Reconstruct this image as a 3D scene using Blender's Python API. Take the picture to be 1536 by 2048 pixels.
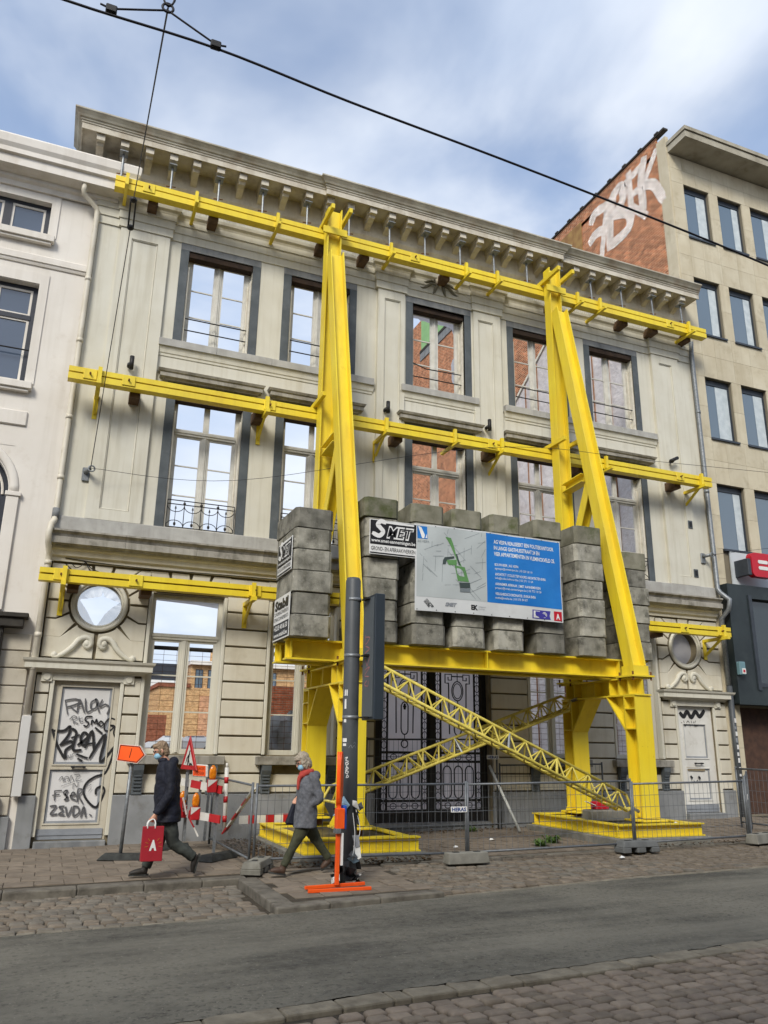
import bpy, math, random
import numpy as np
from mathutils import Vector, Matrix
random.seed(7)
for _o in list(bpy.data.objects): bpy.data.objects.remove(_o)
SC = bpy.context.scene
COL = SC.collection
# survey units -> metres (the survey was set out with an eye height of 2.07 units)
K = 0.858
# ------------------------------------------------------------------ camera
F_PX, PITCH, YAW, ROLL = 1582.81, math.radians(16.5619), math.radians(22.1213), math.radians(0.8403)
CAM = np.array([0.43, -18.869, 2.0672])
_r = np.array([math.cos(YAW), -math.sin(YAW), 0.0])
_f = np.array([math.sin(YAW)*math.cos(PITCH), math.cos(YAW)*math.cos(PITCH), math.sin(PITCH)])
_u = np.cross(_r, _f)
R2 = _r*math.cos(ROLL) + _u*math.sin(ROLL)
U2 = -_r*math.sin(ROLL) + _u*math.cos(ROLL)
cd = bpy.data.cameras.new('camera'); cam = bpy.data.objects.new('camera', cd); COL.objects.link(cam)
cd.sensor_fit = 'HORIZONTAL'; cd.sensor_width = 36.0; cd.lens = 36.0*F_PX/1536.0
cd.clip_start = 0.1; cd.clip_end = 3000
cam.matrix_world = Matrix(((R2[0],U2[0],-_f[0],CAM[0]*K),(R2[1],U2[1],-_f[1],CAM[1]*K),(R2[2],U2[2],-_f[2],CAM[2]*K),(0,0,0,1)))
SC.camera = cam
SC.render.resolution_x, SC.render.resolution_y = 768, 1024
# ------------------------------------------------------------------ world, sun, exposure
SUN_EL, SUN_AZ = math.radians(40), math.radians(217)      # azimuth clockwise from +Y: behind and left of the camera
w = bpy.data.worlds.new('World'); SC.world = w; w.use_nodes = True
nt = w.node_tree; nt.nodes.clear()
def _n(t, **k):
    n = nt.nodes.new(t)
    for a, b in k.items(): setattr(n, a, b)
    return n
wo = _n('ShaderNodeOutputWorld'); bg = _n('ShaderNodeBackground'); sky = _n('ShaderNodeTexSky')
sky.sky_type = 'NISHITA'; sky.sun_disc = False; sky.sun_elevation = SUN_EL; sky.sun_rotation = SUN_AZ
sky.air_density = 1.0; sky.dust_density = 1.5; sky.ozone_density = 1.0
tc = _n('ShaderNodeTexCoord'); sep = _n('ShaderNodeSeparateXYZ')
nt.links.new(tc.outputs['Generated'], sep.inputs[0])
zz = _n('ShaderNodeMath', operation='MAXIMUM'); zz.inputs[1].default_value = 0.0; nt.links.new(sep.outputs[2], zz.inputs[0])
za = _n('ShaderNodeMath', operation='ADD'); za.inputs[1].default_value = 0.22; nt.links.new(zz.outputs[0], za.inputs[0])
dx = _n('ShaderNodeMath', operation='DIVIDE'); dy = _n('ShaderNodeMath', operation='DIVIDE')
nt.links.new(sep.outputs[0], dx.inputs[0]); nt.links.new(za.outputs[0], dx.inputs[1])
nt.links.new(sep.outputs[1], dy.inputs[0]); nt.links.new(za.outputs[0], dy.inputs[1])
cb = _n('ShaderNodeCombineXYZ'); nt.links.new(dx.outputs[0], cb.inputs[0]); nt.links.new(dy.outputs[0], cb.inputs[1])
cb.inputs[2].default_value = 8.2
no = _n('ShaderNodeTexNoise'); no.inputs['Scale'].default_value = 1.8; no.inputs['Detail'].default_value = 6; no.inputs['Roughness'].default_value = 0.5; no.inputs['Distortion'].default_value = 0.35
nt.links.new(cb.outputs[0], no.inputs['Vector'])
rp = _n('ShaderNodeValToRGB'); rp.color_ramp.elements[0].position = 0.38; rp.color_ramp.elements[1].position = 0.68
rp.color_ramp.interpolation = 'EASE'
rp.color_ramp.elements[0].color = (0.16,0.16,0.16,1); rp.color_ramp.elements[1].color = (1,1,1,1)
nt.links.new(no.outputs['Fac'], rp.inputs['Fac'])
no2 = _n('ShaderNodeTexNoise'); no2.inputs['Scale'].default_value = 3.1; no2.inputs['Detail'].default_value = 5
nt.links.new(cb.outputs[0], no2.inputs['Vector'])
cl = _n('ShaderNodeValToRGB'); cl.color_ramp.elements[0].position = 0.35; cl.color_ramp.elements[1].position = 0.65
cl.color_ramp.elements[0].color = (2.8,3.2,3.9,1); cl.color_ramp.elements[1].color = (3.75,4.0,4.4,1)
nt.links.new(no2.outputs['Fac'], cl.inputs['Fac'])
hz = _n('ShaderNodeMapRange'); hz.inputs['From Min'].default_value = 0.34; hz.inputs['From Max'].default_value = 0.68; hz.inputs['To Min'].default_value = 0.94; hz.inputs['To Max'].default_value = 0.0
nt.links.new(sep.outputs[2], hz.inputs['Value'])
fm = _n('ShaderNodeMath', operation='MAXIMUM'); nt.links.new(rp.outputs[0], fm.inputs[0]); nt.links.new(hz.outputs[0], fm.inputs[1])
mx = _n('ShaderNodeMix', data_type='RGBA')
nt.links.new(fm.outputs[0], mx.inputs['Factor']); nt.links.new(sky.outputs[0], mx.inputs['A']); nt.links.new(cl.outputs[0], mx.inputs['B'])
nt.links.new(mx.outputs['Result'], bg.inputs['Color']); bg.inputs['Strength'].default_value = 0.135
nt.links.new(bg.outputs[0], wo.inputs[0])
sl = bpy.data.lights.new('sun', 'SUN'); sl.energy = 1.5; sl.angle = math.radians(18); sl.color = (1.0, 0.965, 0.86)
so = bpy.data.objects.new('sun', sl); COL.objects.link(so)
_sd = Vector((math.sin(SUN_AZ)*math.cos(SUN_EL), math.cos(SUN_AZ)*math.cos(SUN_EL), math.sin(SUN_EL)))
so.rotation_euler = _sd.to_track_quat('Z', 'Y').to_euler(); so.location = (0, -30, 40)
SC.view_settings.view_transform = 'Standard'; SC.view_settings.look = 'None'
SC.view_settings.exposure = 0.88; SC.view_settings.gamma = 1.0; SC.view_settings.use_curve_mapping = False
# ------------------------------------------------------------------ survey helpers (pixel of the photo -> point on a known plane)
def ray(px, py):
    a, b = (px-768)/F_PX, (py-1024)/F_PX
    return R2*a - U2*b + _f
def on_y(px, py, Y=0.0):
    d = ray(px, py); return CAM + d*((Y-CAM[1])/d[1])
def on_x(px, py, X):
    d = ray(px, py); return CAM + d*((X-CAM[0])/d[0])
SLOPE, FALL = 0.0146, 0.012
def gz(x, y): return SLOPE*(x-0.5) + FALL*max(min(y, 0.0), -9.0)
def rz(x): return SLOPE*(x-0.5) - 0.185
def on_g(px, py, dz=0.0):
    d = ray(px, py); t = (SLOPE*(CAM[0]-0.5)+FALL*CAM[1]+dz-CAM[2])/(d[2]-SLOPE*d[0]-FALL*d[1]); return CAM + d*t
def on_r(px, py, dz=0.0):
    d = ray(px, py); t = (SLOPE*(CAM[0]-0.5)-0.185+dz-CAM[2])/(d[2]-SLOPE*d[0]); return CAM + d*t
# ------------------------------------------------------------------ mesh helpers
def cm(pts, n=6):
    """catmull-rom smoothing of a polyline"""
    P = [np.array(p, float) for p in pts]
    if len(P) < 3: return P
    out = []
    for i in range(len(P)-1):
        a, b, c, d = P[max(i-1,0)], P[i], P[i+1], P[min(i+2,len(P)-1)]
        for k in range(n):
            t = k/n
            out.append(0.5*((2*b)+(c-a)*t+(2*a-5*b+4*c-d)*t*t+(3*b-a-3*c+d)*t**3))
    out.append(P[-1]); return out
class MB:
    def __init__(s): s.v = []; s.f = []
    def add(s, vs, fs):
        o = len(s.v); s.v.extend([tuple(map(float, p)) for p in vs]); s.f.extend([tuple(i+o for i in q) for q in fs]); return s
    def box(s, x0, x1, y0, y1, z0, z1):
        vs = [(x,y,z) for z in (z0,z1) for y in (y0,y1) for x in (x0,x1)]
        return s.add(vs, [(0,2,3,1),(4,5,7,6),(0,1,5,4),(1,3,7,5),(3,2,6,7),(2,0,4,6)])
    def hexa(s, bottom4, top4):
        return s.add(list(bottom4)+list(top4), [(3,2,1,0),(4,5,6,7),(0,1,5,4),(1,2,6,5),(2,3,7,6),(3,0,4,7)])
    def obox(s, c, size, ax, ay=None):
        """box centred at c; ax = direction of its length, ay = direction hint of its width"""
        ax = np.array(ax, float); ax /= np.linalg.norm(ax)
        ay = np.array(ay if ay is not None else (0,0,1), float); ay = ay-ax*(ay@ax); ay /= np.linalg.norm(ay); az = np.cross(ax, ay)
        c = np.array(c, float); a, b, d = [q/2 for q in size]
        P = lambda i,j,k: c+ax*a*i+ay*b*j+az*d*k
        return s.hexa([P(-1,-1,-1),P(1,-1,-1),P(1,1,-1),P(-1,1,-1)], [P(-1,-1,1),P(1,-1,1),P(1,1,1),P(-1,1,1)])
    def prism(s, pts, e):
        """closed polygon (3-D points) pushed along vector e"""
        n = len(pts); e = np.array(e, float); P = [np.array(p, float) for p in pts]
        return s.add(P+[p+e for p in P], [tuple(range(n))[::-1], tuple(range(n,2*n))]+[(i,(i+1)%n,n+(i+1)%n,n+i) for i in range(n)])
    def ring_loft(s, rings, cap=True):
        n = len(rings[0]); o = len(s.v)
        for r in rings: s.v.extend([tuple(map(float,p)) for p in r])
        for i in range(len(rings)-1):
            for j in range(n):
                s.f.append((o+i*n+j, o+i*n+(j+1)%n, o+(i+1)*n+(j+1)%n, o+(i+1)*n+j))
        if cap:
            s.f.append(tuple(o+j for j in range(n))[::-1]); s.f.append(tuple(o+(len(rings)-1)*n+j for j in range(n)))
        return s
    def tube(s, pts, r, n=8, rr=None, flat=1.0, up=(0,0,1)):
        P = [np.array(p, float) for p in pts]; m = len(P); rings = []
        ref = np.array(up, float); prev = None
        for i in range(m):
            t = P[min(i+1,m-1)]-P[max(i-1,0)]; t /= (np.linalg.norm(t)+1e-12)
            if prev is None:
                a = np.cross(t, ref)
                if np.linalg.norm(a) < 1e-3: a = np.cross(t, (1,0,0))
            else: a = prev-t*(prev@t)
            a /= np.linalg.norm(a); prev = a; b = np.cross(t, a)
            q = rr[i] if rr is not None else r
            rings.append([P[i]+a*q*math.cos(2*math.pi*k/n)+b*q*flat*math.sin(2*math.pi*k/n) for k in range(n)])
        return s.ring_loft(rings)
    def cyl(s, p0, p1, r0, r1=None, n=12): return s.tube([p0,p1], r0, n, rr=[r0, r0 if r1 is None else r1])
    def ibeam(s, p0, p1, h, wd, tw, tf, up):
        """I section from p0 to p1: web depth h along 'up', flange width wd across"""
        p0, p1 = np.array(p0,float), np.array(p1,float); ax = p1-p0; L = np.linalg.norm(ax); ax /= L
        up = np.array(up,float); up = up-ax*(up@ax); up /= np.linalg.norm(up); sd = np.cross(ax, up)
        a, b, c, d = h/2, wd/2, tw/2, tf
        pr = [(-b,-a),(b,-a),(b,-a+d),(c,-a+d),(c,a-d),(b,a-d),(b,a),(-b,a),(-b,a-d),(-c,a-d),(-c,-a+d),(-b,-a+d)]
        n = 12; A = [p0+sd*x+up*y for x,y in pr]; B = [p1+sd*x+up*y for x,y in pr]
        s.add(A+B, [(i,(i+1)%n,n+(i+1)%n,n+i) for i in range(n)]+[(0,11,2,1),(11,10,3,2),(10,9,4,3),(9,8,5,4),(8,7,6,5)]+[(12,13,14,23),(23,14,15,22),(22,15,16,21),(21,16,17,20),(20,17,18,19)])
        return s
    def sphere(s, c, r, nu=12, nv=8, sc=(1,1,1)):
        rings = []
        for j in range(1,nv):
            ph = math.pi*j/nv
            rings.append([(c[0]+r*sc[0]*math.sin(ph)*math.cos(2*math.pi*i/nu), c[1]+r*sc[1]*math.sin(ph)*math.sin(2*math.pi*i/nu), c[2]-r*sc[2]*math.cos(ph)) for i in range(nu)])
        o = len(s.v); s.ring_loft(rings, cap=False)
        b, t = len(s.v), len(s.v)+1
        s.v.append((c[0],c[1],c[2]-r*sc[2])); s.v.append((c[0],c[1],c[2]+r*sc[2]))
        for i in range(nu):
            s.f.append((b, o+(i+1)%nu, o+i)); e = o+(nv-2)*nu; s.f.append((t, e+i, e+(i+1)%nu))
        return s
    def torus(s, c, R, r, u=(1,0,0), v=(0,0,1), n=32, m=8, e=1.0):
        c, u, v = np.array(c,float), np.array(u,float), np.array(v,float); w = np.cross(u,v); o = len(s.v)
        for i in range(n):
            a = 2*math.pi*i/n; d = u*math.cos(a)+v*math.sin(a)*e; dn = d/np.linalg.norm(d); ctr = c+d*R
            for j in range(m):
                b = 2*math.pi*j/m; s.v.append(tuple(ctr+dn*r*math.cos(b)+w*r*math.sin(b)))
        for i in range(n):
            for j in range(m):
                s.f.append((o+i*m+j, o+((i+1)%n)*m+j, o+((i+1)%n)*m+(j+1)%m, o+i*m+(j+1)%m))
        return s
    def ribbon(s, pts, wd, org, U, V, N, lift=0.0, sm=5):
        """flat painted stroke: 2-D points in the plane (org,U,V)"""
        P = [np.array(p,float) for p in (cm(pts, sm) if sm > 1 else pts)]
        org, U, V, N = [np.array(q,float) for q in (org,U,V,N)]; L, Rr = [], []
        for i,p in enumerate(P):
            t = P[min(i+1,len(P)-1)]-P[max(i-1,0)]; t = t/(np.linalg.norm(t)+1e-9); nn = np.array([-t[1],t[0]])
            if i == 0: p = p-t*wd*0.35
            if i == len(P)-1: p = p+t*wd*0.35
            q = wd*(0.36 if i in (0,len(P)-1) else 0.5)
            L.append(p+nn*q); Rr.append(p-nn*q)
        W = lambda q: org+U*q[0]+V*q[1]+N*lift
        n = len(P)
        return s.add([W(q) for q in L]+[W(q) for q in Rr], [(i,n+i,n+i+1,i+1) for i in range(n-1)])
    def wall(s, x0, x1, z0, z1, y0, y1, holes=()):
        """wall slab in the XZ plane with rectangular openings, watertight"""
        xs = sorted({x0,x1,*[h[0] for h in holes],*[h[1] for h in holes]}); zs = sorted({z0,z1,*[h[2] for h in holes],*[h[3] for h in holes]})
        xs = [x for x in xs if x0 <= x <= x1]; zs = [z for z in zs if z0 <= z <= z1]
        S = {(i,j): not any(h[0] < (xs[i]+xs[i+1])/2 < h[1] and h[2] < (zs[j]+zs[j+1])/2 < h[3] for h in holes) for i in range(len(xs)-1) for j in range(len(zs)-1)}
        for (i,j), q in S.items():
            if not q: continue
            a,b,c,d = xs[i],xs[i+1],zs[j],zs[j+1]
            s.add([(a,y0,c),(b,y0,c),(b,y0,d),(a,y0,d)], [(0,1,2,3)]); s.add([(a,y1,c),(b,y1,c),(b,y1,d),(a,y1,d)], [(3,2,1,0)])
            for (di,dj,pts) in ((-1,0,[(a,y1,c),(a,y0,c),(a,y0,d),(a,y1,d)]),(1,0,[(b,y0,c),(b,y1,c),(b,y1,d),(b,y0,d)]),(0,-1,[(a,y1,c),(b,y1,c),(b,y0,c),(a,y0,c)]),(0,1,[(a,y0,d),(b,y0,d),(b,y1,d),(a,y1,d)])):
                if not S.get((i+di,j+dj), False): s.add(pts, [(0,1,2,3)])
        return s
    def disc_plate(s, cx, cz, hx, hz, r, y0, y1, n=40):
        """rectangle with a round hole, front y0 to back y1"""
        an = [2*math.pi*i/n for i in range(n)]; o = len(s.v); out = []
        for a in an:
            c, q = math.cos(a), math.sin(a); k = min(hx/abs(c) if abs(c) > 1e-6 else 9e9, hz/abs(q) if abs(q) > 1e-6 else 9e9)
            out.append((c*k, q*k))
        for y in (y0,y1):
            s.v += [(cx+a,y,cz+b) for a,b in out]; s.v += [(cx+r*math.cos(a),y,cz+r*math.sin(a)) for a in an]
        for i in range(n):
            j = (i+1)%n
            s.f += [(o+i,o+j,o+n+j,o+n+i),(o+2*n+j,o+2*n+i,o+3*n+i,o+3*n+j),(o+n+i,o+n+j,o+3*n+j,o+3*n+i)]
        return s
    def sweep(s, path, prof, closed=False):
        """profile [(out,z)] swept along an XY path with mitres; 'out' is to the right of travel"""
        P = [np.array(p[:2],float) for p in path]; n = len(P); m = len(prof); o = len(s.v)
        for i in range(n):
            a = P[i]-P[i-1] if i > 0 else P[1]-P[0]; b = P[i+1]-P[i] if i < n-1 else P[n-1]-P[n-2]
            a /= np.linalg.norm(a); b /= np.linalg.norm(b); na, nb = np.array([a[1],-a[0]]), np.array([b[1],-b[0]])
            k = na+nb; k = k/(k@na) if abs(k@na) > 1e-6 else na
            for d,z in prof: q = P[i]+k*d; s.v.append((q[0],q[1],z))
        for i in range(n-1):
            for j in range(m-1): s.f.append((o+i*m+j, o+(i+1)*m+j, o+(i+1)*m+j+1, o+i*m+j+1))
            if closed: s.f.append((o+i*m+m-1, o+(i+1)*m+m-1, o+(i+1)*m, o+i*m))
        s.f.append(tuple(o+j for j in range(m))[::-1]); s.f.append(tuple(o+(n-1)*m+j for j in range(m)))
        return s
    def mesh(s, name, off=(0,0,0), mat=None, smooth=False):
        me = bpy.data.meshes.new(name); a = np.array(s.v, float).reshape(-1,3)
        a = (a-np.array(off,float))*K
        me.from_pydata(a.tolist(), [], s.f); me.update()
        if mat: me.materials.append(mat)
        if smooth: me.polygons.foreach_set('use_smooth', [True]*len(me.polygons))
        return me
ABS = {}
def _props(o, label, cat, group, kind):
    if label: o['label'] = label
    if cat: o['category'] = cat
    if group: o['group'] = group
    if kind: o['kind'] = kind
def thing(name, label, cat, loc=(0,0,0), group=None, kind=None):
    o = bpy.data.objects.new(name, None); COL.objects.link(o); o.location = [c*K for c in loc]; o.empty_display_size = 0.2
    ABS[o.name] = tuple(loc); _props(o, label, cat, group, kind); return o
def put(name, mb, mat, parent=None, loc=None, label=None, cat=None, group=None, kind=None, smooth=False, bevel=0, seg=1):
    base = ABS[parent.name] if parent else (loc or (0,0,0))
    o = bpy.data.objects.new(name, mb.mesh(name, base, mat, smooth)); COL.objects.link(o)
    if parent: o.parent = parent
    else: o.location = [c*K for c in base]
    ABS[o.name] = tuple(base); _props(o, label, cat, group, kind)
    if bevel:
        b = o.modifiers.new('bevel','BEVEL'); b.width = bevel*K; b.segments = seg; b.limit_method = 'ANGLE'; b.angle_limit = math.radians(40); b.harden_normals = False
    return o
def inst(name, me, parent, loc, rotz=0.0, sc=(1,1,1), label=None, cat=None, group=None, kind=None, rot=None):
    o = bpy.data.objects.new(name, me); COL.objects.link(o); base = ABS[parent.name] if parent else (0,0,0)
    o.location = [(loc[i]-base[i])*K for i in range(3)]; o.rotation_euler = rot or (0,0,rotz); o.scale = sc
    if parent: o.parent = parent
    ABS[o.name] = tuple(loc); _props(o, label, cat, group, kind); return o
def text_mb(s, org, right, up, h=None, wd=None, bold=0.0, slant=0.0, n=None, lift=0.0, mbo=None):
    """lettering as flat faces in the plane (org,right,up); h = cap height, wd = full width"""
    cu = bpy.data.curves.new('t','FONT'); cu.body = s; cu.size = 1.0; cu.resolution_u = 2; cu.offset = bold; cu.shear = slant; cu.fill_mode = 'FRONT'
    ob = bpy.data.objects.new('t', cu); COL.objects.link(ob)
    me = bpy.data.meshes.new_from_object(ob.evaluated_get(bpy.context.evaluated_depsgraph_get()))
    V = [v.co.copy() for v in me.vertices]; Fs = [tuple(p.vertices) for p in me.polygons]
    bpy.data.objects.remove(ob); bpy.data.meshes.remove(me); bpy.data.curves.remove(cu)
    x0, x1 = min(v.x for v in V), max(v.x for v in V)
    sy = (h/0.69) if h else wd/(x1-x0); sx = (wd/(x1-x0)) if wd else sy
    org, right, up = [np.array(q,float) for q in (org,right,up)]; nn = np.cross(right, up)
    mb = mbo or MB(); mb.add([org+right*(v.x-x0)*sx+up*v.y*sy+nn*lift for v in V], Fs); return mb
# ------------------------------------------------------------------ materials
def rgb(r, g, b):
    return tuple(((c/255)/12.92 if c/255 <= 0.04045 else ((c/255+0.055)/1.055)**2.4) for c in (r,g,b))+(1.0,)
MAT = {}
def mat(name, c1, c2=None, sc=2.0, rough=0.8, bump=0.15, bsc=60, rnd=0.0, metal=0.0, dirt=None, streak=None, spec=0.4, coat=0.0, det=5, noise_lo=0.35, noise_hi=0.65, alpha=None, bdist=0.01, big=None, chips=None, xstreak=None):
    m = bpy.data.materials.new(name); m.use_nodes = True; MAT[name] = m; t = m.node_tree; N = t.nodes; L = t.links
    b = N['Principled BSDF']; b.inputs['Roughness'].default_value = rough; b.inputs['Metallic'].default_value = metal
    b.inputs['Specular IOR Level'].default_value = spec; b.inputs['Coat Weight'].default_value = coat
    g = N.new('ShaderNodeNewGeometry'); pos = g.outputs['Position']; cur = None
    def noise(scale, detail=5, vec=None, rg=0.55):
        q = N.new('ShaderNodeTexNoise'); q.inputs['Scale'].default_value = scale; q.inputs['Detail'].default_value = detail; q.inputs['Roughness'].default_value = rg
        L.new(vec or pos, q.inputs['Vector']); return q.outputs['Fac']
    def ramp(src, lo, hi, ca=(0,0,0,1), cb=(1,1,1,1)):
        q = N.new('ShaderNodeValToRGB'); q.color_ramp.elements[0].position = lo; q.color_ramp.elements[1].position = hi
        q.color_ramp.elements[0].color = ca; q.color_ramp.elements[1].color = cb; L.new(src, q.inputs['Fac']); return q.outputs['Color']
    def mixc(fac, A, B, mode='MIX', famt=None):
        q = N.new('ShaderNodeMix'); q.data_type = 'RGBA'; q.blend_type = mode
        if fac is None: q.inputs['Factor'].default_value = famt
        elif famt is not None:
            mm = N.new('ShaderNodeMath'); mm.operation = 'MULTIPLY'; mm.inputs[1].default_value = famt; L.new(fac, mm.inputs[0]); L.new(mm.outputs[0], q.inputs['Factor'])
        else: L.new(fac, q.inputs['Factor'])
        for s_, v in (('A',A),('B',B)):
            if isinstance(v, tuple): q.inputs[s_].default_value = v
            else: L.new(v, q.inputs[s_])
        return q.outputs['Result']
    off = None
    if rnd:
        oi = N.new('ShaderNodeObjectInfo'); va = N.new('ShaderNodeVectorMath'); va.operation = 'ADD'
        sv = N.new('ShaderNodeMath'); sv.operation = 'MULTIPLY'; sv.inputs[1].default_value = 37.0; L.new(oi.outputs['Random'], sv.inputs[0])
        L.new(pos, va.inputs[0]); L.new(sv.outputs[0], va.inputs[1]); pv = va.outputs[0]
    else: pv = pos
    c2 = c2 or c1
    cur = mixc(ramp(noise(sc, det, pv), noise_lo, noise_hi), c1, c2)
    if big:
        cur = mixc(ramp(noise(big[1], 4), 0.4, 0.68), cur, big[0], famt=big[2])
    if dirt:
        col, amt, dsc, lo = dirt
        cur = mixc(ramp(noise(dsc, 8, pv, 0.65), lo, lo+0.16), cur, col, famt=amt)
    if chips:
        col, amt, dsc, lo = chips
        cur = mixc(ramp(noise(dsc, 6, pv, 0.7), lo, lo+0.05), cur, col, famt=amt)
    if xstreak:
        col, amt, ssc = xstreak
        mp = N.new('ShaderNodeMapping'); mp.inputs['Scale'].default_value = (ssc*0.12, ssc, ssc); L.new(pos, mp.inputs['Vector'])
        cur = mixc(ramp(noise(1.0, 7, mp.outputs[0], 0.65), 0.42, 0.66), cur, col, famt=amt)
    if streak:
        col, amt, ssc = streak
        mp = N.new('ShaderNodeMapping'); mp.inputs['Scale'].default_value = (ssc, ssc, ssc*0.06); L.new(pos, mp.inputs['Vector'])
        cur = mixc(ramp(noise(1.0, 5, mp.outputs[0], 0.6), 0.48, 0.7), cur, col, famt=amt)
    if rnd:
        mr = N.new('ShaderNodeMapRange'); mr.inputs['To Min'].default_value = 1-rnd; mr.inputs['To Max'].default_value = 1+rnd*0.8; L.new(oi.outputs['Random'], mr.inputs['Value'])
        hs = N.new('ShaderNodeHueSaturation'); L.new(mr.outputs[0], hs.inputs['Value']); L.new(cur, hs.inputs['Color']); cur = hs.outputs['Color']
    L.new(cur, b.inputs['Base Color'])
    if bump:
        bp = N.new('ShaderNodeBump'); bp.inputs['Strength'].default_value = bump; bp.inputs['Distance'].default_value = bdist
        L.new(noise(bsc, 6, pos, 0.6), bp.inputs['Height']); L.new(bp.outputs[0], b.inputs['Normal'])
    if alpha is not None: b.inputs['Alpha'].default_value = alpha
    return m
def brick_mat(name, cA, cB, mortar, axis='x', bw=0.2, bh=0.062, ms=0.009, rough=0.9, tint=None):
    m = bpy.data.materials.new(name); m.use_nodes = True; MAT[name] = m; t = m.node_tree; N = t.nodes; L = t.links
    b = N['Principled BSDF']; b.inputs['Roughness'].default_value = rough; b.inputs['Specular IOR Level'].default_value = 0.2
    g = N.new('ShaderNodeNewGeometry'); sp = N.new('ShaderNodeSeparateXYZ'); L.new(g.outputs['Position'], sp.inputs[0])
    c = N.new('ShaderNodeCombineXYZ'); L.new(sp.outputs[1 if axis == 'x' else 0], c.inputs[0]); L.new(sp.outputs[2], c.inputs[1])
    q = N.new('ShaderNodeTexBrick'); q.inputs['Scale'].default_value = 1; q.inputs['Brick Width'].default_value = bw; q.inputs['Row Height'].default_value = bh
    q.inputs['Mortar Size'].default_value = ms; q.inputs['Mortar Smooth'].default_value = 0.2; q.inputs['Bias'].default_value = -0.1
    q.inputs['Color1'].default_value = cA; q.inputs['Color2'].default_value = cB; q.inputs['Mortar'].default_value = mortar; L.new(c.outputs[0], q.inputs['Vector'])
    n = N.new('ShaderNodeTexNoise'); n.inputs['Scale'].default_value = 3.2; n.inputs['Detail'].default_value = 8; n.inputs['Roughness'].default_value = 0.8; L.new(g.outputs['Position'], n.inputs['Vector'])
    mr = N.new('ShaderNodeMapRange'); mr.inputs['From Min'].default_value = 0.3; mr.inputs['From Max'].default_value = 0.7; mr.inputs['To Min'].default_value = 0.5; mr.inputs['To Max'].default_value = 1.5; L.new(n.outputs['Fac'], mr.inputs['Value'])
    h = N.new('ShaderNodeHueSaturation'); L.new(mr.outputs[0], h.inputs['Value']); L.new(q.outputs['Color'], h.inputs['Color']); L.new(h.outputs[0], b.inputs['Base Color'])
    bp = N.new('ShaderNodeBump'); bp.invert = True; bp.inputs['Strength'].default_value = 0.6; bp.inputs['Distance'].default_value = 0.01; L.new(q.outputs['Fac'], bp.inputs['Height']); L.new(bp.outputs[0], b.inputs['Normal'])
    return m
def glass_mat(name, col, rough=0.04, spec=0.9, trans=0.0):
    m = bpy.data.materials.new(name); m.use_nodes = True; MAT[name] = m; b = m.node_tree.nodes['Principled BSDF']
    b.inputs['Base Color'].default_value = col; b.inputs['Roughness'].default_value = rough; b.inputs['Specular IOR Level'].default_value = spec; b.inputs['Transmission Weight'].default_value = trans
    return m
def milky_mat(name, c1, c2, rough=0.35, tr=0.6, sc=1.4, bsc=5, bdist=0.05, dirt=None):
    """hung plastic sheeting: light from behind shines through"""
    m = mat(name, c1, c2, sc=sc, rough=rough, bump=0.5, bsc=bsc, bdist=bdist, dirt=dirt); t = m.node_tree; b = t.nodes['Principled BSDF']
    q = t.nodes.new('ShaderNodeBsdfTranslucent'); q.inputs['Color'].default_value = c1; x = t.nodes.new('ShaderNodeMixShader'); x.inputs[0].default_value = tr
    t.links.new(b.outputs[0], x.inputs[1]); t.links.new(q.outputs[0], x.inputs[2]); t.links.new(x.outputs[0], t.nodes['Material Output'].inputs[0]); return m
def sheet_mat(name, col, fac=0.5, rough=0.35):
    """thin plastic film: part see-through, part diffuse"""
    m = bpy.data.materials.new(name); m.use_nodes = True; MAT[name] = m; t = m.node_tree; N = t.nodes; L = t.links
    b = N['Principled BSDF']; b.inputs['Base Color'].default_value = col; b.inputs['Roughness'].default_value = rough
    tr = N.new('ShaderNodeBsdfTransparent'); mxx = N.new('ShaderNodeMixShader'); mxx.inputs[0].default_value = fac
    L.new(tr.outputs[0], mxx.inputs[1]); L.new(b.outputs[0], mxx.inputs[2]); L.new(mxx.outputs[0], N['Material Output'].inputs[0]); return m
cream = mat('cream_paint', rgb(207,204,191), rgb(199,195,180), sc=1.2, rough=0.75, bump=0.12, bsc=35, dirt=(rgb(170,160,140),0.25,2.2,0.58), streak=(rgb(168,160,138),0.34,8.0), bdist=0.006)
cream2 = mat('cream_block', rgb(206,201,186), rgb(197,190,172), sc=1.6, rough=0.8, bump=0.15, bsc=30, rnd=0.05, dirt=(rgb(158,146,122),0.35,1.6,0.57), streak=(rgb(164,152,126),0.25,6.0), bdist=0.006)
joint = mat('joint_mortar', rgb(128,118,96), rgb(104,94,74), sc=3, rough=0.95)
cornm = mat('cornice_paint', rgb(206,199,184), rgb(186,178,162), sc=2.5, rough=0.8, bump=0.2, bsc=25, dirt=(rgb(120,110,92),0.5,2.6,0.53), streak=(rgb(140,120,94),0.4,3.0), bdist=0.008)
cymam = mat('weathered_gutter_board', rgb(190,185,170), rgb(156,150,134), sc=2.2, rough=0.85, bump=0.3, bsc=20, dirt=(rgb(100,92,76),0.5,2.0,0.55), streak=(rgb(138,104,74),0.4,2.2), bdist=0.01)
stone = mat('bluestone', rgb(128,130,131), rgb(108,111,114), sc=3.0, rough=0.75, bump=0.15, bsc=40, streak=(rgb(150,150,148),0.5,7.0), dirt=(rgb(84,84,82),0.5,4.0,0.55))
stonedk = mat('bluestone_dark', rgb(88,94,98), rgb(72,78,82), sc=3.0, rough=0.7, bump=0.12, bsc=40, dirt=(rgb(110,114,116),0.5,5.0,0.58))
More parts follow.
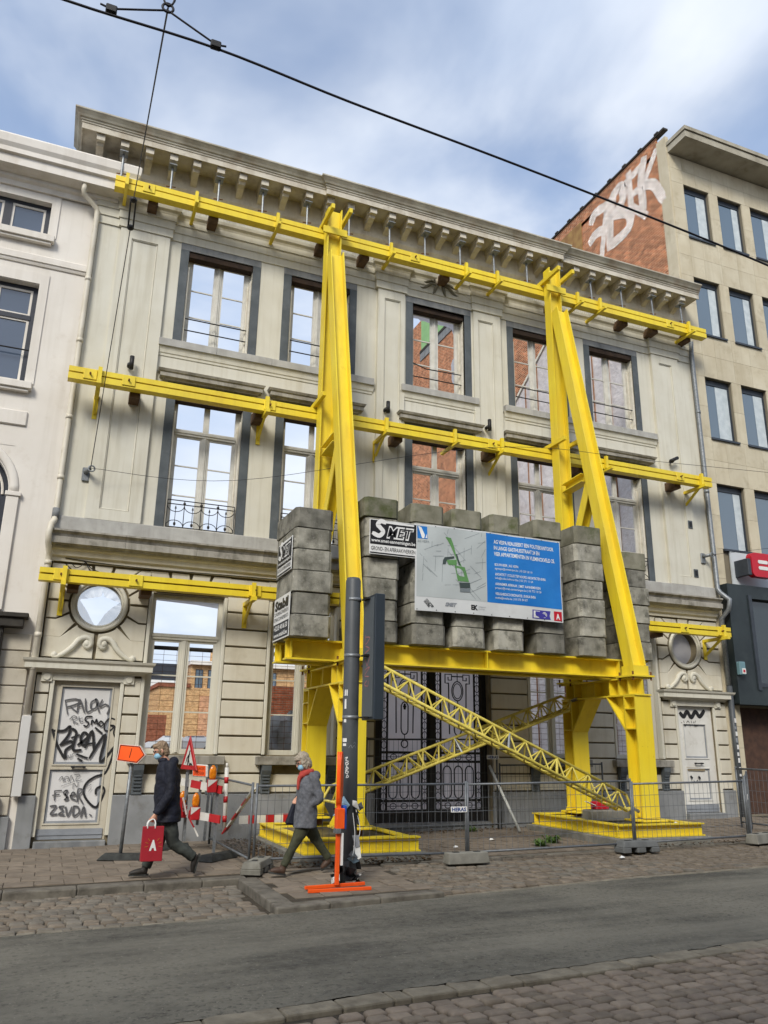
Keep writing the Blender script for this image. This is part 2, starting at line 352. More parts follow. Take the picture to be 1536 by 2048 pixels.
stonew = mat('weathered_bluestone', rgb(164,160,151), rgb(134,130,121), sc=3.0, rough=0.85, bump=0.3, bsc=30, rnd=0.06, dirt=(rgb(84,79,70),0.6,3.0,0.55), streak=(rgb(92,88,78),0.5,8.0))
plinthm = mat('plinth_stone', rgb(136,138,140), rgb(120,122,123), sc=2.0, rough=0.85, bump=0.2, bsc=30, rnd=0.05, dirt=(rgb(96,92,84),0.6,2.5,0.54), streak=(rgb(150,152,150),0.35,3.0))
woodw = mat('worn_white_wood', rgb(212,207,194), rgb(196,190,175), sc=6, rough=0.8, bump=0.25, bsc=30, dirt=(rgb(136,118,94),0.5,6.0,0.6))
woodg = mat('grey_window_wood', rgb(208,206,198), rgb(192,189,180), sc=5, rough=0.75, bump=0.2, bsc=30, dirt=(rgb(140,130,116),0.4,5.0,0.62))
stonel = mat('pale_bluestone', rgb(172,171,166), rgb(154,152,147), sc=3.0, rough=0.8, bump=0.15, bsc=40, streak=(rgb(190,189,184),0.4,7.0), dirt=(rgb(120,118,110),0.45,4.0,0.57))
browns = mat('raw_lintel', rgb(62,48,38), rgb(44,34,28), sc=6, rough=0.95, bump=0.5, bsc=18)
iron = mat('black_iron', rgb(24,24,26), rgb(34,32,31), sc=12, rough=0.55, bump=0.1, bsc=80)
yel = mat('yellow_steel_paint', rgb(234,211,50), rgb(228,200,38), sc=1.2, rough=0.45, bump=0.05, bsc=60, spec=0.45, dirt=(rgb(170,132,44),0.5,2.6,0.65), streak=(rgb(176,146,48),0.25,7.0), chips=(rgb(110,80,44),0.85,16.0,0.675), big=(rgb(214,190,70),0.7,0.5))
yelold = mat('faded_yellow_paint', rgb(206,190,92), rgb(186,170,70), sc=8, rough=0.6, bump=0.1, bsc=80, dirt=(rgb(110,92,52),0.7,9.0,0.56))
rust = mat('rusty_steel', rgb(120,78,40), rgb(84,54,30), sc=9, rough=0.85, bump=0.3, bsc=60)
timber = mat('packing_timber', rgb(104,82,60), rgb(78,58,42), sc=7, rough=0.85, bump=0.3, bsc=40)
galv = mat('galvanised_steel', rgb(138,142,145), rgb(116,120,124), sc=20, rough=0.5, metal=0.5, bump=0.05)
fencem = mat('fence_steel', rgb(112,116,120), rgb(96,99,103), sc=15, rough=0.55, metal=0.4, bump=0.05)
conc = mat('ballast_concrete', rgb(158,155,143), rgb(98,96,86), sc=3.2, rough=0.95, bump=0.9, bsc=45, rnd=0.36, dirt=(rgb(50,49,42),0.75,4.5,0.53), chips=(rgb(196,194,184),0.5,14.0,0.62), streak=(rgb(150,148,140),0.35,6.0), bdist=0.008)
concm = mat('mossy_concrete', rgb(136,133,118), rgb(104,102,86), sc=3.0, rough=0.95, bump=0.6, bsc=40, rnd=0.15, dirt=(rgb(72,80,38),0.8,2.2,0.5), bdist=0.01)
concf = mat('plain_concrete', rgb(132,130,122), rgb(108,106,98), sc=4, rough=0.9, bump=0.4, bsc=40, dirt=(rgb(80,80,66),0.5,3.0,0.55))
darkgrey = mat('dark_grey_paint', rgb(74,78,82), rgb(66,70,74), sc=4, rough=0.5, bump=0.04, dirt=(rgb(96,96,92),0.4,7.0,0.6))
rubber = mat('recycled_rubber', rgb(58,60,58), rgb(42,43,42), sc=10, rough=0.9, bump=0.5, bsc=50)
white = mat('white_print', rgb(222,222,220), rgb(214,214,212), sc=3, rough=0.5, bump=0)
blackp = mat('black_print', rgb(20,20,22), rgb(26,26,28), sc=6, rough=0.5, bump=0)
# ================================================================== GROUND
asph = mat('asphalt', rgb(84,82,75), rgb(64,62,56), sc=9, rough=0.88, bump=0.7, bsc=120, big=(rgb(124,120,108),0.45,0.7), dirt=(rgb(42,40,36),0.85,20,0.52), chips=(rgb(150,146,134),0.75,32,0.615), xstreak=(rgb(128,124,112),0.6,1.3), bdist=0.008)
earth = mat('joint_sand', rgb(72,65,54), rgb(52,46,38), sc=12, rough=1.0, bump=0.6, bsc=90)
slabm = mat('paving_slab', rgb(126,115,102), rgb(110,100,88), sc=4, rough=0.9, bump=0.3, bsc=70, rnd=0.15, dirt=(rgb(78,71,62),0.55,5,0.54), chips=(rgb(150,140,124),0.4,30,0.64))
cobm = mat('grey_cobble', rgb(116,110,100), rgb(98,92,83), sc=6, rough=0.85, bump=0.5, bsc=40, rnd=0.15, dirt=(rgb(76,70,60),0.55,7,0.55))
cobr = mat('brown_cobble', rgb(132,120,106), rgb(112,101,90), sc=6, rough=0.75, bump=0.45, bsc=40, rnd=0.17, dirt=(rgb(122,114,100),0.5,5,0.58))
cobt = mat('tan_cobble', rgb(120,110,97), rgb(100,90,78), sc=6, rough=0.88, bump=0.5, bsc=40, rnd=0.2, dirt=(rgb(84,76,64),0.5,7,0.55))
kerbm = mat('kerb_stone', rgb(112,107,97), rgb(86,81,73), sc=5, rough=0.88, bump=0.6, bsc=30, rnd=0.1, dirt=(rgb(70,66,58),0.6,5,0.53))
kerbl = mat('light_kerb_stone', rgb(132,125,110), rgb(106,99,86), sc=5, rough=0.88, bump=0.55, bsc=30, rnd=0.1, dirt=(rgb(80,74,64),0.5,6,0.53))
gravel = mat('plot_gravel', rgb(120,110,96), rgb(92,84,72), sc=9, rough=1.0, bump=0.6, bsc=40)
def sheet(name, pts, mt, zf, kind='structure', dz=0.0):
    mb = MB(); mb.add([(x,y,zf(x,y)+dz) for x,y in pts], [tuple(range(len(pts)))]); return put(name, mb, mt, kind=kind)
R_ = lambda x,y: rz(x)
sheet('ground', [(-400,-400),(500,-400),(500,600),(-400,600)], gravel, lambda x,y: -0.75)
sheet('building_plot', [(-30,0.55),(60,0.55),(60,90),(-30,90)], gravel, lambda x,y: 0.02+SLOPE*(x-0.5)*(0.6 if x < 20 else 0.6))
# asphalt lane
FE = [(-14,-7.7),(-4,-7.5),(0.2,-7.47),(3.72,-7.44),(6.35,-7.17),(9.81,-6.89),(13.13,-6.82),(40,-6.5)]
NE = [(40,-9.6),(8.62,-10.97),(6.13,-11.09),(3.8,-11.16),(1.79,-11.28),(-4,-11.5),(-14,-11.9)]
def yfar(x): return float(np.interp(x, [p[0] for p in FE], [p[1] for p in FE]))
def ynear(x): n_ = NE[::-1]; return float(np.interp(x, [p[0] for p in n_], [p[1] for p in n_]))
road = MB()
_xs = np.concatenate([np.linspace(-14,-3,12),np.linspace(-2.9,14,520),np.linspace(14.2,40,30)]); _q = random.Random(6); _w = 0.0; _JN = {}; _JF = {}
for _x in _xs:
    _w = 0.8*_w+_q.uniform(-0.013,0.013); _JN[_x] = _w+_q.uniform(-0.008,0.008); _JF[_x] = _w*0.7+_q.uniform(-0.008,0.008)
for a, b in zip(_xs[:-1], _xs[1:]):
    road.add([(a,ynear(a)-0.03+_JN[a],rz(a)+.034),(b,ynear(b)-0.03+_JN[b],rz(b)+.034),(b,yfar(b)+0.02+_JF[b],rz(b)+.026),(a,yfar(a)+0.02+_JF[a],rz(a)+.026)], [(0,1,2,3)])
put('road', road, asph, kind='structure')
sheet('cobble_bed', [(-14,-30),(40,-30),(40,-4.1),(-14,-4.1)], earth, R_, dz=-0.02)
KY = -4.86           # kerb face left of the build-out
RK = -4.33           # kerb line behind the cobbles on the right
pav = thing('pavement', None, None, (0,0,0), kind='structure')
pb = MB()
def pz(x,y): return gz(x,y)-0.016
def patch(mb, pts, dz=0.0, skirt=0.3):
    P = [(x,y,pz(x,y)+dz) for x,y in pts]
    n = len(P); mb.add(P+[(x,y,z-skirt) for x,y,z in P], [tuple(range(n))]+[(i,n+i,n+(i+1)%n,(i+1)%n) for i in range(n)])
patch(pb, [(-14,KY+0.16),(3.80,KY+0.16),(3.80,-7.25),(6.15,-7.05),(6.3,RK+0.12),(40,RK+0.12),(40,0.06),(-14,0.06)])
put('paving_bed', pb, earth, pav)
def slab_mesh(sx, sy, seed, h=0.05, ch=0.008):
    rnd = random.Random(seed); a, b = sx/2-0.004, sy/2-0.004; mb = MB(); j = lambda: rnd.uniform(-0.003,0.003)
    lo = [(-a,-b,-h),(a,-b,-h),(a,b,-h),(-a,b,-h)]; mi = [(x,y,-ch) for x,y,_ in lo]; tp = [(x*(1-ch/a),y*(1-ch/b),j()) for x,y,_ in lo]
    mb.add(lo+mi+tp, [(0,1,5,4),(1,2,6,5),(2,3,7,6),(3,0,4,7),(4,5,9,8),(5,6,10,9),(6,7,11,10),(7,4,8,11),(8,9,10,11)]); return mb
SL = 0.44
slabs = [slab_mesh(SL,SL,i).mesh('slab',(0,0,0),slabm) for i in range(5)]
spots = []
rr = random.Random(3)
for j in range(0, 14):
    y = -0.28-SL*j
    if y < KY+0.30: break
    for i in range(-6, 15):
        x = -1.2+SL*i+(0.2 if j%2 else 0)
        if x < 4.85 or -4.9 < y < -4.0: spots.append((x,y))
for j in range(0, 8):
    y = KY+0.02-SL*j
    if y < -7.0: break
    for i in range(0, 6):
        x = 4.14+SL*i+(0.0 if j%2 else 0.12)
        if x < 6.1: spots.append((x,y))
for (x,y) in spots:
    inst('slab', rr.choice(slabs), pav, (x,y,gz(x,y)+rr.uniform(-0.004,0.005)), rr.choice((0,math.pi/2,math.pi,-math.pi/2))+rr.uniform(-0.006,0.006), rot=None)
# smaller tiles behind the fence: too fine to pick apart from here
tl = MB(); rr = random.Random(5); T = 0.31
for j in range(0, 15):
    y = -0.25-T*j
    for i in range(0, 44):
        x = 6.4+T*i+(0.15 if j%2 else 0)
        if y < RK+0.25: continue
        if 11.9 < x < 14.3 and -4.1 < y < -0.5: continue
        if x < 7.2 and y > -4.0: continue
        z = gz(x,y)+rr.uniform(-0.008,0.006); a = T/2-0.006; t1, t2 = rr.uniform(-0.006,0.006), rr.uniform(-0.006,0.006)
        tl.add([(x-a,y-a,z-t1-t2),(x+a,y-a,z+t1-t2),(x+a,y+a,z+t1+t2),(x-a,y+a,z-t1+t2),(x-a,y-a,z-.05),(x+a,y-a,z-.05),(x+a,y+a,z-.05),(x-a,y+a,z-.05)], [(0,1,2,3),(0,4,5,1),(1,5,6,2),(2,6,7,3),(3,7,4,0)])
put('tile', tl, slabm, pav, kind='stuff')
def stone_mesh(sx, sy, seed, h=0.09, r=0.016, n=3):
    """worn sett: rounded top, uneven outline"""
    q = random.Random(seed); a, b = sx/2, sy/2; base = []
    for cx, cy, s0 in ((1,1,0),(-1,1,1),(-1,-1,2),(1,-1,3)):
        kx, ky = q.uniform(0.93,1.01), q.uniform(0.91,1.01)
        for k in range(2):
            an = math.pi/2*s0+(0.2+0.6*k)*math.pi/2
            base.append(((a-r)*cx*kx+r*math.cos(an), (b-r)*cy*ky+r*math.sin(an)))
    top = q.uniform(-0.006,0.008); mb = MB()
    rings = [[(x,y,-h) for x,y in base], [(x,y,-0.022) for x,y in base], [(x*0.94,y*0.92,-0.007+top*0.6) for x,y in base], [(x*0.74,y*0.70,top) for x,y in base]]
    mb.ring_loft(rings); return mb
def cobbles(area, name, mt, mats, gen, zf, sx, sy, seed, lim=300, piece='cobble'):
    q = random.Random(seed); par = thing(area, None, None, (0,0,0), kind='structure')
    vs = [stone_mesh(sx,sy,seed*10+i) for i in range(6)]; ms = [[v.mesh(piece,(0,0,0),m,True) for m in mats] for v in vs]
    L = []
    for (x,y,rot) in gen(q): L.append((x,y,zf(x,y)+q.uniform(-0.008,0.010),rot+q.uniform(-0.06,0.06),q.uniform(0.92,1.06),q.uniform(0.9,1.06)))
    def vis(p):
        d = np.array([p[0],p[1],p[2]])-CAM; zc = d@_f
        if zc < 0.5: return -1
        px, py = 768+F_PX*(d@R2)/zc, 1024-F_PX*(d@U2)/zc
        return (1/zc) if (-30 < px < 1566 and py < 2078) else -1
    L.sort(key=vis, reverse=True)
    for p in L[:lim]:
        inst(piece, q.choice(q.choice(ms)), par, p[:3], p[3], (p[4],p[5],1))
    rest = MB()
    for p in L[lim:]:
        v = q.choice(vs); c, s_ = math.cos(p[3]), math.sin(p[3])
        rest.add([(p[0]+(a*c*p[4]-b*s_*p[5]), p[1]+(a*s_*p[4]+b*c*p[5]), p[2]+z) for a,b,z in v.v], v.f)
    if rest.v: put('cobble', rest, mt, par, kind='stuff', smooth=True)
    return par
def gen_left(q):
    P = []
    j = 0; y = KY-0.10
    while y > -7.25:
        x = -2.6+(0.1 if j%2 else 0)
        while x < 3.55: P.append((x,y,0)); x += 0.215*q.uniform(0.88,1.1)
        y -= 0.158; j += 1
    return P
cobbles('cobbled_parking_bay', 'cobble', cobm, [cobm,cobt], gen_left, lambda x,y: rz(x)+0.018, 0.206, 0.149, 1)
def gen_right(q):
    P = []; j = 0; y = RK-0.12
    while y > -7.2:
        x = 5.8+(0.1 if j%2 else 0)
        while x < 18:
            if y > yfar(x)+0.30 and x > 6.36: P.append((x,y,0.02))
            x += 0.225*q.uniform(0.9,1.1)
        y -= 0.165; j += 1
    return P
cobbles('cobbled_forecourt', 'cobble', cobt, [cobt,cobt,cobm], gen_right, lambda x,y: rz(x)+0.02+max(0,(y+6.2))*0.05, 0.216, 0.156, 2)
def gen_near(q):
    P = []; j = 0; y = -11.72
    while y > -15.2:
        x = 0.7+(0.11 if j%2 else 0)
        while x < 10.5:
            yy = y+(x-2.7)*0.075
            P.append((x,yy,0.075)); x += 0.222*q.uniform(0.93,1.07)
        y -= 0.150; j += 1
    return P
cobbles('cobbled_tram_lane', 'cobble', cobr, [cobr,cobr,cobr,cobr,cobr,cobt], gen_near, lambda x,y: rz(x)+0.02, 0.210, 0.139, 3)
# kerbs, edge stones
def kerb_line(area, pts, top, wdt, h, seed, mt, lmin=0.7, lmax=1.1, piece='kerb_stone', bev=0.02, par=None):
    q = random.Random(seed); par = par or thing(area, None, None, (0,0,0), kind='structure')
    for (a, b) in zip(pts[:-1], pts[1:]):
        a, b = np.array(a,float), np.array(b,float); L = np.linalg.norm(b-a); d = (b-a)/L; n = np.array([-d[1],d[0]]); t = 0.0
        while t < L-0.05:
            l = min(q.uniform(lmin,lmax), L-t); l = L-t if L-t-l < 0.3*lmin else l
            p0, p1 = a+d*(t+0.004), a+d*(t+l-0.004); j = [q.uniform(-0.008,0.008) for _ in range(4)]
            c = [p0-n*(wdt/2+j[0]), p1-n*(wdt/2+j[1]), p1+n*(wdt/2), p0+n*(wdt/2)]; zt = [top(*p)+q.uniform(-0.006,0.006) for p in c]
            mb = MB(); mb.hexa([(p[0],p[1],z-h) for p,z in zip(c,zt)], [(p[0],p[1],z) for p,z in zip(c,zt)])
            put(piece, mb, mt, par, bevel=bev, seg=2); t += l
    return par
kt = lambda x,y: gz(x,y)+0.006
kerb_line('kerb', [(-3.2,KY+0.02),(3.76,KY+0.02)], kt, 0.28, 0.3, 1, kerbm)
kerb_line('build_out_kerb', [(3.76,KY-0.13),(3.76,-7.28)], kt, 0.30, 0.3, 2, kerbm)
kerb_line('build_out_front_kerb', [(3.60,-7.27),(6.25,-7.05)], kt, 0.26, 0.3, 3, kerbm)
kerb_line('forecourt_kerb', [(6.35,RK),(18,RK)], lambda x,y: gz(x,y)+0.0, 0.17, 0.3, 4, kerbm)
kerb_line('gutter_stones', [(-3,yfar(-3)+0.10),(3.6,yfar(3.6)+0.04),(6.35,yfar(6.35)+0.06),(9.8,yfar(9.8)+0.12),(13.1,yfar(13.1)+0.12),(18,yfar(18)+0.12)], lambda x,y: rz(x)+0.022, 0.20, 0.15, 5, kerbl, 0.22, 0.34, 'gutter_stone', 0.02)
kerb_line('tram_edge_stones', [(0.6,ynear(0.6)-0.14),(3.8,ynear(3.8)-0.14),(8.62,ynear(8.62)-0.14),(11,ynear(11)-0.14)], lambda x,y: rz(x)+0.03, 0.27, 0.15, 6, kerbl, 0.35, 0.75, 'edge_stone', 0.02)
# ================================================================== THE FREE-STANDING FACADE
fac = thing('townhouse_facade', 'cream neoclassical townhouse front with empty windows, held up by yellow shoring', 'building facade', (0.1,0.3,0))
UW = [(2.41,4.13),(5.22,6.94),(8.90,10.60),(12.32,14.04),(15.17,16.87)]       # upper openings
GW = [(2.33,4.03),(5.17,6.87),(12.45,14.05),(15.25,16.85)]                    # ground-floor windows
ZT = (11.93,14.64); ZM = (7.02,10.5); ZG = (1.86,5.45); GATE = (7.98,11.22,0.05,5.2)
OC = [(1.2,5.07),(18.0,5.07)]; DR = [(0.47,1.83),(17.50,18.84)]
TH = 0.48
holes_u = [(a,b,*ZT) for a,b in UW]+[(a,b,*ZM) for a,b in UW]
mb = MB(); mb.wall(0.1,19.35,6.0,15.75,0.0,TH,holes_u); put('upper_wall', mb, cream, fac)
mb = MB(); mb.wall(0.1,19.35,15.75,17.2,0.0,TH,[]); put('frieze_wall', mb, cream, fac)
hg = [(a,b,*ZG) for a,b in GW]+[GATE]+[(a,b,0.12,3.36) for a,b in DR]+[(cx-0.75,cx+0.75,cz-0.75,cz+0.75) for cx,cz in OC]
mb = MB(); mb.wall(0.1,19.35,-0.1,6.0,0.062,TH,hg)
for (cx,cz) in OC: mb.disc_plate(cx,cz,0.75,0.75,0.5,0.062,TH)
put('ground_floor_wall', mb, joint, fac)
# --- rusticated courses: each block is a piece standing proud of its joints
JZ = [1.02,1.45,1.86,2.27,2.68,3.08,3.49,3.90,4.31,4.72,5.12,5.52,5.95]
GP = 0.042
def block(x0,x1,z0,z1,y=0.0,y1=0.068,par=fac,mt=None):
    m = MB(); m.box(x0,x1,y,y1,z0+GP/2,z1-GP/2); return put('stone_block', m, mt or cream2, par, bevel=0.012)
def pier(x0,x1,zlo=1.02,zhi=5.95,cuts=None):
    for a,b in zip(JZ[:-1],JZ[1:]):
        if a >= zlo-0.01 and b <= zhi+0.01: block(x0,x1,a,b)
# piers between the openings (window reveals have a plain architrave strip of 0.06)
pier(4.10,5.10); pier(6.94,7.92); pier(11.28,12.38); pier(14.12,15.18)
for a,b in GW: # heads over the windows and blocks below the sills
    n = 4
    for k in range(n):
        x0, x1 = a-0.05+(b-a+0.10)*k/n, a-0.05+(b-a+0.10)*(k+1)/n
        sk = (k+0.5-n/2)*0.10
        m = MB(); m.prism([(x0+0.02-sk*0.6,0.0,5.50),(x1-0.02-sk*0.6+0.0,0.0,5.50),(x1-0.02+sk*0.5,0.0,5.95),(x0+0.02+sk*0.5,0.0,5.95)], (0,0.068,0)); put('stone_block', m, cream2, fac, bevel=0.01)
    block(a-0.05,b+0.05,1.02,1.45,y=0.02)
# --- door bays: courses that bend towards the round window
def door_bay(cx, dx0, dx1, xl, xr):
    for a,b in zip(JZ[2:7],JZ[3:8]):
        if b > 3.5: continue
        block(xl,dx0-0.10,a,b); block(dx1+0.10,xr,a,b)
    block(xl,dx0-0.10,1.02,1.45); block(xl,dx0-0.10,1.45,1.86); block(dx1+0.10,xr,1.02,1.45); block(dx1+0.10,xr,1.45,1.86)
    cz = 5.07; r = 0.64
    def arc(a0,a1,n=6): return [(cx+r*math.cos(math.radians(a0+(a1-a0)*i/n)), cz+r*math.sin(math.radians(a0+(a1-a0)*i/n))) for i in range(n+1)]
    def poly(pts):
        m = MB(); P = [(x,0.0,z) for x,z in pts]; c = np.mean(np.array(pts),axis=0)
        P = [(x+(0.02 if x < c[0] else -0.02),0.0,z+(0.02 if z < c[1] else -0.02)) for x,_,z in P]
        m.prism(P, (0,0.068,0)); put('stone_block', m, cream2, fac, bevel=0.01)
    for sgn, xe in ((-1,xl),(1,xr)):
        A = (lambda d: 180-d) if sgn < 0 else (lambda d: d)
        bx = cx+sgn*(0.80 if abs(xe-cx) > 1.0 else 0.72)
        # right side angles in degrees; mirrored on the left
        poly([(xe,5.10),(bx,5.10)]+arc(A(3),A(-20))+[(bx+sgn*0.1,4.70),(xe,4.70)])
        poly([(xe,4.70),(bx+sgn*0.1,4.70)]+arc(A(-22),A(-45))+[(bx-sgn*0.04,4.28),(xe,4.28)])
        poly([(xe,4.28),(bx-sgn*0.04,4.28)]+arc(A(-47),A(-88))+[(cx+sgn*0.012,3.84),(xe,3.84)])
        poly([(xe,5.52),(bx+sgn*0.12,5.52)]+arc(A(22),A(4))+[(bx,5.12),(xe,5.12)])
        poly([(xe,5.95),(bx+sgn*0.05,5.95)]+arc(A(50),A(23))+[(bx+sgn*0.12,5.54),(xe,5.54)])
        poly([(bx+sgn*0.03,5.95)]+[(cx+sgn*0.24,5.95)]+arc(A(72),A(51)))
    poly([(cx-0.22,5.97),(cx+0.22,5.97),(cx+0.17,cz+0.63),(cx-0.17,cz+0.63)])
    m = MB(); m.torus((cx,0.0,cz),0.565,0.05,n=48); m.torus((cx,0.02,cz),0.50,0.03,n=48); put('oculus_moulding', m, cream, fac, smooth=True)
    # scrolls over the hood
    m = MB()
    for sgn in (-1,1):
        path = [(0.84,3.86),(0.74,3.88),(0.60,3.97),(0.46,4.10),(0.36,4.24),(0.24,4.31),(0.12,4.28),(0.09,4.17),(0.16,4.10),(0.23,4.15),(0.20,4.20)]
        P = cm([(cx+sgn*a,-0.035,z) for a,z in path],5); rr_ = [0.035+0.03*math.sin(math.pi*min(1,i/len(P)*1.1)) for i in range(len(P))]
        m.tube(P,0.05,8,rr=rr_); m.cyl((cx+sgn*0.165,-0.075,4.18),(cx+sgn*0.165,0.02,4.18),0.085,n=16); m.cyl((cx+sgn*0.82,-0.07,3.90),(cx+sgn*0.82,0.02,3.90),0.07,n=14)
    put('scroll_ornament', m, cream, fac, smooth=True)
    hood = MB(); hood.sweep([(dx0-0.42,0.04),(dx0-0.42,0.0),(dx1+0.42,0.0),(dx1+0.42,0.04)], [(0,3.52),(0.06,3.52),(0.09,3.57),(0.22,3.60),(0.22,3.71),(0.26,3.75),(0.28,3.80),(0.0,3.83)]); put('door_hood', hood, cream, fac)
    m = MB(); m.box(dx0-0.08,dx1+0.08,-0.03,0.05,3.36,3.52); put('door_frieze', m, cream, fac, bevel=0.008)
    for x in (dx0-0.17,dx1+0.17):
        m = MB(); m.box(x-0.11,x+0.11,-0.05,0.05,3.33,3.525); m.cyl((x,-0.075,3.43),(x,-0.04,3.43),0.075,n=18); put('rosette', m, cream, fac, bevel=0.004)
    # jamb architraves
    for x0,x1 in ((dx0-0.085,dx0),(dx1,dx1+0.085)):
        m = MB(); m.box(x0,x1,-0.012,0.046,0.2,3.36); put('door_architrave', m, cream, fac, bevel=0.01)
door_bay(OC[0][0],*DR[0],0.10,2.27); door_bay(OC[1][0],*DR[1],16.95,19.34)
# --- plinth
pl = [(0.06,0.40),(1.90,5.0),(5.0,7.95),(11.25,14.0),(14.0,17.42),(18.92,19.36)]
for x0,x1 in pl:
    k = max(1,int(round((x1-x0)/1.6)))
    for i in range(k):
        m = MB(); a, b = x0+(x1-x0)*i/k, x0+(x1-x0)*(i+1)/k; m.box(a+0.002,b-0.002,-0.07,0.05,gz(a,0)-0.25,1.005); put('plinth_stone', m, plinthm, fac, bevel=0.01)
# --- first-floor stone course and string cornice
m = MB(); m.sweep([(0.12,0.4),(0.12,0.0),(7.75,0.0),(7.75,-0.10),(11.85,-0.10),(11.85,0.0),(19.34,0.0)], [(0.0,6.60),(0.10,6.60),(0.10,7.0),(0.09,7.02),(0.0,7.02)]); put('stone_course', m, stonel, fac)
cpath = [(0.12,0.4),(0.12,0.0),(7.70,0.0),(7.70,-0.10),(11.90,-0.10),(11.90,0.0),(19.30,0.0)]
m = MB(); m.sweep(cpath, [(0.0,5.98),(0.05,5.98),(0.05,6.06),(0.12,6.10),(0.14,6.20),(0.2,6.24),(0.2,6.27),(0.0,6.27)]); put('string_course_bed', m, cream2, fac)
for i in range(12): # stone lengths of the string cornice
    a, b = -0.02+19.34*i/12, -0.02+19.34*(i+1)/12
    m = MB(); d = -0.10 if 7.6 < (a+b)/2 < 12 else 0.0
    m.sweep([(a+0.003,d),(b-0.003,d)], [(0.0,6.27),(0.26,6.27),(0.28,6.30),(0.36,6.33),(0.36,6.47),(0.30,6.49),(0.33,6.54),(0.40,6.60),(0.40,6.64),(0.0,6.69)]); put('string_course', m, stonew, fac)
# --- pilasters with sunk panels
def pilaster(x0,x1,px0,px1,y,z0,z1,pz0,pz1,back=0.0):
    m = MB(); m.wall(x0,x1,z0,z1,y,back+0.01,[(px0,px1,pz0,pz1)]); put('pilaster', m, cream, fac)
    m = MB(); m.box(px0,px1,y+0.045,back+0.005,pz0,pz1); put('sunk_panel', m, cream, fac)
    m = MB(); yy = y+0.012; w_ = 0.035
    m.box(px0,px1,yy,y+0.045,pz0,pz0+w_); m.box(px0,px1,yy,y+0.045,pz1-w_,pz1); m.box(px0,px0+w_,yy,y+0.045,pz0+w_,pz1-w_); m.box(px1-w_,px1,yy,y+0.045,pz0+w_,pz1-w_); put('panel_moulding', m, cream, fac, bevel=0.015)
pilaster(0.64,1.88,0.93,1.59,-0.10,7.02,14.86,7.28,14.56)
pilaster(17.62,18.74,17.92,18.46,-0.10,7.02,14.86,7.28,14.56)
m = MB(); m.box(0.1,0.64,-0.03,0.01,7.02,14.86); put('pilaster_backing', m, cream, fac); m = MB(); m.box(18.74,19.34,-0.03,0.01,7.02,14.86); put('pilaster_backing', m, cream, fac)
pilaster(7.78,8.62,7.98,8.48,-0.12,7.02,14.86,7.30,14.56); pilaster(10.88,11.82,11.04,11.56,-0.12,7.02,14.86,7.30,14.56)
m = MB(); m.wall(8.62,10.88,7.02,14.86,-0.05,0.005,[(8.90,10.60,*ZT),(8.90,10.60,*ZM)]); put('centre_bay_face', m, cream, fac)
# --- entablature
arch = [(0.19,0.6),(0.10,0.6)]
apath = [(0.10,0.3),(0.10,-0.03),(0.62,-0.03),(0.62,-0.10),(1.90,-0.10),(1.90,0.0),(7.74,0.0),(7.74,-0.13),(8.64,-0.13),(8.64,-0.06),(10.86,-0.06),(10.86,-0.13),(11.84,-0.13),(11.84,0.0),(17.60,0.0),(17.60,-0.10),(18.76,-0.10),(18.76,-0.03),(19.36,-0.03)]
m = MB(); m.sweep(apath, [(-0.04,14.84),(0.035,14.84),(0.035,15.07),(0.065,15.07),(0.065,15.30),(0.095,15.30),(0.095,15.46),(0.12,15.52),(0.17,15.58),(0.19,15.66),(-0.04,15.70)]); put('architrave', m, cream, fac)
cp = [(0.29,0.45),(0.29,0.0),(6.72,0.0),(6.72,-0.09),(12.82,-0.09),(12.82,0.0),(19.22,0.0)]
m = MB(); m.sweep(cp, [(0.0,16.02),(0.05,16.02),(0.10,16.10),(0.12,16.20),(0.18,16.28),(0.22,16.34),(0.22,16.90),(0.0,16.90)]); put('bed_moulding', m, cornm, fac)
m = MB(); m.sweep(cp, [(0.2,16.90),(0.84,16.90),(0.84,16.86),(0.87,16.86),(0.87,17.02),(0.89,17.03),(0.90,17.08),(0.0,17.10),(0.0,16.95)]); put('corona', m, cornm, fac)
m = MB(); m.sweep(cp, [(0.0,17.08),(0.92,17.08),(0.93,17.12),(0.96,17.14),(0.99,17.19),(1.04,17.25),(1.07,17.28),(1.07,17.32),(0.3,17.36),(0.0,17.36)]); put('gutter_board', m, cymam, fac)
mx_ = [-0.11,0.48,1.10,1.71,2.31,2.94,3.54,4.14,4.76,5.40,6.03,6.64,7.29,7.88,8.46,9.01,9.59,10.17,10.77,11.33,11.88,12.50,13.07,13.67,14.29,14.91,15.51,16.11,16.72,17.36,17.97,18.58]
mo = MB(); mo.box(-0.10,0.10,-0.80,-0.20,16.70,16.895); mo.box(-0.115,0.115,-0.81,-0.2,16.84,16.899)
mo.prism([(-0.085,-0.22,16.70),(-0.085,-0.70,16.70),(-0.085,-0.66,16.62),(-0.085,-0.40,16.58),(-0.085,-0.22,16.48)], (0.17,0,0))
mom = mo.mesh('modillion',(0,0,0),cornm)
for x in mx_:
    d = -0.09 if 6.72 < x < 12.82 else 0.0
    inst('modillion', mom, fac, (x,d,0.0))
# worn cream strip board under the frieze (ribbed)
m = MB()
for i in range(230):
    x = 0.7+i*0.08
    if 8.64 < x < 10.86: continue
    m.box(x,x+0.05,-0.012,0.003,15.72,15.95)
put('ribbed_frieze', m, cream, fac, kind='stuff')
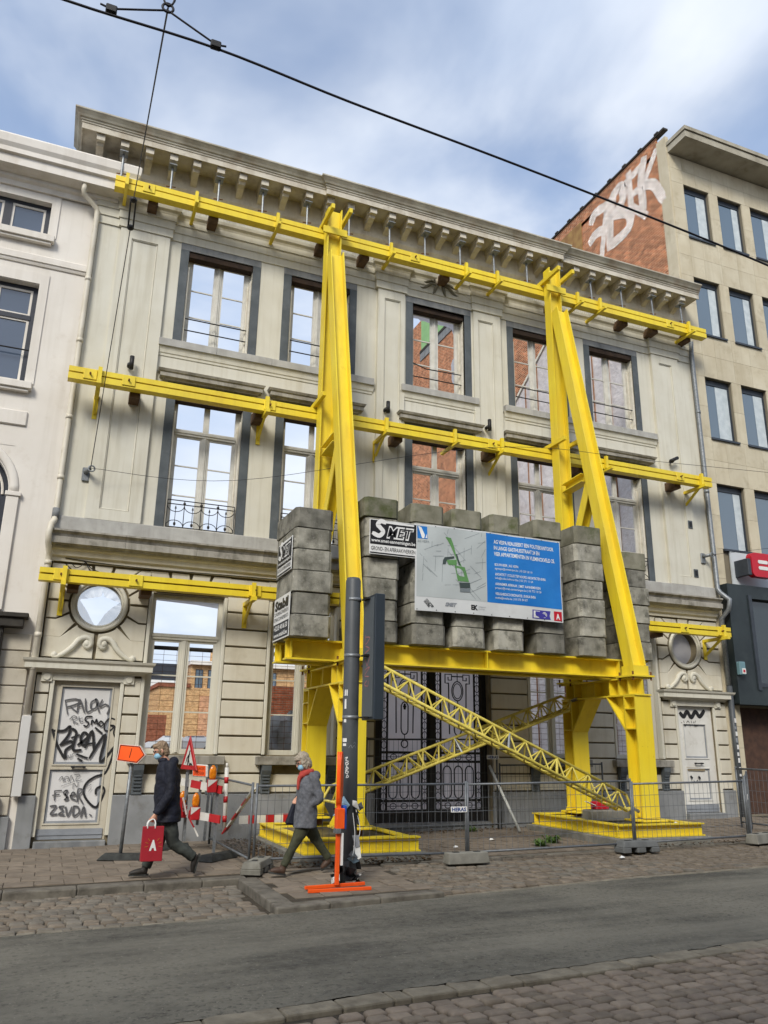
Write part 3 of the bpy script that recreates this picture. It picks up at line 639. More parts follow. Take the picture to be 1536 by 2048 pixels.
# carved mask and acanthus spray with small gable over the middle window
m = MB()
for s in (-1,1):
    m.prism([(9.74+s*1.12,-0.13,15.14),(9.74+s*1.12,-0.13,15.28),(9.74,-0.13,15.75),(9.74,-0.13,15.62)], (0,0.08,0))
put('gable_moulding', m, cream, fac, bevel=0.012)
m = MB(); m.sphere((9.74,-0.15,15.52),0.17,16,10,(1,0.6,1)); m.sphere((9.74,-0.24,15.48),0.06,10,8); put('carved_head', m, cornm, fac, smooth=True)
lf = mat('carved_leaf', rgb(132,128,112), rgb(104,100,86), sc=8, rough=0.9, bump=0.3)
for s in (-1,1):
    for k,(dx,dz,L) in enumerate([(0.12,-0.08,0.54),(0.15,-0.02,0.46),(0.15,0.05,0.36),(0.06,-0.12,0.26),(0.10,0.12,0.26)]):
        a = math.atan2(-0.13+0.17*k if k < 3 else (-0.30 if k == 3 else 0.28), L); m = MB()
        P = [(9.74+s*(dx+L*t*math.cos(a)),-0.17+0.05*t,15.43+dz+L*t*math.sin(a)+0.06*math.sin(t*6)) for t in np.linspace(0,1,7)]
        m.tube(P,0.05,8,rr=[0.022,0.045,0.052,0.05,0.04,0.026,0.006]); put('acanthus_leaf', m, lf, fac, smooth=True)
# --- upper windows
def bar(mb_,x0,x1,z,y,t=0.03,d=0.035): mb_.box(x0,x1,y-d/2,y+d/2,z-t/2,z+t/2)
def window(x0,x1,z0,z1,y,style,par=fac,wm=None,bars=True):
    wm = wm or woodg; xc = (x0+x1)/2; yb = y+0.09; J = 0.12
    m = MB(); m.wall(x0,x1,z0,z1,y,yb,[(x0+J,x1-J,z0+(0.09 if style != 'top' else 0.03),z1-0.10)]); win = put('window', m, wm, par, bevel=0.008)
    a, b, c, d = x0+J, x1-J, z0+0.06, z1-0.10; lt = d
    if style == 'mid': tz = (9.52,9.68)
    elif style == 'ground': tz = (4.40,4.54)
    else: tz = None
    if tz:
        t = MB(); t.box(a-0.02,b+0.02,y-0.03,yb-0.01,tz[0],tz[1]); t.box(a-0.04,b+0.04,y-0.05,yb-0.02,tz[0]+0.06,tz[1]-0.02); put('transom', t, wm, win, bevel=0.008); lt = tz[0]
    t = MB(); top = d if style != 'ground' else lt
    t.box(xc-0.075,xc+0.075,y-0.012,yb-0.012,c-0.05,lt); t.box(xc-0.03,xc+0.03,y-0.035,y-0.005,c-0.03,lt-0.002)
    if style == 'mid': t.box(xc-0.07,xc+0.07,y-0.012,yb-0.012,tz[1],d+0.02)
    put('mullion', t, wm, win, bevel=0.008)
    for s,(p,q) in (('l',(a,xc-0.075)),('r',(xc+0.075,b))):
        t = MB(); e = 0.05; t.wall(p,q,c,lt,y+0.01,y+0.06,[(p+e,q-e,c+e,lt-e)]); put('sash', t, wm, win)
        hs = {'top':(13.66,12.87),'mid':(8.72,7.95),'ground':(3.59,2.78)}[style]
        for z in hs:
            t = MB(); bar(t,p+e-0.005,q-e+0.005,z,y+0.035); put('glazing_bar', t, wm, win)
    return win
YW = 0.27
for i,(a,b) in enumerate(UW):
    ow = (a-0.22,b+0.22); off = -0.05 if i == 2 else 0.0; proud = off-0.018
    for kz,(z0,z1) in enumerate((ZM,ZT)):
        w_ = window(a,b,z0,z1,YW,'mid' if kz == 0 else 'top')
        rv = MB(); rv.box(a+0.001,b-0.001,0.02,YW-0.02,z1-0.16,z1-0.001); put('lintel', rv, browns, w_)
        hh = z1-0.45
        rj = MB(); rj.box(a+0.001,a+0.05,0.03,YW-0.001,z0+0.02,hh); put('shutter_box', rj, woodw, w_, bevel=0.01)
        rj = MB(); rj.box(b-0.05,b-0.001,0.03,YW-0.001,z0+0.02,hh); rj.box(b-0.09,b-0.049,YW-0.10,YW-0.001,z0+0.02,hh-0.1); put('shutter_box', rj, woodw, w_, bevel=0.01)
        # bluestone surround: two jambs (and a head upstairs)
        for x0,x1 in ((ow[0],a),(b,ow[1])):
            m = MB(); m.box(x0,x1,proud,0.03,z0+(0.0 if kz else 0.0),z1+(0.0)); put('stone_jamb', m, stonedk, fac, bevel=0.006)
        m = MB()
        if kz: m.box(ow[0],ow[1],proud,0.03,z1,z1+0.215); put('stone_head', m, stone, fac, bevel=0.006)
        else: m.box(ow[0],ow[1],proud,0.03,z1,z1+0.32); put('stone_head', m, stonedk, fac, bevel=0.006)
    # hood over the first-floor window
    m = MB(); m.sweep([(ow[0]-0.02,0.02),(ow[0]-0.02,off),(ow[1]+0.02,off),(ow[1]+0.02,0.02)], [(0,10.80),(0.10,10.80),(0.12,10.84),(0.20,10.86),(0.20,10.97),(0.23,10.98),(0.26,11.04),(0.0,11.10)]); put('window_hood', m, stonew, fac)
    # iron bars / balcony rail
    for z in (12.70,12.37):
        m = MB(); m.tube([(a+0.02,0.10,z+(0.10 if (i == 2 and z > 12.5) else 0)),(a+0.5,0.10,z-(0.03 if i == 2 and z > 12.5 else 0)),(b-0.02,0.10,z)],0.016,6); put('safety_bar', m, iron, fac)
    m = MB(); y = -0.03; L0, L1 = a+0.05, b-0.05; n = 4
    for z in (7.73,7.63,7.06): m.cyl((L0,y,z),(L1,y,z),0.013,n=6)
    for k in range(n+1):
        x = L0+(L1-L0)*k/n; m.cyl((x,y,7.06),(x,y,7.73),0.011,n=6)
        if 0 < k < n: m.sphere((x,y,7.66),0.035,8,6)
    for k in range(n):
        x0, x1 = L0+(L1-L0)*k/n, L0+(L1-L0)*(k+1)/n; xc = (x0+x1)/2; r = (x1-x0)/2
        m.tube([(xc-r*math.cos(t),y,7.60-0.16*math.sin(t)) for t in np.linspace(0,math.pi,9)],0.010,5); m.tube([(xc-r*math.cos(t),y,7.07+0.16*math.sin(t)) for t in np.linspace(0,math.pi,9)],0.010,5)
        m.cyl((xc,y,7.08),(xc,y,7.58),0.008,n=5); m.sphere((xc,y,7.14),0.032,8,6,(1,1,1.5)); m.cyl((xc,y,7.52),(xc,y,7.60),0.028,0.004,n=6)
    put('balcony_rail', m, iron, fac)
# sills
def sill(x0,x1,off=0.0):
    n = max(1,int((x1-x0)/1.4))
    for k in range(n):
        m = MB(); a, b = x0+(x1-x0)*k/n, x0+(x1-x0)*(k+1)/n; m.box(a+0.002,b-0.002,off-0.13,0.25,11.72,11.925); put('sill_stone', m, stonel, fac, bevel=0.008)
    m = MB(); m.sweep([(x0+0.05,0.02),(x0+0.05,off),(x1-0.05,off),(x1-0.05,0.02)], [(0,11.48),(0.02,11.48),(0.025,11.54),(0.045,11.56),(0.06,11.64),(0.09,11.72),(0,11.72)]); put('sill_moulding', m, cream, fac)
sill(1.86,7.70); sill(8.52,11.0,-0.05); sill(11.92,17.58)
# broken film left in the middle window
film = milky_mat('torn_film', rgb(226,230,236), rgb(212,216,224), tr=0.8, bsc=7)
m = MB(); P = [(9.05,14.52),(9.05,14.44),(9.12,14.40),(9.26,14.41),(9.34,14.36),(9.47,14.38),(9.62,14.35),(9.66,14.40),(9.80,14.40),(9.95,14.36),(10.1,14.37),(10.3,14.36),(10.38,14.30),(10.46,14.05),(10.47,14.52)]
m.add([(x,0.34,z) for x,z in P],[tuple(range(len(P)))]); put('torn_film', m, film, fac)
m = MB(); P = [(10.47,13.4),(10.40,13.3),(10.34,13.1),(10.36,12.8),(10.36,12.6),(10.40,12.5),(10.47,12.45)]
m.add([(x,0.34,z) for x,z in P],[tuple(range(len(P)))]); put('torn_film', m, film, fac)
# --- ground floor windows
for i,(a,b) in enumerate(GW):
    w_ = window(a,b,ZG[0],ZG[1],0.20,'ground',wm=cream)
    for x0,x1 in ((a-0.06,a+0.02),(b-0.02,b+0.06)):
        m = MB(); m.box(x0,x1,-0.012,0.19,ZG[0],ZG[1]); put('window_architrave', m, cream, w_, bevel=0.012)
    m = MB(); m.box(a-0.20,b+0.20,-0.20,0.22,1.64,1.83); put('sill_stone', m, stonew, fac, bevel=0.012)
    for x in (a+0.05,b-0.05):
        m = MB(); m.prism([(x-0.11,-0.02,1.0),(x-0.11,-0.09,1.02),(x-0.11,-0.08,1.15),(x-0.11,-0.10,1.36),(x-0.11,-0.17,1.52),(x-0.11,-0.18,1.64),(x-0.11,-0.02,1.64)], (0.22,0,0))
        for k in range(7): m.box(x-0.08,x+0.08,-0.115-0.008*max(0,k-2),-0.05,1.10+k*0.072,1.13+k*0.072)
        put('console_bracket', m, stonedk, fac)
# film in the heads of the round windows and of the first ground window
m = MB(); cx, cz = OC[0]; n = 40; ring = [(cx+0.5*math.cos(2*math.pi*i/n),cz+0.5*math.sin(2*math.pi*i/n)) for i in range(n)]
n = 96; ring = [(cx+0.5*math.cos(2*math.pi*i/n),cz+0.5*math.sin(2*math.pi*i/n)) for i in range(n)]
star = [(0.43,0.08),(0.22,0.15),(0.08,0.20),(0.05,0.34),(0.02,0.20),(-0.2,0.14),(-0.44,0.10),(-0.25,-0.16),(-0.12,-0.38),(-0.03,-0.495),(0.05,-0.36),(0.13,-0.20),(0.27,-0.04)]
def star_r(an):
    d = (math.cos(an),math.sin(an)); best = 0.12
    for (a,b),(c,e) in zip(star,star[1:]+star[:1]):
        den = d[0]*(e-b)-d[1]*(c-a)
        if abs(den) < 1e-9: continue
        t_ = (a*(e-b)-b*(c-a))/den; u_ = (a*d[1]-b*d[0])/den
        if t_ > 0 and -1e-6 <= u_ <= 1+1e-6: best = t_
    return best
hp = [(cx+star_r(2*math.pi*i/n)*math.cos(2*math.pi*i/n),cz+star_r(2*math.pi*i/n)*math.sin(2*math.pi*i/n)) for i in range(n)]
m.add([(x,0.10,z) for x,z in ring]+[(x,0.075+0.02*math.sin(x*40+z*25),z) for x,z in hp], [(i,(i+1)%n,n+(i+1)%n,n+i) for i in range(n)]); put('torn_film', m, sheet_mat('oculus_film', rgb(226,230,236), 0.45), fac)
m = MB(); cx, cz = OC[1]; m.add([(cx+0.5*math.cos(2*math.pi*i/n),0.30,cz+0.5*math.sin(2*math.pi*i/n)) for i in range(n)],[tuple(range(n))]); put('oculus_sheet', m, milky_mat('grey_sheet', rgb(196,194,194), rgb(180,178,180), tr=0.5), fac)
m = MB(); m.add([(2.45,0.24,5.34),(3.91,0.24,5.34),(3.91,0.24,5.22),(3.4,0.24,5.27),(2.45,0.24,5.31)],[(0,1,2,3,4)]); put('torn_film', m, film, fac)
# --- doors
doorp = mat('door_paint', rgb(196,190,174), rgb(184,177,160), sc=2, rough=0.55, bump=0.08, dirt=(rgb(140,126,100),0.5,4,0.57))
doorp2 = mat('white_door_paint', rgb(214,213,208), rgb(202,200,194), sc=2, rough=0.5, bump=0.08, dirt=(rgb(150,140,122),0.4,5,0.57))
panel = mat('white_boarding', rgb(214,213,212), rgb(204,203,202), sc=2, rough=0.4, bump=0.03, dirt=(rgb(160,158,156),0.4,3,0.55))
edgeg = mat('grey_panel_edge', rgb(142,146,152), rgb(128,132,138), sc=4, rough=0.5)
def door(x0,x1,z0,pm,pp,up,lo,label):
    m = MB(); m.wall(x0,x1,z0,3.36,0.10,0.17,[(up[0],up[1],up[2],up[3]),(lo[0],lo[1],lo[2],lo[3])]); d = put('door', m, pm, fac, label=label, bevel=0.01)
    for q in (up,lo):
        t = MB(); e = 0.045; t.wall(q[0],q[1],q[2],q[3],0.115,0.15,[(q[0]+e,q[1]-e,q[2]+e,q[3]-e)]); put('panel_edge', t, edgeg, d)
        t = MB(); t.box(q[0]+e,q[1]-e,0.125,0.15,q[2]+e,q[3]-e); put('panel', t, pp, d)
        t = MB(); e = -0.03; t.wall(q[0]+e,q[1]-e,q[2]+e,q[3]-e,0.08,0.101,[(q[0],q[1],q[2],q[3])]); put('panel_moulding', t, pm, d, bevel=0.01)
    t = MB(); xc = (x0+x1)/2; zc = (up[2]+lo[3])/2
    for x in (xc-0.11,xc+0.11): t.cyl((x,0.11,zc),(x,0.03,zc),0.022,n=8)
    t.cyl((xc-0.15,0.03,zc),(xc+0.15,0.03,zc),0.017,n=8); put('handle', t, iron, d)
    t = MB(); t.box(x0+0.02,x1-0.05,0.075,0.101,z0+0.02,z0+0.22); t.box(x0+0.02,x1-0.05,0.06,0.08,z0+0.10,z0+0.13); put('kick_board', t, edgeg, d)
    t = MB(); t.box(x0-0.02,x1+0.02,-0.16,0.12,z0-0.35,z0-0.005); put('door_step', t, stone, fac, bevel=0.01)
    return d
d1 = door(*DR[0],0.12,doorp,panel,(0.64,1.68,1.63,3.24),(0.60,1.66,0.45,1.52),'cream door with white panels covered in black graffiti')
d2 = door(*DR[1],0.40,doorp2,doorp2,(17.74,18.58,1.90,2.85),(17.74,18.58,0.75,1.60),'white door with small graffiti tags')
# --- graffiti on the doors (painted strokes)
spray = mat('black_spray', rgb(26,26,28), rgb(40,40,42), sc=9, rough=0.7, bump=0, noise_lo=0.3, noise_hi=0.8)
sprayg = mat('thin_black_spray', rgb(74,74,76), rgb(100,100,102), sc=14, rough=0.7, bump=0, noise_lo=0.3, noise_hi=0.8)
pen = mat('marker_pen', rgb(84,84,86), rgb(120,120,122), sc=14, rough=0.7, bump=0)
def tagger(par, name, ox, oy, s, Y, strokes, wd, mt, lift=0.0015):
    """strokes drawn over an enlarged crop of the photograph: crop origin ox,oy, scale s, laid on plane y=Y"""
    m = MB()
    for k,st in enumerate(strokes):
        P = []
        for a,b in st: p = on_y(ox+a/s, oy+b/s, Y); P.append((p[0],p[2]))
        m.ribbon(P, wd, (0,Y,0), (1,0,0), (0,0,1), (0,-1,0), lift+0.0006*k)
    return put(name, m, mt, par)
D_ = (70,1340,5.689,0.096)
tagger(d1,'graffiti_tag',*D_,[[(345,345),(370,500)],[(345,345),(460,330),(520,360),(440,400),(365,420)],[(400,415),(480,480)],[(480,470),(510,335),(560,480)],[(490,420),(545,410)],[(575,330),(585,470),(640,460)],[(690,335),(640,370),(640,440),(690,430),(715,360),(690,335),(730,480)],[(765,340),(735,420),(800,390),(845,430),(820,500)]],0.035,sprayg)
tagger(d1,'graffiti_tag',*D_,[[(420,530),(440,610)],[(395,560),(440,520),(480,545),(430,575),(490,610)],[(500,530),(510,590),(550,580)],[(500,555),(540,545)]],0.018,pen)
tagger(d1,'graffiti_tag',*D_,[[(650,530),(590,530),(570,570),(610,600),(590,640),(555,630)],[(640,620),(650,570),(680,600),(700,560),(710,620)],[(750,580),(725,610),(750,640),(780,610),(750,580)],[(905,560),(850,550),(800,600),(790,680),(850,690),(890,650),(850,630),(905,640),(895,720),(920,785)]],0.032,spray)
tagger(d1,'graffiti_tag',*D_,[[(200,680),(250,850),(330,1000)],[(225,690),(330,690),(400,640),(380,740),(290,850)],[(290,850),(400,810),(430,850),(350,910),(345,1000)],[(430,670),(470,720),(430,900),(520,910)],[(420,770),(500,740)],[(490,850),(600,760),(560,710),(520,770),(540,850),(600,840)],[(570,880),(650,690),(670,920)],[(600,840),(680,830)],[(620,1000),(800,730),(740,1045),(905,870)],[(690,660),(760,720)],[(480,960),(590,1000)],[(490,1010),(530,1030)]],0.055,spray)
tagger(d1,'graffiti_tag',*D_,[[(905,870),(870,1010),(800,1170),(690,1210),(590,1280),(550,1380),(590,1480),(680,1560),(740,1500),(790,1380),(760,1325),(700,1350),(690,1410)]],0.045,spray)
tagger(d1,'graffiti_tag',*D_,[[(225,1375),(220,1480)],[(225,1375),(300,1370)],[(200,1425),(275,1415)],[(350,1370),(325,1400),(370,1440),(335,1475),(375,1470),(345,1420),(370,1375),(350,1370)],[(400,1430),(460,1420),(430,1390),(405,1450),(460,1480)],[(480,1500),(490,1360),(545,1370),(500,1430),(545,1520)]],0.032,sprayg)
tagger(d1,'graffiti_tag',*D_,[[(175,1550),(240,1550),(175,1640),(250,1640)],[(330,1550),(275,1560),(320,1600),(270,1640),(330,1650)],[(350,1560),(370,1660),(420,1560)],[(440,1560),(435,1660),(500,1620),(490,1560),(440,1550)],[(520,1670),(555,1555),(575,1670)],[(530,1620),(575,1620)],[(622,1645),(640,1655)]],0.036,sprayg)
tagger(d1,'graffiti_tag',*D_,[[(270,1250),(310,1210),(320,1270)],[(340,1270),(340,1220),(380,1215),(370,1260)],[(390,1270),(410,1200),(440,1260)],[(450,1190),(510,1190),(470,1230),(470,1260),(530,1250)],[(300,1320),(440,1270)],[(430,1350),(440,1290),(480,1330),(490,1280)],[(580,1330),(640,1300)],[(610,1380),(640,1340)]],0.014,pen)
tagger(d1,'graffiti_tag',*D_,[[(370,1010),(375,970),(400,1005),(405,960)],[(420,1000),(425,955),(455,950)],[(460,985),(465,945)]],0.012,pen)
E_ = (1024,1200,3,0.096)
tagger(d2,'graffiti_tag',*E_,[[(1010,680),(1030,700),(1050,670),(1075,705),(1100,670),(1125,700),(1150,668)]],0.12,spray)
tagger(d2,'graffiti_tag',*E_,[[(1030,725),(1040,755),(1055,725),(1070,755)],[(1075,725),(1080,750),(1090,730)],[(1100,725),(1095,755),(1125,745)],[(1015,735),(1025,740)]],0.02,spray)
tagger(d2,'graffiti_tag',*E_,[[(1075,1060),(1080,1066)],[(1122,1062),(1127,1068)]],0.085,spray)
tagger(d2,'graffiti_tag',*E_,[[(1090,1085),(1105,1090),(1115,1080)],[(1100,1095),(1110,1085)],[(1078,1075),(1080,1100)],[(1126,1075),(1128,1095)]],0.02,spray)
tagger(d2,'paint_patch',*E_,[[(1055,1012),(1150,1016)]],0.13,mat('brown_scrape', rgb(128,112,84), rgb(150,138,112), sc=12, rough=0.9, bump=0))
# --- wrought-iron gate
gx0, gx1 = 8.16, 11.08
m = MB(); m.box(7.985,8.16,0.22,0.30,0.3,5.19); m.box(11.08,11.21,0.22,0.30,0.3,5.19); m.box(8.16,11.08,0.22,0.30,4.7,5.19); m.box(8.16,11.08,0.22,0.29,0.30,0.52)
gate = thing('iron_gate', 'black wrought-iron double gate with scrolls and ovals behind the yellow braces', 'gate', (9.6,0.26,0.3))
put('gate_frame', m, iron, gate)
GY = 0.24
def leaf(x0,x1,flip):
    P = 0.017; m = MB(); st = 0.055
    m.box(x0,x0+st,GY-0.02,GY+0.02,0.53,4.69); m.box(x1-st,x1,GY-0.02,GY+0.02,0.53,4.69)
    for z in (0.56,0.80,1.74,1.95,4.3): m.box(x0,x1,GY-0.022,GY+0.022,z-0.03,z+0.03)
    i0, i1 = (x0+0.20,x1-0.20)
    for x in (i0,i1): m.box(x-0.022,x+0.022,GY-0.015,GY+0.015,0.56,4.3)
    lf_ = put('gate_leaf', m, iron, gate)
    m = MB(); q = lambda pts,r=P: m.tube(pts,r,5)
    for xs in ((x0+0.055+i0)/2-0.01,(x1-0.055+i1)/2+0.01): # chains of small ovals in the side strips
        z = 0.66
        while z < 4.25:
            if abs(z-1.74) > 0.15 and abs(z-1.95) > 0.12 and abs(z-0.8) > 0.1: m.torus((xs,GY,z),0.062,0.010,n=14,m=5,e=1.55)
            z += 0.245
        m.cyl((xs,GY,0.6),(xs,GY,4.25),0.006,n=4)
    wI = i1-i0; xc = (i0+i1)/2
    for zc_ in (0.68,1.845):
        m.cyl((i0,GY,zc_),(i1,GY,zc_),0.008,n=4)
        for k in (-1,0,1): m.torus((xc+k*wI*0.31,GY,zc_),0.085,0.011,n=16,m=5,e=0.75)
    for k in (-1,0,1): # long loops in the lower panel
        c = xc+k*wI*0.32; r = wI*0.115
        q([(c-r,GY,0.98),(c-r,GY,1.5)]+[(c-r*math.cos(t),GY,1.5+r*1.15*math.sin(t)) for t in np.linspace(0.2,math.pi-0.2,8)]+[(c+r,GY,1.5),(c+r,GY,0.98)]+[(c+r*math.cos(t),GY,0.98-r*1.15*math.sin(t)) for t in np.linspace(0.2,math.pi-0.2,8)]+[(c-r,GY,0.98)])
        m.cyl((c,GY,1.6),(c,GY,1.74),0.01,n=4); m.cyl((c,GY,0.8),(c,GY,0.88),0.01,n=4)
    for s in (-1,1): # key pattern, outer loop and oval of the upper panel
        k = lambda a,z: (xc+s*a*wI,GY,z)
        q([k(0.24,2.42),k(0.24,2.42),k(0.36,2.35),k(0.36,2.05),k(0.17,2.05),k(0.17,2.26),k(0.28,2.26),k(0.28,2.14)]); q([k(0.24,2.42),k(0.26,3.72)])
        q([k(0.26,3.72),k(0.36,3.72),k(0.36,3.95),k(0.17,3.95),k(0.17,3.80),k(0.27,3.80),k(0.27,3.88)])
        q([k(0.10,2.52),k(0.10,3.10),k(0.06,3.17),k(0.0,3.20)])
    q([(xc-0.10*wI*math.cos(t),GY,2.52-0.13*math.sin(t)) for t in np.linspace(0,math.pi,9)])
    m.cyl(k(0.17,3.9),(xc-0.17*wI,GY,3.9),P,n=5); m.torus((xc,GY,2.16),0.09,0.016,n=20,m=5); m.cyl((xc,GY,2.25),(xc,GY,2.40),0.012,n=4)
    m.torus((xc,GY,3.52),0.165,0.016,n=28,m=5,e=1.5); m.torus((xc,GY,3.52),0.125,0.013,n=28,m=5,e=1.55)
    m.cyl((xc,GY,3.2),(xc,GY,3.27),0.014,n=5); m.cyl((xc,GY,3.77),(xc,GY,4.3),0.012,n=5)
    for z,r in ((3.13,0.035),(3.08,0.05),(3.03,0.035)): m.sphere((xc,GY,z),r,8,6,(1,0.4,0.8))
    put('scrollwork', m, iron, lf_, kind='stuff')
leaf(8.17,9.53,1); leaf(9.67,11.07,-1)
m = MB(); m.box(9.53,9.67,GY-0.04,GY+0.04,0.53,4.69); put('gate_stile', m, iron, gate)
m = MB(); bk = milky_mat('milky_sheeting', rgb(232,226,224), rgb(206,196,194), dirt=(rgb(160,144,138),0.5,2.5,0.56))
m.add([(8.16,0.34,0.53),(11.08,0.34,0.53),(11.08,0.34,4.69),(8.16,0.34,4.69)],[(0,1,2,3)]); put('gate_backing_sheet', m, bk, gate)
m = MB(); m.box(7.985,11.21,0.05,0.47,-0.05,0.29); put('gate_threshold', m, stone, fac, bevel=0.01)
# ================================================================== NEIGHBOUR ON THE LEFT
lwh = mat('white_render', rgb(222,217,209), rgb(214,208,199), sc=1.0, rough=0.8, bump=0.12, bsc=30, dirt=(rgb(176,160,138),0.35,1.6,0.56), streak=(rgb(170,160,142),0.25,4.0), bdist=0.006)
lwb = mat('cream_course', rgb(190,183,168), rgb(178,170,154), sc=2, rough=0.85, bump=0.15, bsc=30, rnd=0.05, dirt=(rgb(132,124,106),0.45,2,0.55))
dkw = mat('dark_window_wood', rgb(38,42,52), rgb(46,50,60), sc=6, rough=0.5, bump=0.05)
gls = glass_mat('window_glass', rgb(70,82,100), 0.03, 1.0)
blk = mat('sooty_stone', rgb(64,60,54), rgb(46,43,39), sc=4, rough=0.85, bump=0.3, bsc=30)
LH = thing('neighbour_house', 'white rendered house with dark windows, left of the shored facade', 'house', (-4,0.3,0))
Lh = [(-3.0,-1.04,14.12,15.08),(-3.0,-1.04,10.14,12.75),(-3.15,-1.02,4.8,7.45)]
m = MB(); m.wall(-14,0.075,-0.2,16.0,0.03,0.6,Lh+[(-3.15,-1.02,7.45,8.55)]); put('front_wall', m, lwh, LH)
# arch head
n = 24; cx, cz, r = -2.085, 7.45, 1.065
P = [(cx-r,cz)]+[(cx+r*math.cos(t),cz+r*1.0*math.sin(t)) for t in np.linspace(math.pi,0,n)]+[(cx+r,cz),(cx+r,8.56),(cx-r,8.56)]
m = MB(); A = [(cx+r*math.cos(t),cz+r*math.sin(t)) for t in np.linspace(math.pi,0,n)]; T_ = [(cx+r*math.cos(t),8.56) for t in np.linspace(math.pi,0,n)]
m.add([(x,0.03,z) for x,z in A]+[(x,0.03,z) for x,z in T_], [(i,i+1,n+i+1,n+i) for i in range(n-1)])
m.add([(x,0.03,z) for x,z in A]+[(x,0.3,z) for x,z in A], [(i+1,i,n+i,n+i+1) for i in range(n-1)]); put('arch_head', m, lwh, LH)
m = MB(); m.tube([(cx+(r+0.12)*math.cos(t),0.02,cz+(r+0.12)*math.sin(t)) for t in np.linspace(math.pi,0,n)],0.10,8,flat=0.5,up=(0,1,0)); put('arch_moulding', m, lwh, LH, smooth=True)
m = MB(); m.box(cx+r-0.02,cx+r+0.24,-0.04,0.05,4.8,7.36); put('arch_pilaster', m, lwh, LH, bevel=0.01)
m = MB(); m.box(cx+r-0.05,cx+r+0.28,-0.07,0.05,7.36,7.46); put('arch_capital', m, lwh, LH, bevel=0.01)
m = MB(); m.box(cx-r,cx+r,0.28,0.34,4.8,8.5); awin = put('window', m, dkw, LH)
m = MB(); m.box(cx-r+0.25,cx+r-0.22,0.27,0.285,4.9,7.2); put('pane', m, gls, awin)
m = MB(); m.tube([(cx+(r-0.13)*math.cos(t),0.27,cz+(r-0.13)*math.sin(t)) for t in np.linspace(math.pi,0,n)],0.03,6); put('fanlight_bar', m, lwh, awin)
def dark_window(par,x0,x1,z0,z1,rows,y=0.20):
    m = MB(); m.wall(x0,x1,z0,z1,y,y+0.1,[(x0+0.12,x1-0.12,z0+0.08,z1-0.1)]); w_ = put('window', m, dkw, par)
    xc = (x0+x1)/2; t = MB(); t.box(xc-0.09,xc+0.09,y-0.02,y+0.08,z0+0.08,z1-0.1); put('mullion', t, dkw, w_)
    zs = [z0+0.08]+list(rows)+[z1-0.1]
    for q,(a,b) in enumerate(((x0+0.12,xc-0.09),(xc+0.09,x1-0.12))):
        for k in range(len(zs)-1):
            c, d = zs[k]+(0.05 if k else 0), zs[k+1]-(0.05 if k < len(zs)-2 else 0)
            t = MB(); e = 0.055; t.wall(a,b,c,d,y+0.01,y+0.06,[(a+e,b-e,c+e,d-e)]); put('sash', t, lwh, w_)
            t = MB(); t.box(a+e,b-e,y+0.04,y+0.05,c+e,d-e); put('pane', t, gls, w_)
    for z in rows: t = MB(); t.box(x0+0.1,x1-0.1,y-0.015,y+0.07,z-0.06,z+0.06); put('transom', t, dkw, w_)
    return w_
dark_window(LH,-3.0,-1.04,14.12,15.08,[]); dark_window(LH,-3.0,-1.04,10.14,12.75,[11.90])
for (x1,z0,z1,zs) in ((-0.84,13.92,15.36,(13.92,14.10)),(-0.84,9.95,13.05,(9.95,10.12))):
    t = MB(); t.wall(-3.2,x1,z0+0.18,z1,0.0,0.035,[(-3.0,-1.04,z0-1,z1-0.28)]); put('window_surround', t, lwh, LH, bevel=0.01)
    t = MB(); t.box(-3.25,x1-0.02,-0.14,0.2,zs[0],zs[1]); t.box(-3.2,x1-0.08,-0.09,0.03,zs[0]-0.07,zs[0]); put('sill', t, lwh, LH, bevel=0.01)
m = MB(); m.cyl((-3,0.08,11.0),(-1.04,0.08,11.0),0.018,n=6); put('safety_bar', m, iron, LH)
m = MB(); m.sweep([(-14,0.03),(0.0,0.03)], [(0,13.25),(0.03,13.25),(0.05,13.30),(0.05,13.33),(0.08,13.34),(0.08,13.50),(0,13.56)]); put('ledge', m, lwh, LH)
m = MB(); m.box(-3.3,-0.86,-0.02,0.04,9.06,9.42); put('raised_panel', m, lwh, LH, bevel=0.02)
m = MB(); m.sweep([(-14,0.0),(0.33,0.0),(0.33,0.28)], [(0,15.30),(0.06,15.30),(0.08,15.42),(0.16,15.46),(0.16,15.55),(0.48,15.60),(0.48,15.84),(0.56,15.87),(0.56,16.00),(0.62,16.10),(0.64,16.30),(0.60,16.36),(0.2,16.50),(0,16.5)]); put('eaves_gutter', m, lwh, LH)
m = MB(); m.box(-14,0.05,-0.3,0.6,16.45,16.55); put('lead_roof_edge', m, mat('lead_flashing', rgb(150,152,152), rgb(112,112,110), sc=2.5, rough=0.7, dirt=(rgb(70,68,64),0.7,2,0.5)), LH)
m = MB(); m.box(-14,-0.3,-0.30,0.03,4.42,4.62); m.box(-14,-0.22,-0.36,0.03,4.62,4.72); put('shop_cornice', m, blk, LH, bevel=0.015)
m = MB(); m.box(-1.3,-0.68,-0.22,0.03,0.0,4.42)
for k in range(5): m.cyl((-1.24+k*0.125,-0.22,0.3),(-1.24+k*0.125,-0.22,4.3),0.045,n=8)
put('shop_pilaster', m, blk, LH)
for k in range(10):
    z0 = 0.62+0.37*k; t = MB(); t.box(-0.68,-0.10,-0.03,0.035,z0+0.012,z0+0.358); put('stone_block', t, lwb, LH, bevel=0.012)
m = MB(); m.box(-0.72,-0.06,-0.08,0.03,-0.2,0.60); put('plinth_stone', m, plinthm, LH, bevel=0.01)
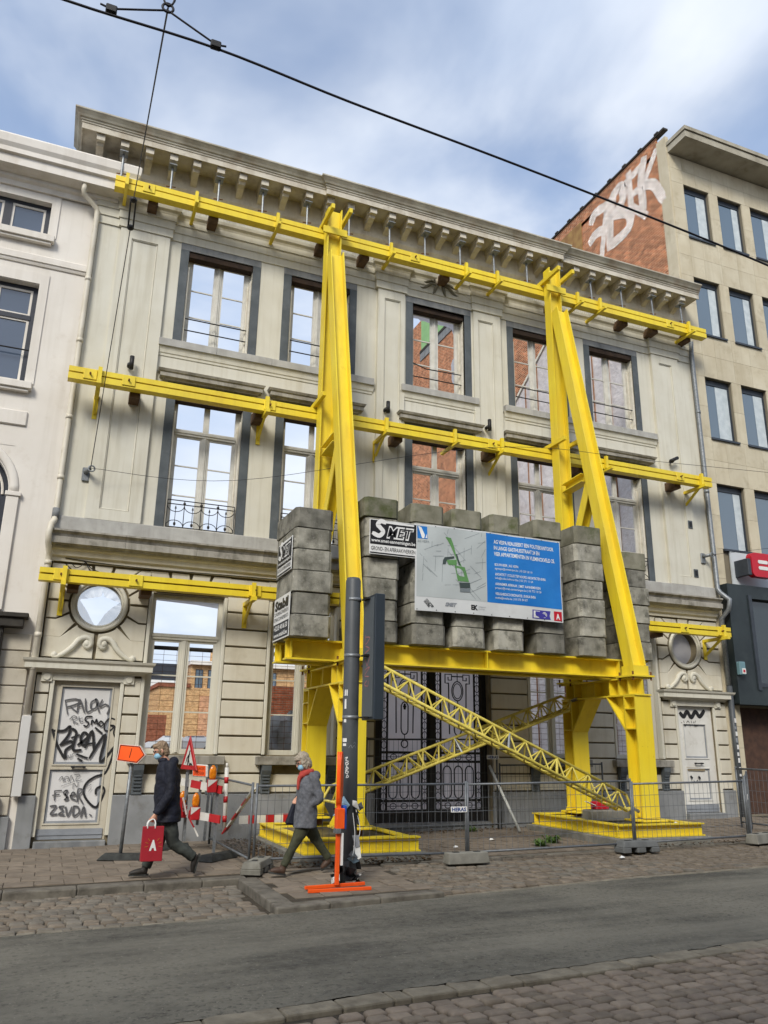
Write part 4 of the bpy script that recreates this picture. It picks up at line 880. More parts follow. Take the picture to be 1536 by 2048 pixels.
m = MB(); m.box(-0.62,-0.30,-0.20,-0.03,0.55,1.0); m.cyl((-0.52,-0.12,-0.02),(-0.52,-0.12,0.56),0.045,n=8); put('meter_box', m, mat('grey_box', rgb(112,110,104), rgb(96,94,90), sc=5, rough=0.6), LH, bevel=0.008)
m = MB(); m.box(0.074,0.102,0.08,0.6,-0.2,16.2); put('party_joint', m, blk, LH)
whp = mat('white_pipe', rgb(206,200,186), rgb(194,187,170), sc=3, rough=0.5, bump=0.03, dirt=(rgb(150,138,116),0.4,4,0.56))
dp = thing('drainpipe', 'white drainpipe running down the joint left of the shored facade', 'drainpipe', (0.02,-0.13,1.0))
m = MB(); P = [(-0.34,-0.38,15.62),(-0.34,-0.38,15.42),(-0.33,-0.33,15.36),(0.0,-0.16,15.14),(0.03,-0.14,15.02),(0.03,-0.14,7.0),(0.02,-0.18,6.86),(-0.03,-0.40,6.72),(-0.05,-0.44,6.5),(-0.04,-0.40,6.3),(0.01,-0.16,6.10),(0.01,-0.14,5.9),(0.01,-0.14,2.62)]
m.tube(P,0.066,12); put('pipe', m, whp, dp, smooth=True)
for z in (13.1,11.4,9.4,7.9,4.3,3.6,5.9):
    m = MB(); m.cyl((0.03 if z > 7 else 0.01,-0.14,z-0.05),(0.03 if z > 7 else 0.01,-0.14,z+0.05),0.076,n=12); put('collar', m, whp, dp, smooth=True)
m = MB(); m.cyl((0.03,-0.14,6.92),(0.03,-0.14,7.16),0.078,n=12); put('joint_sleeve', m, stone, dp, smooth=True)
m = MB(); m.box(-0.08,0.11,-0.23,-0.03,1.0,2.60); put('cover_box', m, mat('plastic_cover', rgb(204,203,200), rgb(196,195,192), sc=2, rough=0.5, bump=0), dp, bevel=0.01)
# ================================================================== NEIGHBOUR ON THE RIGHT
rst = mat('limestone_panel', rgb(200,191,168), rgb(188,177,152), sc=1.4, rough=0.8, bump=0.08, bsc=40, rnd=0.05, dirt=(rgb(146,132,104),0.45,1.8,0.55), streak=(rgb(150,136,108),0.3,3.0))
rjo = mat('panel_joint', rgb(120,112,96))
frm = mat('anthracite_frame', rgb(58,64,72), rgb(50,56,64), sc=5, rough=0.45, bump=0)
glr = glass_mat('office_glass', rgb(96,112,126), 0.03, 1.0); cur = mat('white_curtain', rgb(196,204,208), rgb(176,186,192), sc=5, rough=0.9)
brk = brick_mat('party_wall_brick', rgb(186,118,82), rgb(120,68,48), rgb(190,158,128), 'x', bw=0.24, bh=0.085, ms=0.013)
RB = thing('office_building', 'sand-coloured stone office block with overhanging flat roof and brick side wall', 'office building', (22,0.3,0))
ROWS = [(20.15,22.42),(16.2,18.47),(12.25,14.52),(8.38,10.62)]; WX = [(20.0+1.63*i,21.2+1.63*i) for i in range(7)]
m = MB(); m.wall(19.42,31.5,-0.3,23.62,0.05,0.5,[(a,b,c,d) for a,b in WX for c,d in ROWS]+[(19.9,31.4,0.3,3.4)]); put('front_wall', m, rjo, RB)
def spanel(x0,x1,z0,z1): t = MB(); t.box(x0+0.004,x1-0.004,0.0,0.06,z0+0.004,z1-0.004); put('stone_panel', t, rst, RB)
zb = [3.45]+[v for r_ in reversed(ROWS) for v in r_]+[23.62]
for k in range(len(zb)-1):
    z0, z1 = zb[k], zb[k+1]
    if k%2 == 1:      # window band: piers only
        spanel(19.42,19.99,z0,(z0+z1)/2); spanel(19.42,19.99,(z0+z1)/2,z1)
        for i in range(len(WX)-1): spanel(WX[i][1],WX[i+1][0],z0,(z0+z1)/2); spanel(WX[i][1],WX[i+1][0],(z0+z1)/2,z1)
    else:
        q = 2 if k else 5
        for j in range(q):
            a, b = z0+(z1-z0)*j/q, z0+(z1-z0)*(j+1)/q
            xs_ = [19.42,20.0]+[20.6+0.815*i for i in range(14)]
            if k == 0: xs_ = [19.42,19.95]
            for u,v in zip(xs_[:-1],xs_[1:]): spanel(u,v,a,b)
for j in range(6): spanel(19.42,19.92,-0.3+0.625*j,-0.3+0.625*(j+1))
for a,b in WX[:5]:
    for c,d in ROWS:
        t = MB(); t.wall(a,b,c,d,0.16,0.24,[(a+0.07,b-0.06,c+0.06,d-0.20)]); w_ = put('window', t, frm, RB)
        t = MB(); t.box(a+0.06,b-0.05,0.19,0.20,c+0.05,d-0.19); put('pane', t, glr, w_)
        t = MB(); t.box(a-0.02,b+0.02,-0.06,0.2,c-0.07,c-0.002); put('sill', t, frm, w_)
        t = MB(); cw_ = random.choice((0.30,0.34,0.42,0.55)); pts = [(b-0.08-cw_*(1-i/14),0.182+0.004*(i%2),0) for i in range(15)]
        t.add([(x,y,c+0.08) for x,y,_ in pts]+[(x,y,d-0.21) for x,y,_ in pts], [(i,i+1,15+i+1,15+i) for i in range(14)]); put('curtain', t, cur, w_)
m = MB(); m.box(19.40,32.5,-0.92,12,23.66,23.92); m.box(19.36,32.5,-0.97,12,23.95,24.10); m.box(19.42,32.5,-0.88,11.9,23.915,23.955); put('roof_slab', m, mat('roof_edge', rgb(170,164,148), rgb(150,143,126), sc=2, rough=0.8, dirt=(rgb(112,104,88),0.5,2,0.55)), RB)
m = MB(); m.box(19.36,19.44,0.5,12.0,-0.3,24.7); m.box(19.36,19.44,12.0,30,-0.3,28.2); put('brick_side_wall', m, brk, RB)
m = MB(); m.box(19.345,19.50,0.02,0.5,-0.3,24.4); put('corner_strip', m, rst, RB)
m = MB(); m.box(19.30,19.52,0.0,9.4,24.70,24.78)
for k in range(10): m.box(19.28,19.54,0.3+k*0.95,0.5+k*0.95,24.77,24.84)
put('coping', m, blk, RB)
m = MB(); m.box(19.44,31.5,0.5,12,-0.3,23.6); put('building_body', m, rst, RB)
m = MB(); m.box(19.33,19.365,5.3,7.0,15,24.2); put('rough_patch', m, mat('ochre_brick_patch', rgb(160,130,80), rgb(132,96,62), sc=3, rough=0.95, bump=0.4, bsc=20), RB)
# white painted letters high on the brick side wall
gw_ = brick_mat('white_wall_paint', rgb(240,238,234), rgb(222,218,212), rgb(186,150,128), 'x', bw=0.24, bh=0.085, ms=0.013)
LET = [([[(480,640),(500,590),(570,545)],[(570,540),(540,850)],[(475,760),(510,710),(580,680)]],0.45),([[(610,475),(590,640),(590,790)],[(600,500),(650,430),(668,500),(620,590)],[(610,600),(700,590),(700,680),(600,780)]],0.45),([[(700,360),(720,600)],[(690,400),(755,330)],[(720,480),(770,440)],[(735,560),(800,600)]],0.45),([[(790,270),(775,400),(790,560)],[(860,225),(800,390)],[(800,420),(855,420),(905,500)]],0.42)]
for strokes,wd_ in LET:
    m = MB()
    for k,st in enumerate(strokes):
        Q = []
        for a,b in st: p = on_x(1024+a/3,230+b/3,19.36); Q.append((-p[1],p[2]))
        m.ribbon(Q, wd_, (19.36,0,0), (0,-1,0), (0,0,1), (-1,0,0), 0.012+0.002*k)
    put('painted_letter', m, gw_, RB)
# green cladding and glimpses seen through the middle window
m = MB(); m.box(19.30,19.36,16.0,21.75,26.0,28.2); put('green_cladding', m, mat('green_cladding', rgb(140,182,122), rgb(128,170,112), sc=2, rough=0.6, bump=0), RB)
m = MB(); m.box(19.28,19.36,15.9,21.95,25.82,26.0); put('cladding_flashing', m, blk, RB)
m = MB(); m.box(19.31,19.36,15.9,21.95,25.30,25.82); put('grey_band', m, stone, RB)
# dark bay, sign, alarm box
dbay = mat('dark_stone', rgb(46,54,56), rgb(36,43,46), sc=2, rough=0.35, bump=0.03, dirt=(rgb(60,68,68),0.4,3,0.55))
m = MB(); m.wall(19.62,31,3.46,7.16,-0.32,0.04,[(20.55,26.5,4.0,6.75)]); m.box(19.62,31,-0.30,-0.02,3.45,3.50); put('dark_bay', m, dbay, RB, bevel=0.01)
m = MB(); m.box(20.45,26.5,-0.12,-0.06,4.0,6.75); put('bay_glass', m, glass_mat('dark_glass', rgb(40,48,50), 0.05, 0.9), RB)
m = MB(); m.box(20.42,20.55,-0.36,-0.05,3.9,6.85); m.box(20.55,26.5,-0.34,-0.05,4.0,4.12); put('bay_frame', m, frm, RB)
m = MB(); m.box(19.93,31.4,0.36,0.44,-0.3,3.45); put('dark_shutter', m, mat('brown_shutter', rgb(84,60,48), rgb(66,48,40), sc=6, rough=0.8), RB)
m = MB(); m.box(20.18,26,-0.05,-0.001,7.20,8.30); put('sign_board', m, mat('pale_grey_board', rgb(196,202,206), rgb(188,194,198), sc=2, rough=0.5, bump=0), RB)
sg = thing('projecting_sign', 'red rounded box sign with two white bars, on the grey board at right', 'sign', (20.9,-0.5,7.45))
red = mat('red_plastic', rgb(188,28,46), rgb(180,24,42), sc=2, rough=0.35, bump=0)
def rrect(cx,cz,w_,h_,r_,y,n_=6):
    P = []
    for sx,sz,a0 in ((1,1,0),(-1,1,90),(-1,-1,180),(1,-1,270)):
        for k in range(n_+1): a = math.radians(a0+90*k/n_); P.append((cx+sx*(w_/2-r_)+r_*math.cos(a),y,cz+sz*(h_/2-r_)+r_*math.sin(a)))
    return P
m = MB(); m.prism(rrect(20.92,7.80,0.92,0.78,0.16,-0.62), (0,0.22,0)); put('sign_box', m, red, sg)
for dz in (0.10,-0.10): t = MB(); t.prism(rrect(20.92,7.80+dz,0.42,0.115,0.055,-0.632), (0,0.008,0)); put('white_bar', t, white, sg)
m = MB(); m.box(20.30,20.44,-0.60,-0.05,7.45,7.98); put('bracket', m, frm, sg, bevel=0.01)
al = thing('alarm_box', 'small blue-grey alarm box on the stone strip beside the dark bay', 'alarm box', (19.8,-0.05,4.4))
m = MB(); m.box(19.62,19.86,-0.47,-0.325,4.32,4.72); put('case', m, mat('bluegrey_plastic', rgb(110,142,152), rgb(102,134,144), sc=3, rough=0.5, bump=0), al, bevel=0.02)
m = MB(); m.box(19.70,19.84,-0.478,-0.468,4.36,4.52); put('sticker', m, white, al); m = MB(); m.box(19.73,19.81,-0.482,-0.477,4.40,4.48); put('red_mark', m, red, al)
# right-hand drainpipe
dr = thing('drainpipe', 'grey drainpipe covered in stickers at the right end of the facade', 'drainpipe', (19.44,-0.16,0.4))
m = MB(); m.tube([(19.34,-0.20,15.6),(19.36,-0.14,15.2),(19.40,-0.14,7.0),(19.42,-0.22,6.85),(19.50,-0.48,6.6),(19.48,-0.42,6.3),(19.42,-0.16,6.05),(19.44,-0.15,4.0)],0.075,12); put('pipe', m, galv, dr, smooth=True)
m = MB(); m.tube([(19.44,-0.15,4.0),(19.46,-0.15,0.25)],0.085,12); put('lower_pipe', m, darkgrey, dr, smooth=True)
q = random.Random(4)
for k in range(9):
    z = 1.4+k*0.19; t = MB(); x = 19.445+q.uniform(-0.03,0.0); t.box(x-0.04,x+0.03,-0.243,-0.238,z,z+q.uniform(0.06,0.14)); put('sticker', t, q.choice((white,panel,edgeg)), dr)
for z in (13.0,10.2,8.1):
    t = MB(); t.cyl((19.38,-0.14,z-0.05),(19.38,-0.14,z+0.05),0.088,n=12); put('collar', t, galv, dr, smooth=True)
# ================================================================== THE EMPTY PLOT BEHIND
pls = mat('plastic_sheeting', rgb(206,200,198), rgb(184,176,174), sc=0.9, rough=0.3, bump=0.8, bsc=2.5, dirt=(rgb(160,142,130),0.5,2.0,0.55), bdist=0.12)
sh = thing('plastic_sheeting', 'milky plastic sheeting with battens hung on the brick party wall', 'plastic sheeting', (19.3,6,0.3))
m = MB(); Pg = [(0.5,0.2),(13.5,0.2),(13.5,16.4),(11.0,18.0),(8.33,19.72),(7.0,19.9),(5.0,18.2),(0.5,16.3)]
m.prism([(19.30,y,z) for y,z in Pg], (0.05,0,0)); put('sheet', m, pls, sh)
bt = mat('batten_wood', rgb(150,112,86), rgb(128,92,68), sc=6, rough=0.9)
for k in range(12):
    y = 1.1+k*1.0; zt = np.interp(y,[0.5,5,7,8.33,11,13.5],[16.3,18.2,19.9,19.7,18,16.4]); t = MB(); t.box(19.26,19.30,y,y+0.045,0.3,zt-0.1); put('batten', t, bt, sh)
t = MB(); t.obox((19.25,9.7,18.85),(3.4,0.12,0.05),(0,2.75,-1.75),(0,1.75,2.75)); put('edge_board', t, woodw, sh)
# welded mesh just behind the left ground-floor windows
def wiremesh(name,label,x0,x1,z0,z1,y,sx,sz,r_,mt_,topbar=None,group=None,par=None):
    th = par or thing(name,label,'wire mesh',((x0+x1)/2,y,z0),group=group); t = MB(); x = x0
    while x <= x1: t.tube([(x,y,z0),(x,y,z1)],r_,4); x += sx
    z = z0
    while z <= z1: t.tube([(x0,y+r_,z),(x1,y+r_,z)],r_,4); z += sz
    put('wires', t, mt_, th, kind='stuff')
    if topbar: t = MB(); t.cyl((x0,y,z1+0.03),(x1,y,z1+0.03),topbar,n=8); put('top_bar', t, blk, th)
    return th
wiremesh('welded_mesh','rusty welded mesh under a dark top bar behind the left ground-floor windows',1.6,8.2,0.1,4.28,1.1,0.31,0.135,0.004,rust,0.05)
wiremesh('welded_mesh','welded mesh behind the ground-floor windows beside the white door',11.8,18.9,0.1,5.3,0.9,0.31,0.15,0.0045,rust,0.03)
tan = brick_mat('tan_brick', rgb(206,166,116), rgb(184,138,92), rgb(170,146,116), 'y', bw=0.25, bh=0.085, ms=0.012)
oranb = brick_mat('orange_brick', rgb(206,154,116), rgb(184,128,94), rgb(176,150,124), 'y', bw=0.25, bh=0.085, ms=0.012)
redb = brick_mat('red_brick_far', rgb(150,84,58), rgb(122,64,44), rgb(120,96,80), 'y', bw=0.25, bh=0.085, ms=0.012)
def X75(px,py,Y): return on_y(px,py,Y)
whb = thing('brick_warehouse', 'tan brick warehouse with white cornice behind the parked cars', 'warehouse', (16,75,0))
m = MB(); m.box(11.6,30,75,85,-0.5,8.3); put('lower_wall', m, tan, whb); m = MB(); m.box(11.4,15.0,74.8,85.1,8.3,8.75); put('coping', m, redb, whb)
m = MB(); m.box(15.0,30,75.2,85,8.3,10.9); put('upper_wall', m, tan, whb); m = MB(); m.box(14.8,30,74.5,85,10.9,11.35); put('cornice', m, lwh, whb)
m = MB(); m.box(16.2,30,74.9,75.0,2.2,7.4); put('red_brick_infill', m, oranb, whb)
for k in range(7):
    x = 15.5+k*1.45; t = MB(); t.box(x,x+0.85,75.1,75.2,8.0,10.4); w_ = put('window', t, dkw, whb)
    for a in (0.08,0.48): u = MB(); u.box(x+a,x+a+0.3,75.07,75.1,8.1,10.3); put('pane', u, glr, w_)
for x in (17.3,18.2): t = MB(); t.box(x,x+0.55,76,76.6,11.3,13.0); put('chimney', t, tan, whb)
apt = thing('apartment_block', 'white apartment block with black roof storey far behind the car park', 'apartment block', (16,110,0))
m = MB(); m.box(12.5,22,110,122,-0.5,11.6); put('white_walls', m, white, apt); m = MB(); m.box(12.3,22.5,110.5,122,11.6,14.2); put('roof_storey', m, mat('black_cladding', rgb(40,44,52), rgb(46,50,58), sc=2, rough=0.6), apt)
for z in (3.2,6.0,8.9):
    for x in (13.0,15.4,17.8): t = MB(); t.box(x,x+1.2,109.9,110.0,z,z+1.7); put('window', t, dkw, apt); u = MB(); u.box(x-0.1,x+1.4,109.2,110,z-0.2,z+0.1); put('balcony', u, frm, apt)
rw = MB(); rw.box(6,11.5,66,66.4,-0.4,4.9); put('yard_wall', rw, redb, label='red brick yard wall left of the parked cars', cat='wall', loc=(9,66,0))
def car(name,label,x,y,z,mt_,L=3.9,flip=1):
    c = thing(name,label,'car',(x,y,z),group='cars parked on the plot'); t = MB(); w2 = 0.78
    pr_ = [(-L/2,0.35),(-L/2,0.75),(-L/2+0.35,0.92),(-L*0.24,1.02),(-L*0.10,1.48),(L*0.24,1.50),(L*0.42,1.05),(L/2,0.98),(L/2,0.38)]
    rings = []
    for yy,ins in ((-w2,0.0),(-w2*0.98,-0.02),(w2*0.98,-0.02),(w2,0.0)): rings.append([(x+flip*a*(1-0.01),y+yy*(0.86 if b > 1.1 else 1),z+b) for a,b in pr_])
    t.ring_loft(rings); put('body', t, mt_, c)
    t = MB(); yy = -w2*0.875
    for poly in ([(-L*0.20,1.06),(-L*0.10,1.42),(L*0.03,1.43),(L*0.03,1.06)],[(L*0.05,1.06),(L*0.05,1.43),(L*0.22,1.43),(L*0.36,1.08)]):
        u = MB(); u.prism([(x+flip*a,y+yy-0.02,z+b) for a,b in poly],(0,0.03,0)); put('side_window', u, gls, c)
    for a in (-L*0.31,L*0.31):
        u = MB(); u.cyl((x+a,y-w2-0.02,z+0.32),(x+a,y-w2+0.18,z+0.32),0.32,n=18); wh = put('wheel', u, rubber, c); v = MB(); v.cyl((x+a,y-w2-0.035,z+0.32),(x+a,y-w2-0.015,z+0.32),0.19,n=14); put('rim', v, galv, wh)
    return c
silver = mat('silver_car_paint', rgb(176,180,184), rgb(168,172,176), sc=1, rough=0.3, metal=0.5, bump=0)
def lotz(x): return 0.02+SLOPE*(x-0.5)*0.6
car('parked_car','silver hatchback seen through the right half of the window above the red bag',12.9,58,1.35,silver,4.3,1)
car('parked_car','pale car behind the silver hatchback on the car park',11.2,61,1.35,mat('pale_car_paint', rgb(196,200,204), rgb(190,194,198), sc=1, rough=0.3, bump=0),4.3,1)
m = MB(); m.box(2,40,55,66,-0.6,1.35); put('car_park', m, asph, kind='structure')
# tarpaulin heap behind the second ground-floor window
tp = MB(); q = random.Random(9); nx, nz = 14, 12; x0, x1 = 5.9,8.6
V_ = [[(x0+(x1-x0)*i/nx, 3.2+0.25*math.sin(i*1.7+j)+q.uniform(-.08,.08)+0.5*(j/nz), 0.0+(3.15-0.9*abs(i/nx-0.45)**1.5-0.2*q.random())*j/nz) for i in range(nx+1)] for j in range(nz+1)]
for j in range(nz):
    for i in range(nx): tp.add([V_[j][i],V_[j][i+1],V_[j+1][i+1],V_[j+1][i]],[(0,1,2,3)])
tpo = put('tarpaulin', tp, mat('white_tarp', rgb(204,208,212), rgb(188,192,196), sc=2, rough=0.4, bump=0.6, bsc=6, bdist=0.05), loc=(7,3.3,0.1), label='white tarpaulin heaped behind the window with the yellow leg in front', cat='tarpaulin', smooth=True)
m = MB(); m.box(8.4,12.8,16,20,-0.3,4.6); put('site_hut', m, redb, loc=(10.5,18,0.1), label='small brick outbuilding on the plot behind the second ground-floor window', cat='outbuilding')
m = MB(); m.add([(7.75,2.6,0.2),(8.6,2.6,0.2),(8.6,2.9,3.0),(7.75,2.7,2.9)],[(0,1,2,3)]); put('blue_sheet', m, mat('blue_tarp', rgb(80,130,170), rgb(70,118,158), sc=3, rough=0.4, bump=0.3, bsc=6), loc=(8.1,2.7,0.2), label='blue plastic sheet hanging right of the white tarpaulin', cat='plastic sheet')

# ================================================================== OPPOSITE SIDE OF THE STREET (behind the camera)
opp = mat('opposite_render', rgb(188,176,156), rgb(170,158,138), sc=1.0, rough=0.85, bump=0)
for k,(x0,x1,h_,lb) in enumerate(((-34,-20,17.5,'tall pale house across the street, leftmost'),(-20,-9,16,'pale house across the street, second from the left'),(-9,3,18,'pale house across the street behind the camera'),(3,16,16.5,'pale house across the street, right of the camera'),(16,30,18.5,'tall pale house across the street, second from the right'),(30,44,17,'pale house across the street, rightmost'))):
    th = thing('terrace_house', lb, 'house', ((x0+x1)/2,-27,0), group='houses across the street')
    hs_ = [(x0+1.1+i*2.6,x0+2.4+i*2.6,1.2+j*3.9,3.6+j*3.9) for i in range(int((x1-x0-1)/2.6)) for j in range(4)]
    t = MB(); t.wall(x0,x1,-0.4,h_,-27.4,-27.0,hs_); t.box(x0,x1,-34,-27.5,-0.4,h_); put('wall', t, opp, th)
    for a,b,c,d in hs_: u = MB(); u.box(a,b,-27.3,-27.25,c,d); put('window', u, gls, th)
# ================================================================== YELLOW SHORING
TX = (6.06,13.17); YC, YF = -1.0, -3.48
steel = yel
def ibm(p0,p1,h,wd,tw,tf,up): t = MB(); t.ibeam(p0,p1,h,wd,tw,tf,up); return t
def waling(label, x0, x1, z0, z1, brackets, arms, plates, packers, base):
    th = thing('waling_beam', label, 'steel beam', ((x0+x1)/2,-0.7,z0), group='yellow beams across the facade')
    zm = z0+(z1-z0)*0.54
    for a,b in ((zm+0.018,z1),(z0,zm-0.018)):   # two channels back to back with a slot between
        t = MB(); t.box(x0,x1,-0.80,-0.785,a,b); t.box(x0,x1,-0.785,-0.56,a,a+0.018); t.box(x0,x1,-0.785,-0.56,b-0.018,b); put('channel', t, steel, th)
    t = MB(); t.box(x0,x1,-0.565,-0.553,z0+0.019,z1-0.019); put('back_plate', t, steel, th)
    for x in plates:
        t = MB(); t.box(x-0.15,x+0.15,-0.825,-0.801,zm-0.13,zm+0.13); pl_ = put('clamp_plate', t, steel, th, bevel=0.01)
        u = MB(); u.cyl((x,-0.90,zm),(x,-0.60,zm),0.022,n=8); put('bolt', u, rust, pl_)
    for x in brackets:
        t = MB(); t.box(x-0.055,x+0.055,-0.04,-0.005,z0-0.62,z0-0.02); br = put('bracket', t, steel, th)
        u = MB(); u.box(x-0.05,x+0.05,-1.02,-0.01,z0-0.10,z0-0.012); put('arm', u, steel, br)
        u = MB(); u.obox((x,-0.37,z0-0.28),(0.78,0.05,0.07),(0,-1,0.62),(1,0,0)); put('brace', u, steel, br)
        u = MB(); u.box(x-0.045,x+0.045,-0.90,-0.81,z0-0.02,z1+0.05); put('stop', u, steel, br)
    for x in arms:
        t = MB(); t.box(x-0.04,x+0.04,-1.12,-0.03,z0-0.09,z0-0.012); t.box(x-0.04,x+0.04,-0.90,-0.81,z0-0.03,z1+0.07); ar = put('arm', t, steel, th)
    for x in packers:
        t = MB(); t.box(x-0.12,x+0.12,-0.55,-0.02,z0-0.11,z0+0.16); put('timber_packer', t, timber, th, bevel=0.01)
    return th
def xs_of(pxs, z, Y=-0.4):
    out = []
    for px in pxs:
        lo, hi = -3.0, 24.0
        for _ in range(40):
            mid_ = (lo+hi)/2; d = np.array([mid_,Y,z])-CAM; q = 768+F_PX*(d@R2)/(d@_f)
            if q < px: lo = mid_
            else: hi = mid_
        out.append(lo)
    return out
waling('top yellow beam, just below the cornice', 0.36, 19.45, 15.47, 15.80, [], xs_of([252,390,552,778,928,990,1150,1195,1372],15.5,-0.7), xs_of([298,660,830,1110,1340],15.6,-0.8), xs_of([305,425,640,725,885,1100,1240,1300,1365],15.5,-0.3), 0)
waling('middle yellow beam, running over the first-floor window heads', -0.10, 18.98, 10.10, 10.41, xs_of([193,522,757,985,1380],9.9,-0.3), xs_of([905,1207],10.1,-0.7), xs_of([181,258,540,985,1360],10.3,-0.8), xs_of([268,790,975,1155,1345,515],10.0,-0.3), 0)
waling('bottom yellow beam, passing behind the concrete blocks above the doors', -0.12, 19.08, 5.38, 5.66, xs_of([124,495],5.2,-0.3)+[18.75], [], xs_of([122,272,510],5.5,-0.8)+[17.3,18.7], xs_of([145,290],5.3,-0.3)+[16.6], 0)
PO = ['first','second','third','fourth','fifth','sixth','seventh','eighth','ninth','tenth','eleventh','twelfth','thirteenth','fourteenth','fifteenth','last']
# props between top beam and modillions
for i,x in enumerate(mx_):
    if i%2 == 1 or i == 31:
        d = -0.09 if 6.72 < x < 12.82 else 0.0; p = thing('steel_prop', PO[min(i//2,15)]+' thin grey prop from the left, between top yellow beam and cornice', 'prop', (x,-0.66,15.8), group='props under the cornice')
        t = MB(); t.cyl((x,-0.66,15.80),(x,-0.62+d*0.3,16.70),0.030,n=8); put('tube', t, galv, p); t = MB(); t.box(x-0.10,x+0.10,-0.78+d,-0.50+d,16.58,16.60); put('head_plate', t, galv, p); t = MB(); t.cyl((x-0.12,-0.66,15.95),(x+0.12,-0.66,15.99),0.015,n=6); put('handle', t, rust, p)
def tower(x, label):
    th = thing('shoring_tower', label, 'shoring tower', (x,(YC+YF)/2,0.5), group='yellow shoring towers')
    put('column', ibm((x,YC,3.75),(x,YC,16.28),0.40,0.32,0.022,0.03,(1,0,0)), steel, th)
    put('raking_strut', ibm((x,YF-0.02,3.98),(x,YC-0.28,14.72),0.38,0.34,0.022,0.03,(1,0,0)), steel, th)
    put('tie_beam', ibm((x,YC-0.16,9.12),(x,-2.06,9.18),0.24,0.30,0.02,0.025,(0,0,1)), steel, th)
    put('brace', ibm((x,-2.32,8.95),(x,YC-0.18,6.6),0.26,0.26,0.02,0.025,(1,0,0)), steel, th)
    for s in (-1,1):   # twin arms at the head and at the middle beam
        t = MB(); t.box(x+s*0.25-0.045,x+s*0.25+0.045,-1.75,-0.45,15.82,15.95); put('head_arm', t, steel, th)
        t = MB(); t.box(x+s*0.25-0.045,x+s*0.25+0.045,-1.60,-0.45,10.43,10.54); put('mid_arm', t, steel, th)
    t = MB(); t.box(x-0.34,x+0.34,-1.22,-1.17,15.42,15.62); put('head_plate', t, steel, th)
    for y,nm in ((YC,'rear'),(YF,'front')):
        put('leg', ibm((x,y,0.62),(x,y,3.30),0.42,0.46,0.025,0.035,(0,1,0)), steel, th)
        t = MB(); t.box(x-0.34,x+0.34,y-0.34,y+0.34,0.555,0.60); put('base_plate', t, steel, th, bevel=0.01)
        t = MB(); t.box(x-0.20,x+0.20,y-0.2,y+0.2,0.44,0.555); put('packing', t, rust, th)
        for s in (-1,1):
            for z in (2.55,3.0,3.28):
                u = MB(); u.box(x+s*0.02 if s > 0 else x-0.23,x+0.23 if s > 0 else x-0.02,y-0.175,y+0.175,z,z+0.025); put('stiffener', u, steel, th)
            u = MB(); u.prism([(x+s*0.23,y,0.62),(x+s*0.42,y,0.62),(x+s*0.23,y,0.95)],(0,0.02,0)); put('gusset', u, steel, th)
    put('cross_beam', ibm((x,YC+0.24,3.52),(x,YF-0.24,3.52),0.42,0.46,0.025,0.035,(0,0,1)), steel, th)
    for y in (YC,YC-0.35,YF+0.7,YF+0.35,YF,-2.2):
        for s in (-1,1): u = MB(); u.box(x+0.014 if s > 0 else x-0.23,x+0.23 if s > 0 else x-0.014,y-0.012,y+0.012,3.35,3.69); put('stiffener', u, steel, th)
    for y,s in ((YC,-1),(YF,1)):   # haunches
        u = MB(); a = y+s*0.19; u.hexa([(x-0.23,a,2.55),(x+0.23,a,2.55),(x+0.23,a+s*0.03,2.52),(x-0.23,a+s*0.03,2.52)],[(x-0.23,a+s*0.62,3.31),(x+0.23,a+s*0.62,3.31),(x+0.23,a+s*0.66,3.31),(x-0.23,a+s*0.66,3.31)]); put('haunch_flange', u, steel, th)
        u = MB(); u.prism([(x-0.013,y+s*0.2,2.56),(x-0.013,y+s*0.2,3.30),(x-0.013,y+s*0.80,3.30)],(0.026,0,0)); put('haunch_web', u, steel, th)
    for y in (YC,YF):
        u = MB(); u.box(x-0.32,x+0.32,y-0.30,y+0.30,3.735,3.775); put('cap_plate', u, steel, th)
        for a in (-0.26,0.26):
            for b in (-0.24,0.24): v = MB(); v.cyl((x+a,y+b,3.66),(x+a,y+b,3.86),0.022,n=6); put('bolt', v, rust, th)
    u = MB(); u.box(x-0.22,x+0.22,YF-0.22,YF+0.20,3.78,4.0); put('strut_shoe', u, steel, th)
    return th
tower(TX[0],'yellow steel A-frame tower on the left, partly behind the grey pole')
tower(TX[1],'yellow steel A-frame tower on the right, beside the last block stack')
for y,lb in ((-2.78,'front yellow platform beam carrying the concrete blocks'),(-1.95,'rear yellow platform beam under the concrete blocks, nearer the facade')):
    th = thing('platform_beam', lb, 'steel beam', (9.4,y,3.78), group='platform beams'); put('girder', ibm((4.80,y,3.995),(14.05,y,3.995),0.43,0.32,0.022,0.035,(0,0,1)), steel, th)
    for x in (4.9,TX[0],9.5,TX[1],13.95):
        for s in (-1,1): u = MB(); u.box(x-0.012,x+0.012,y+0.012 if s > 0 else y-0.155,y+0.155 if s > 0 else y-0.012,3.82,4.17); put('stiffener', u, steel, th)
wet = mat('wet_concrete', rgb(84,78,66), rgb(58,52,44), sc=2.5, rough=0.35, bump=0.3, bsc=20, dirt=(rgb(120,112,92),0.6,2.0,0.52))
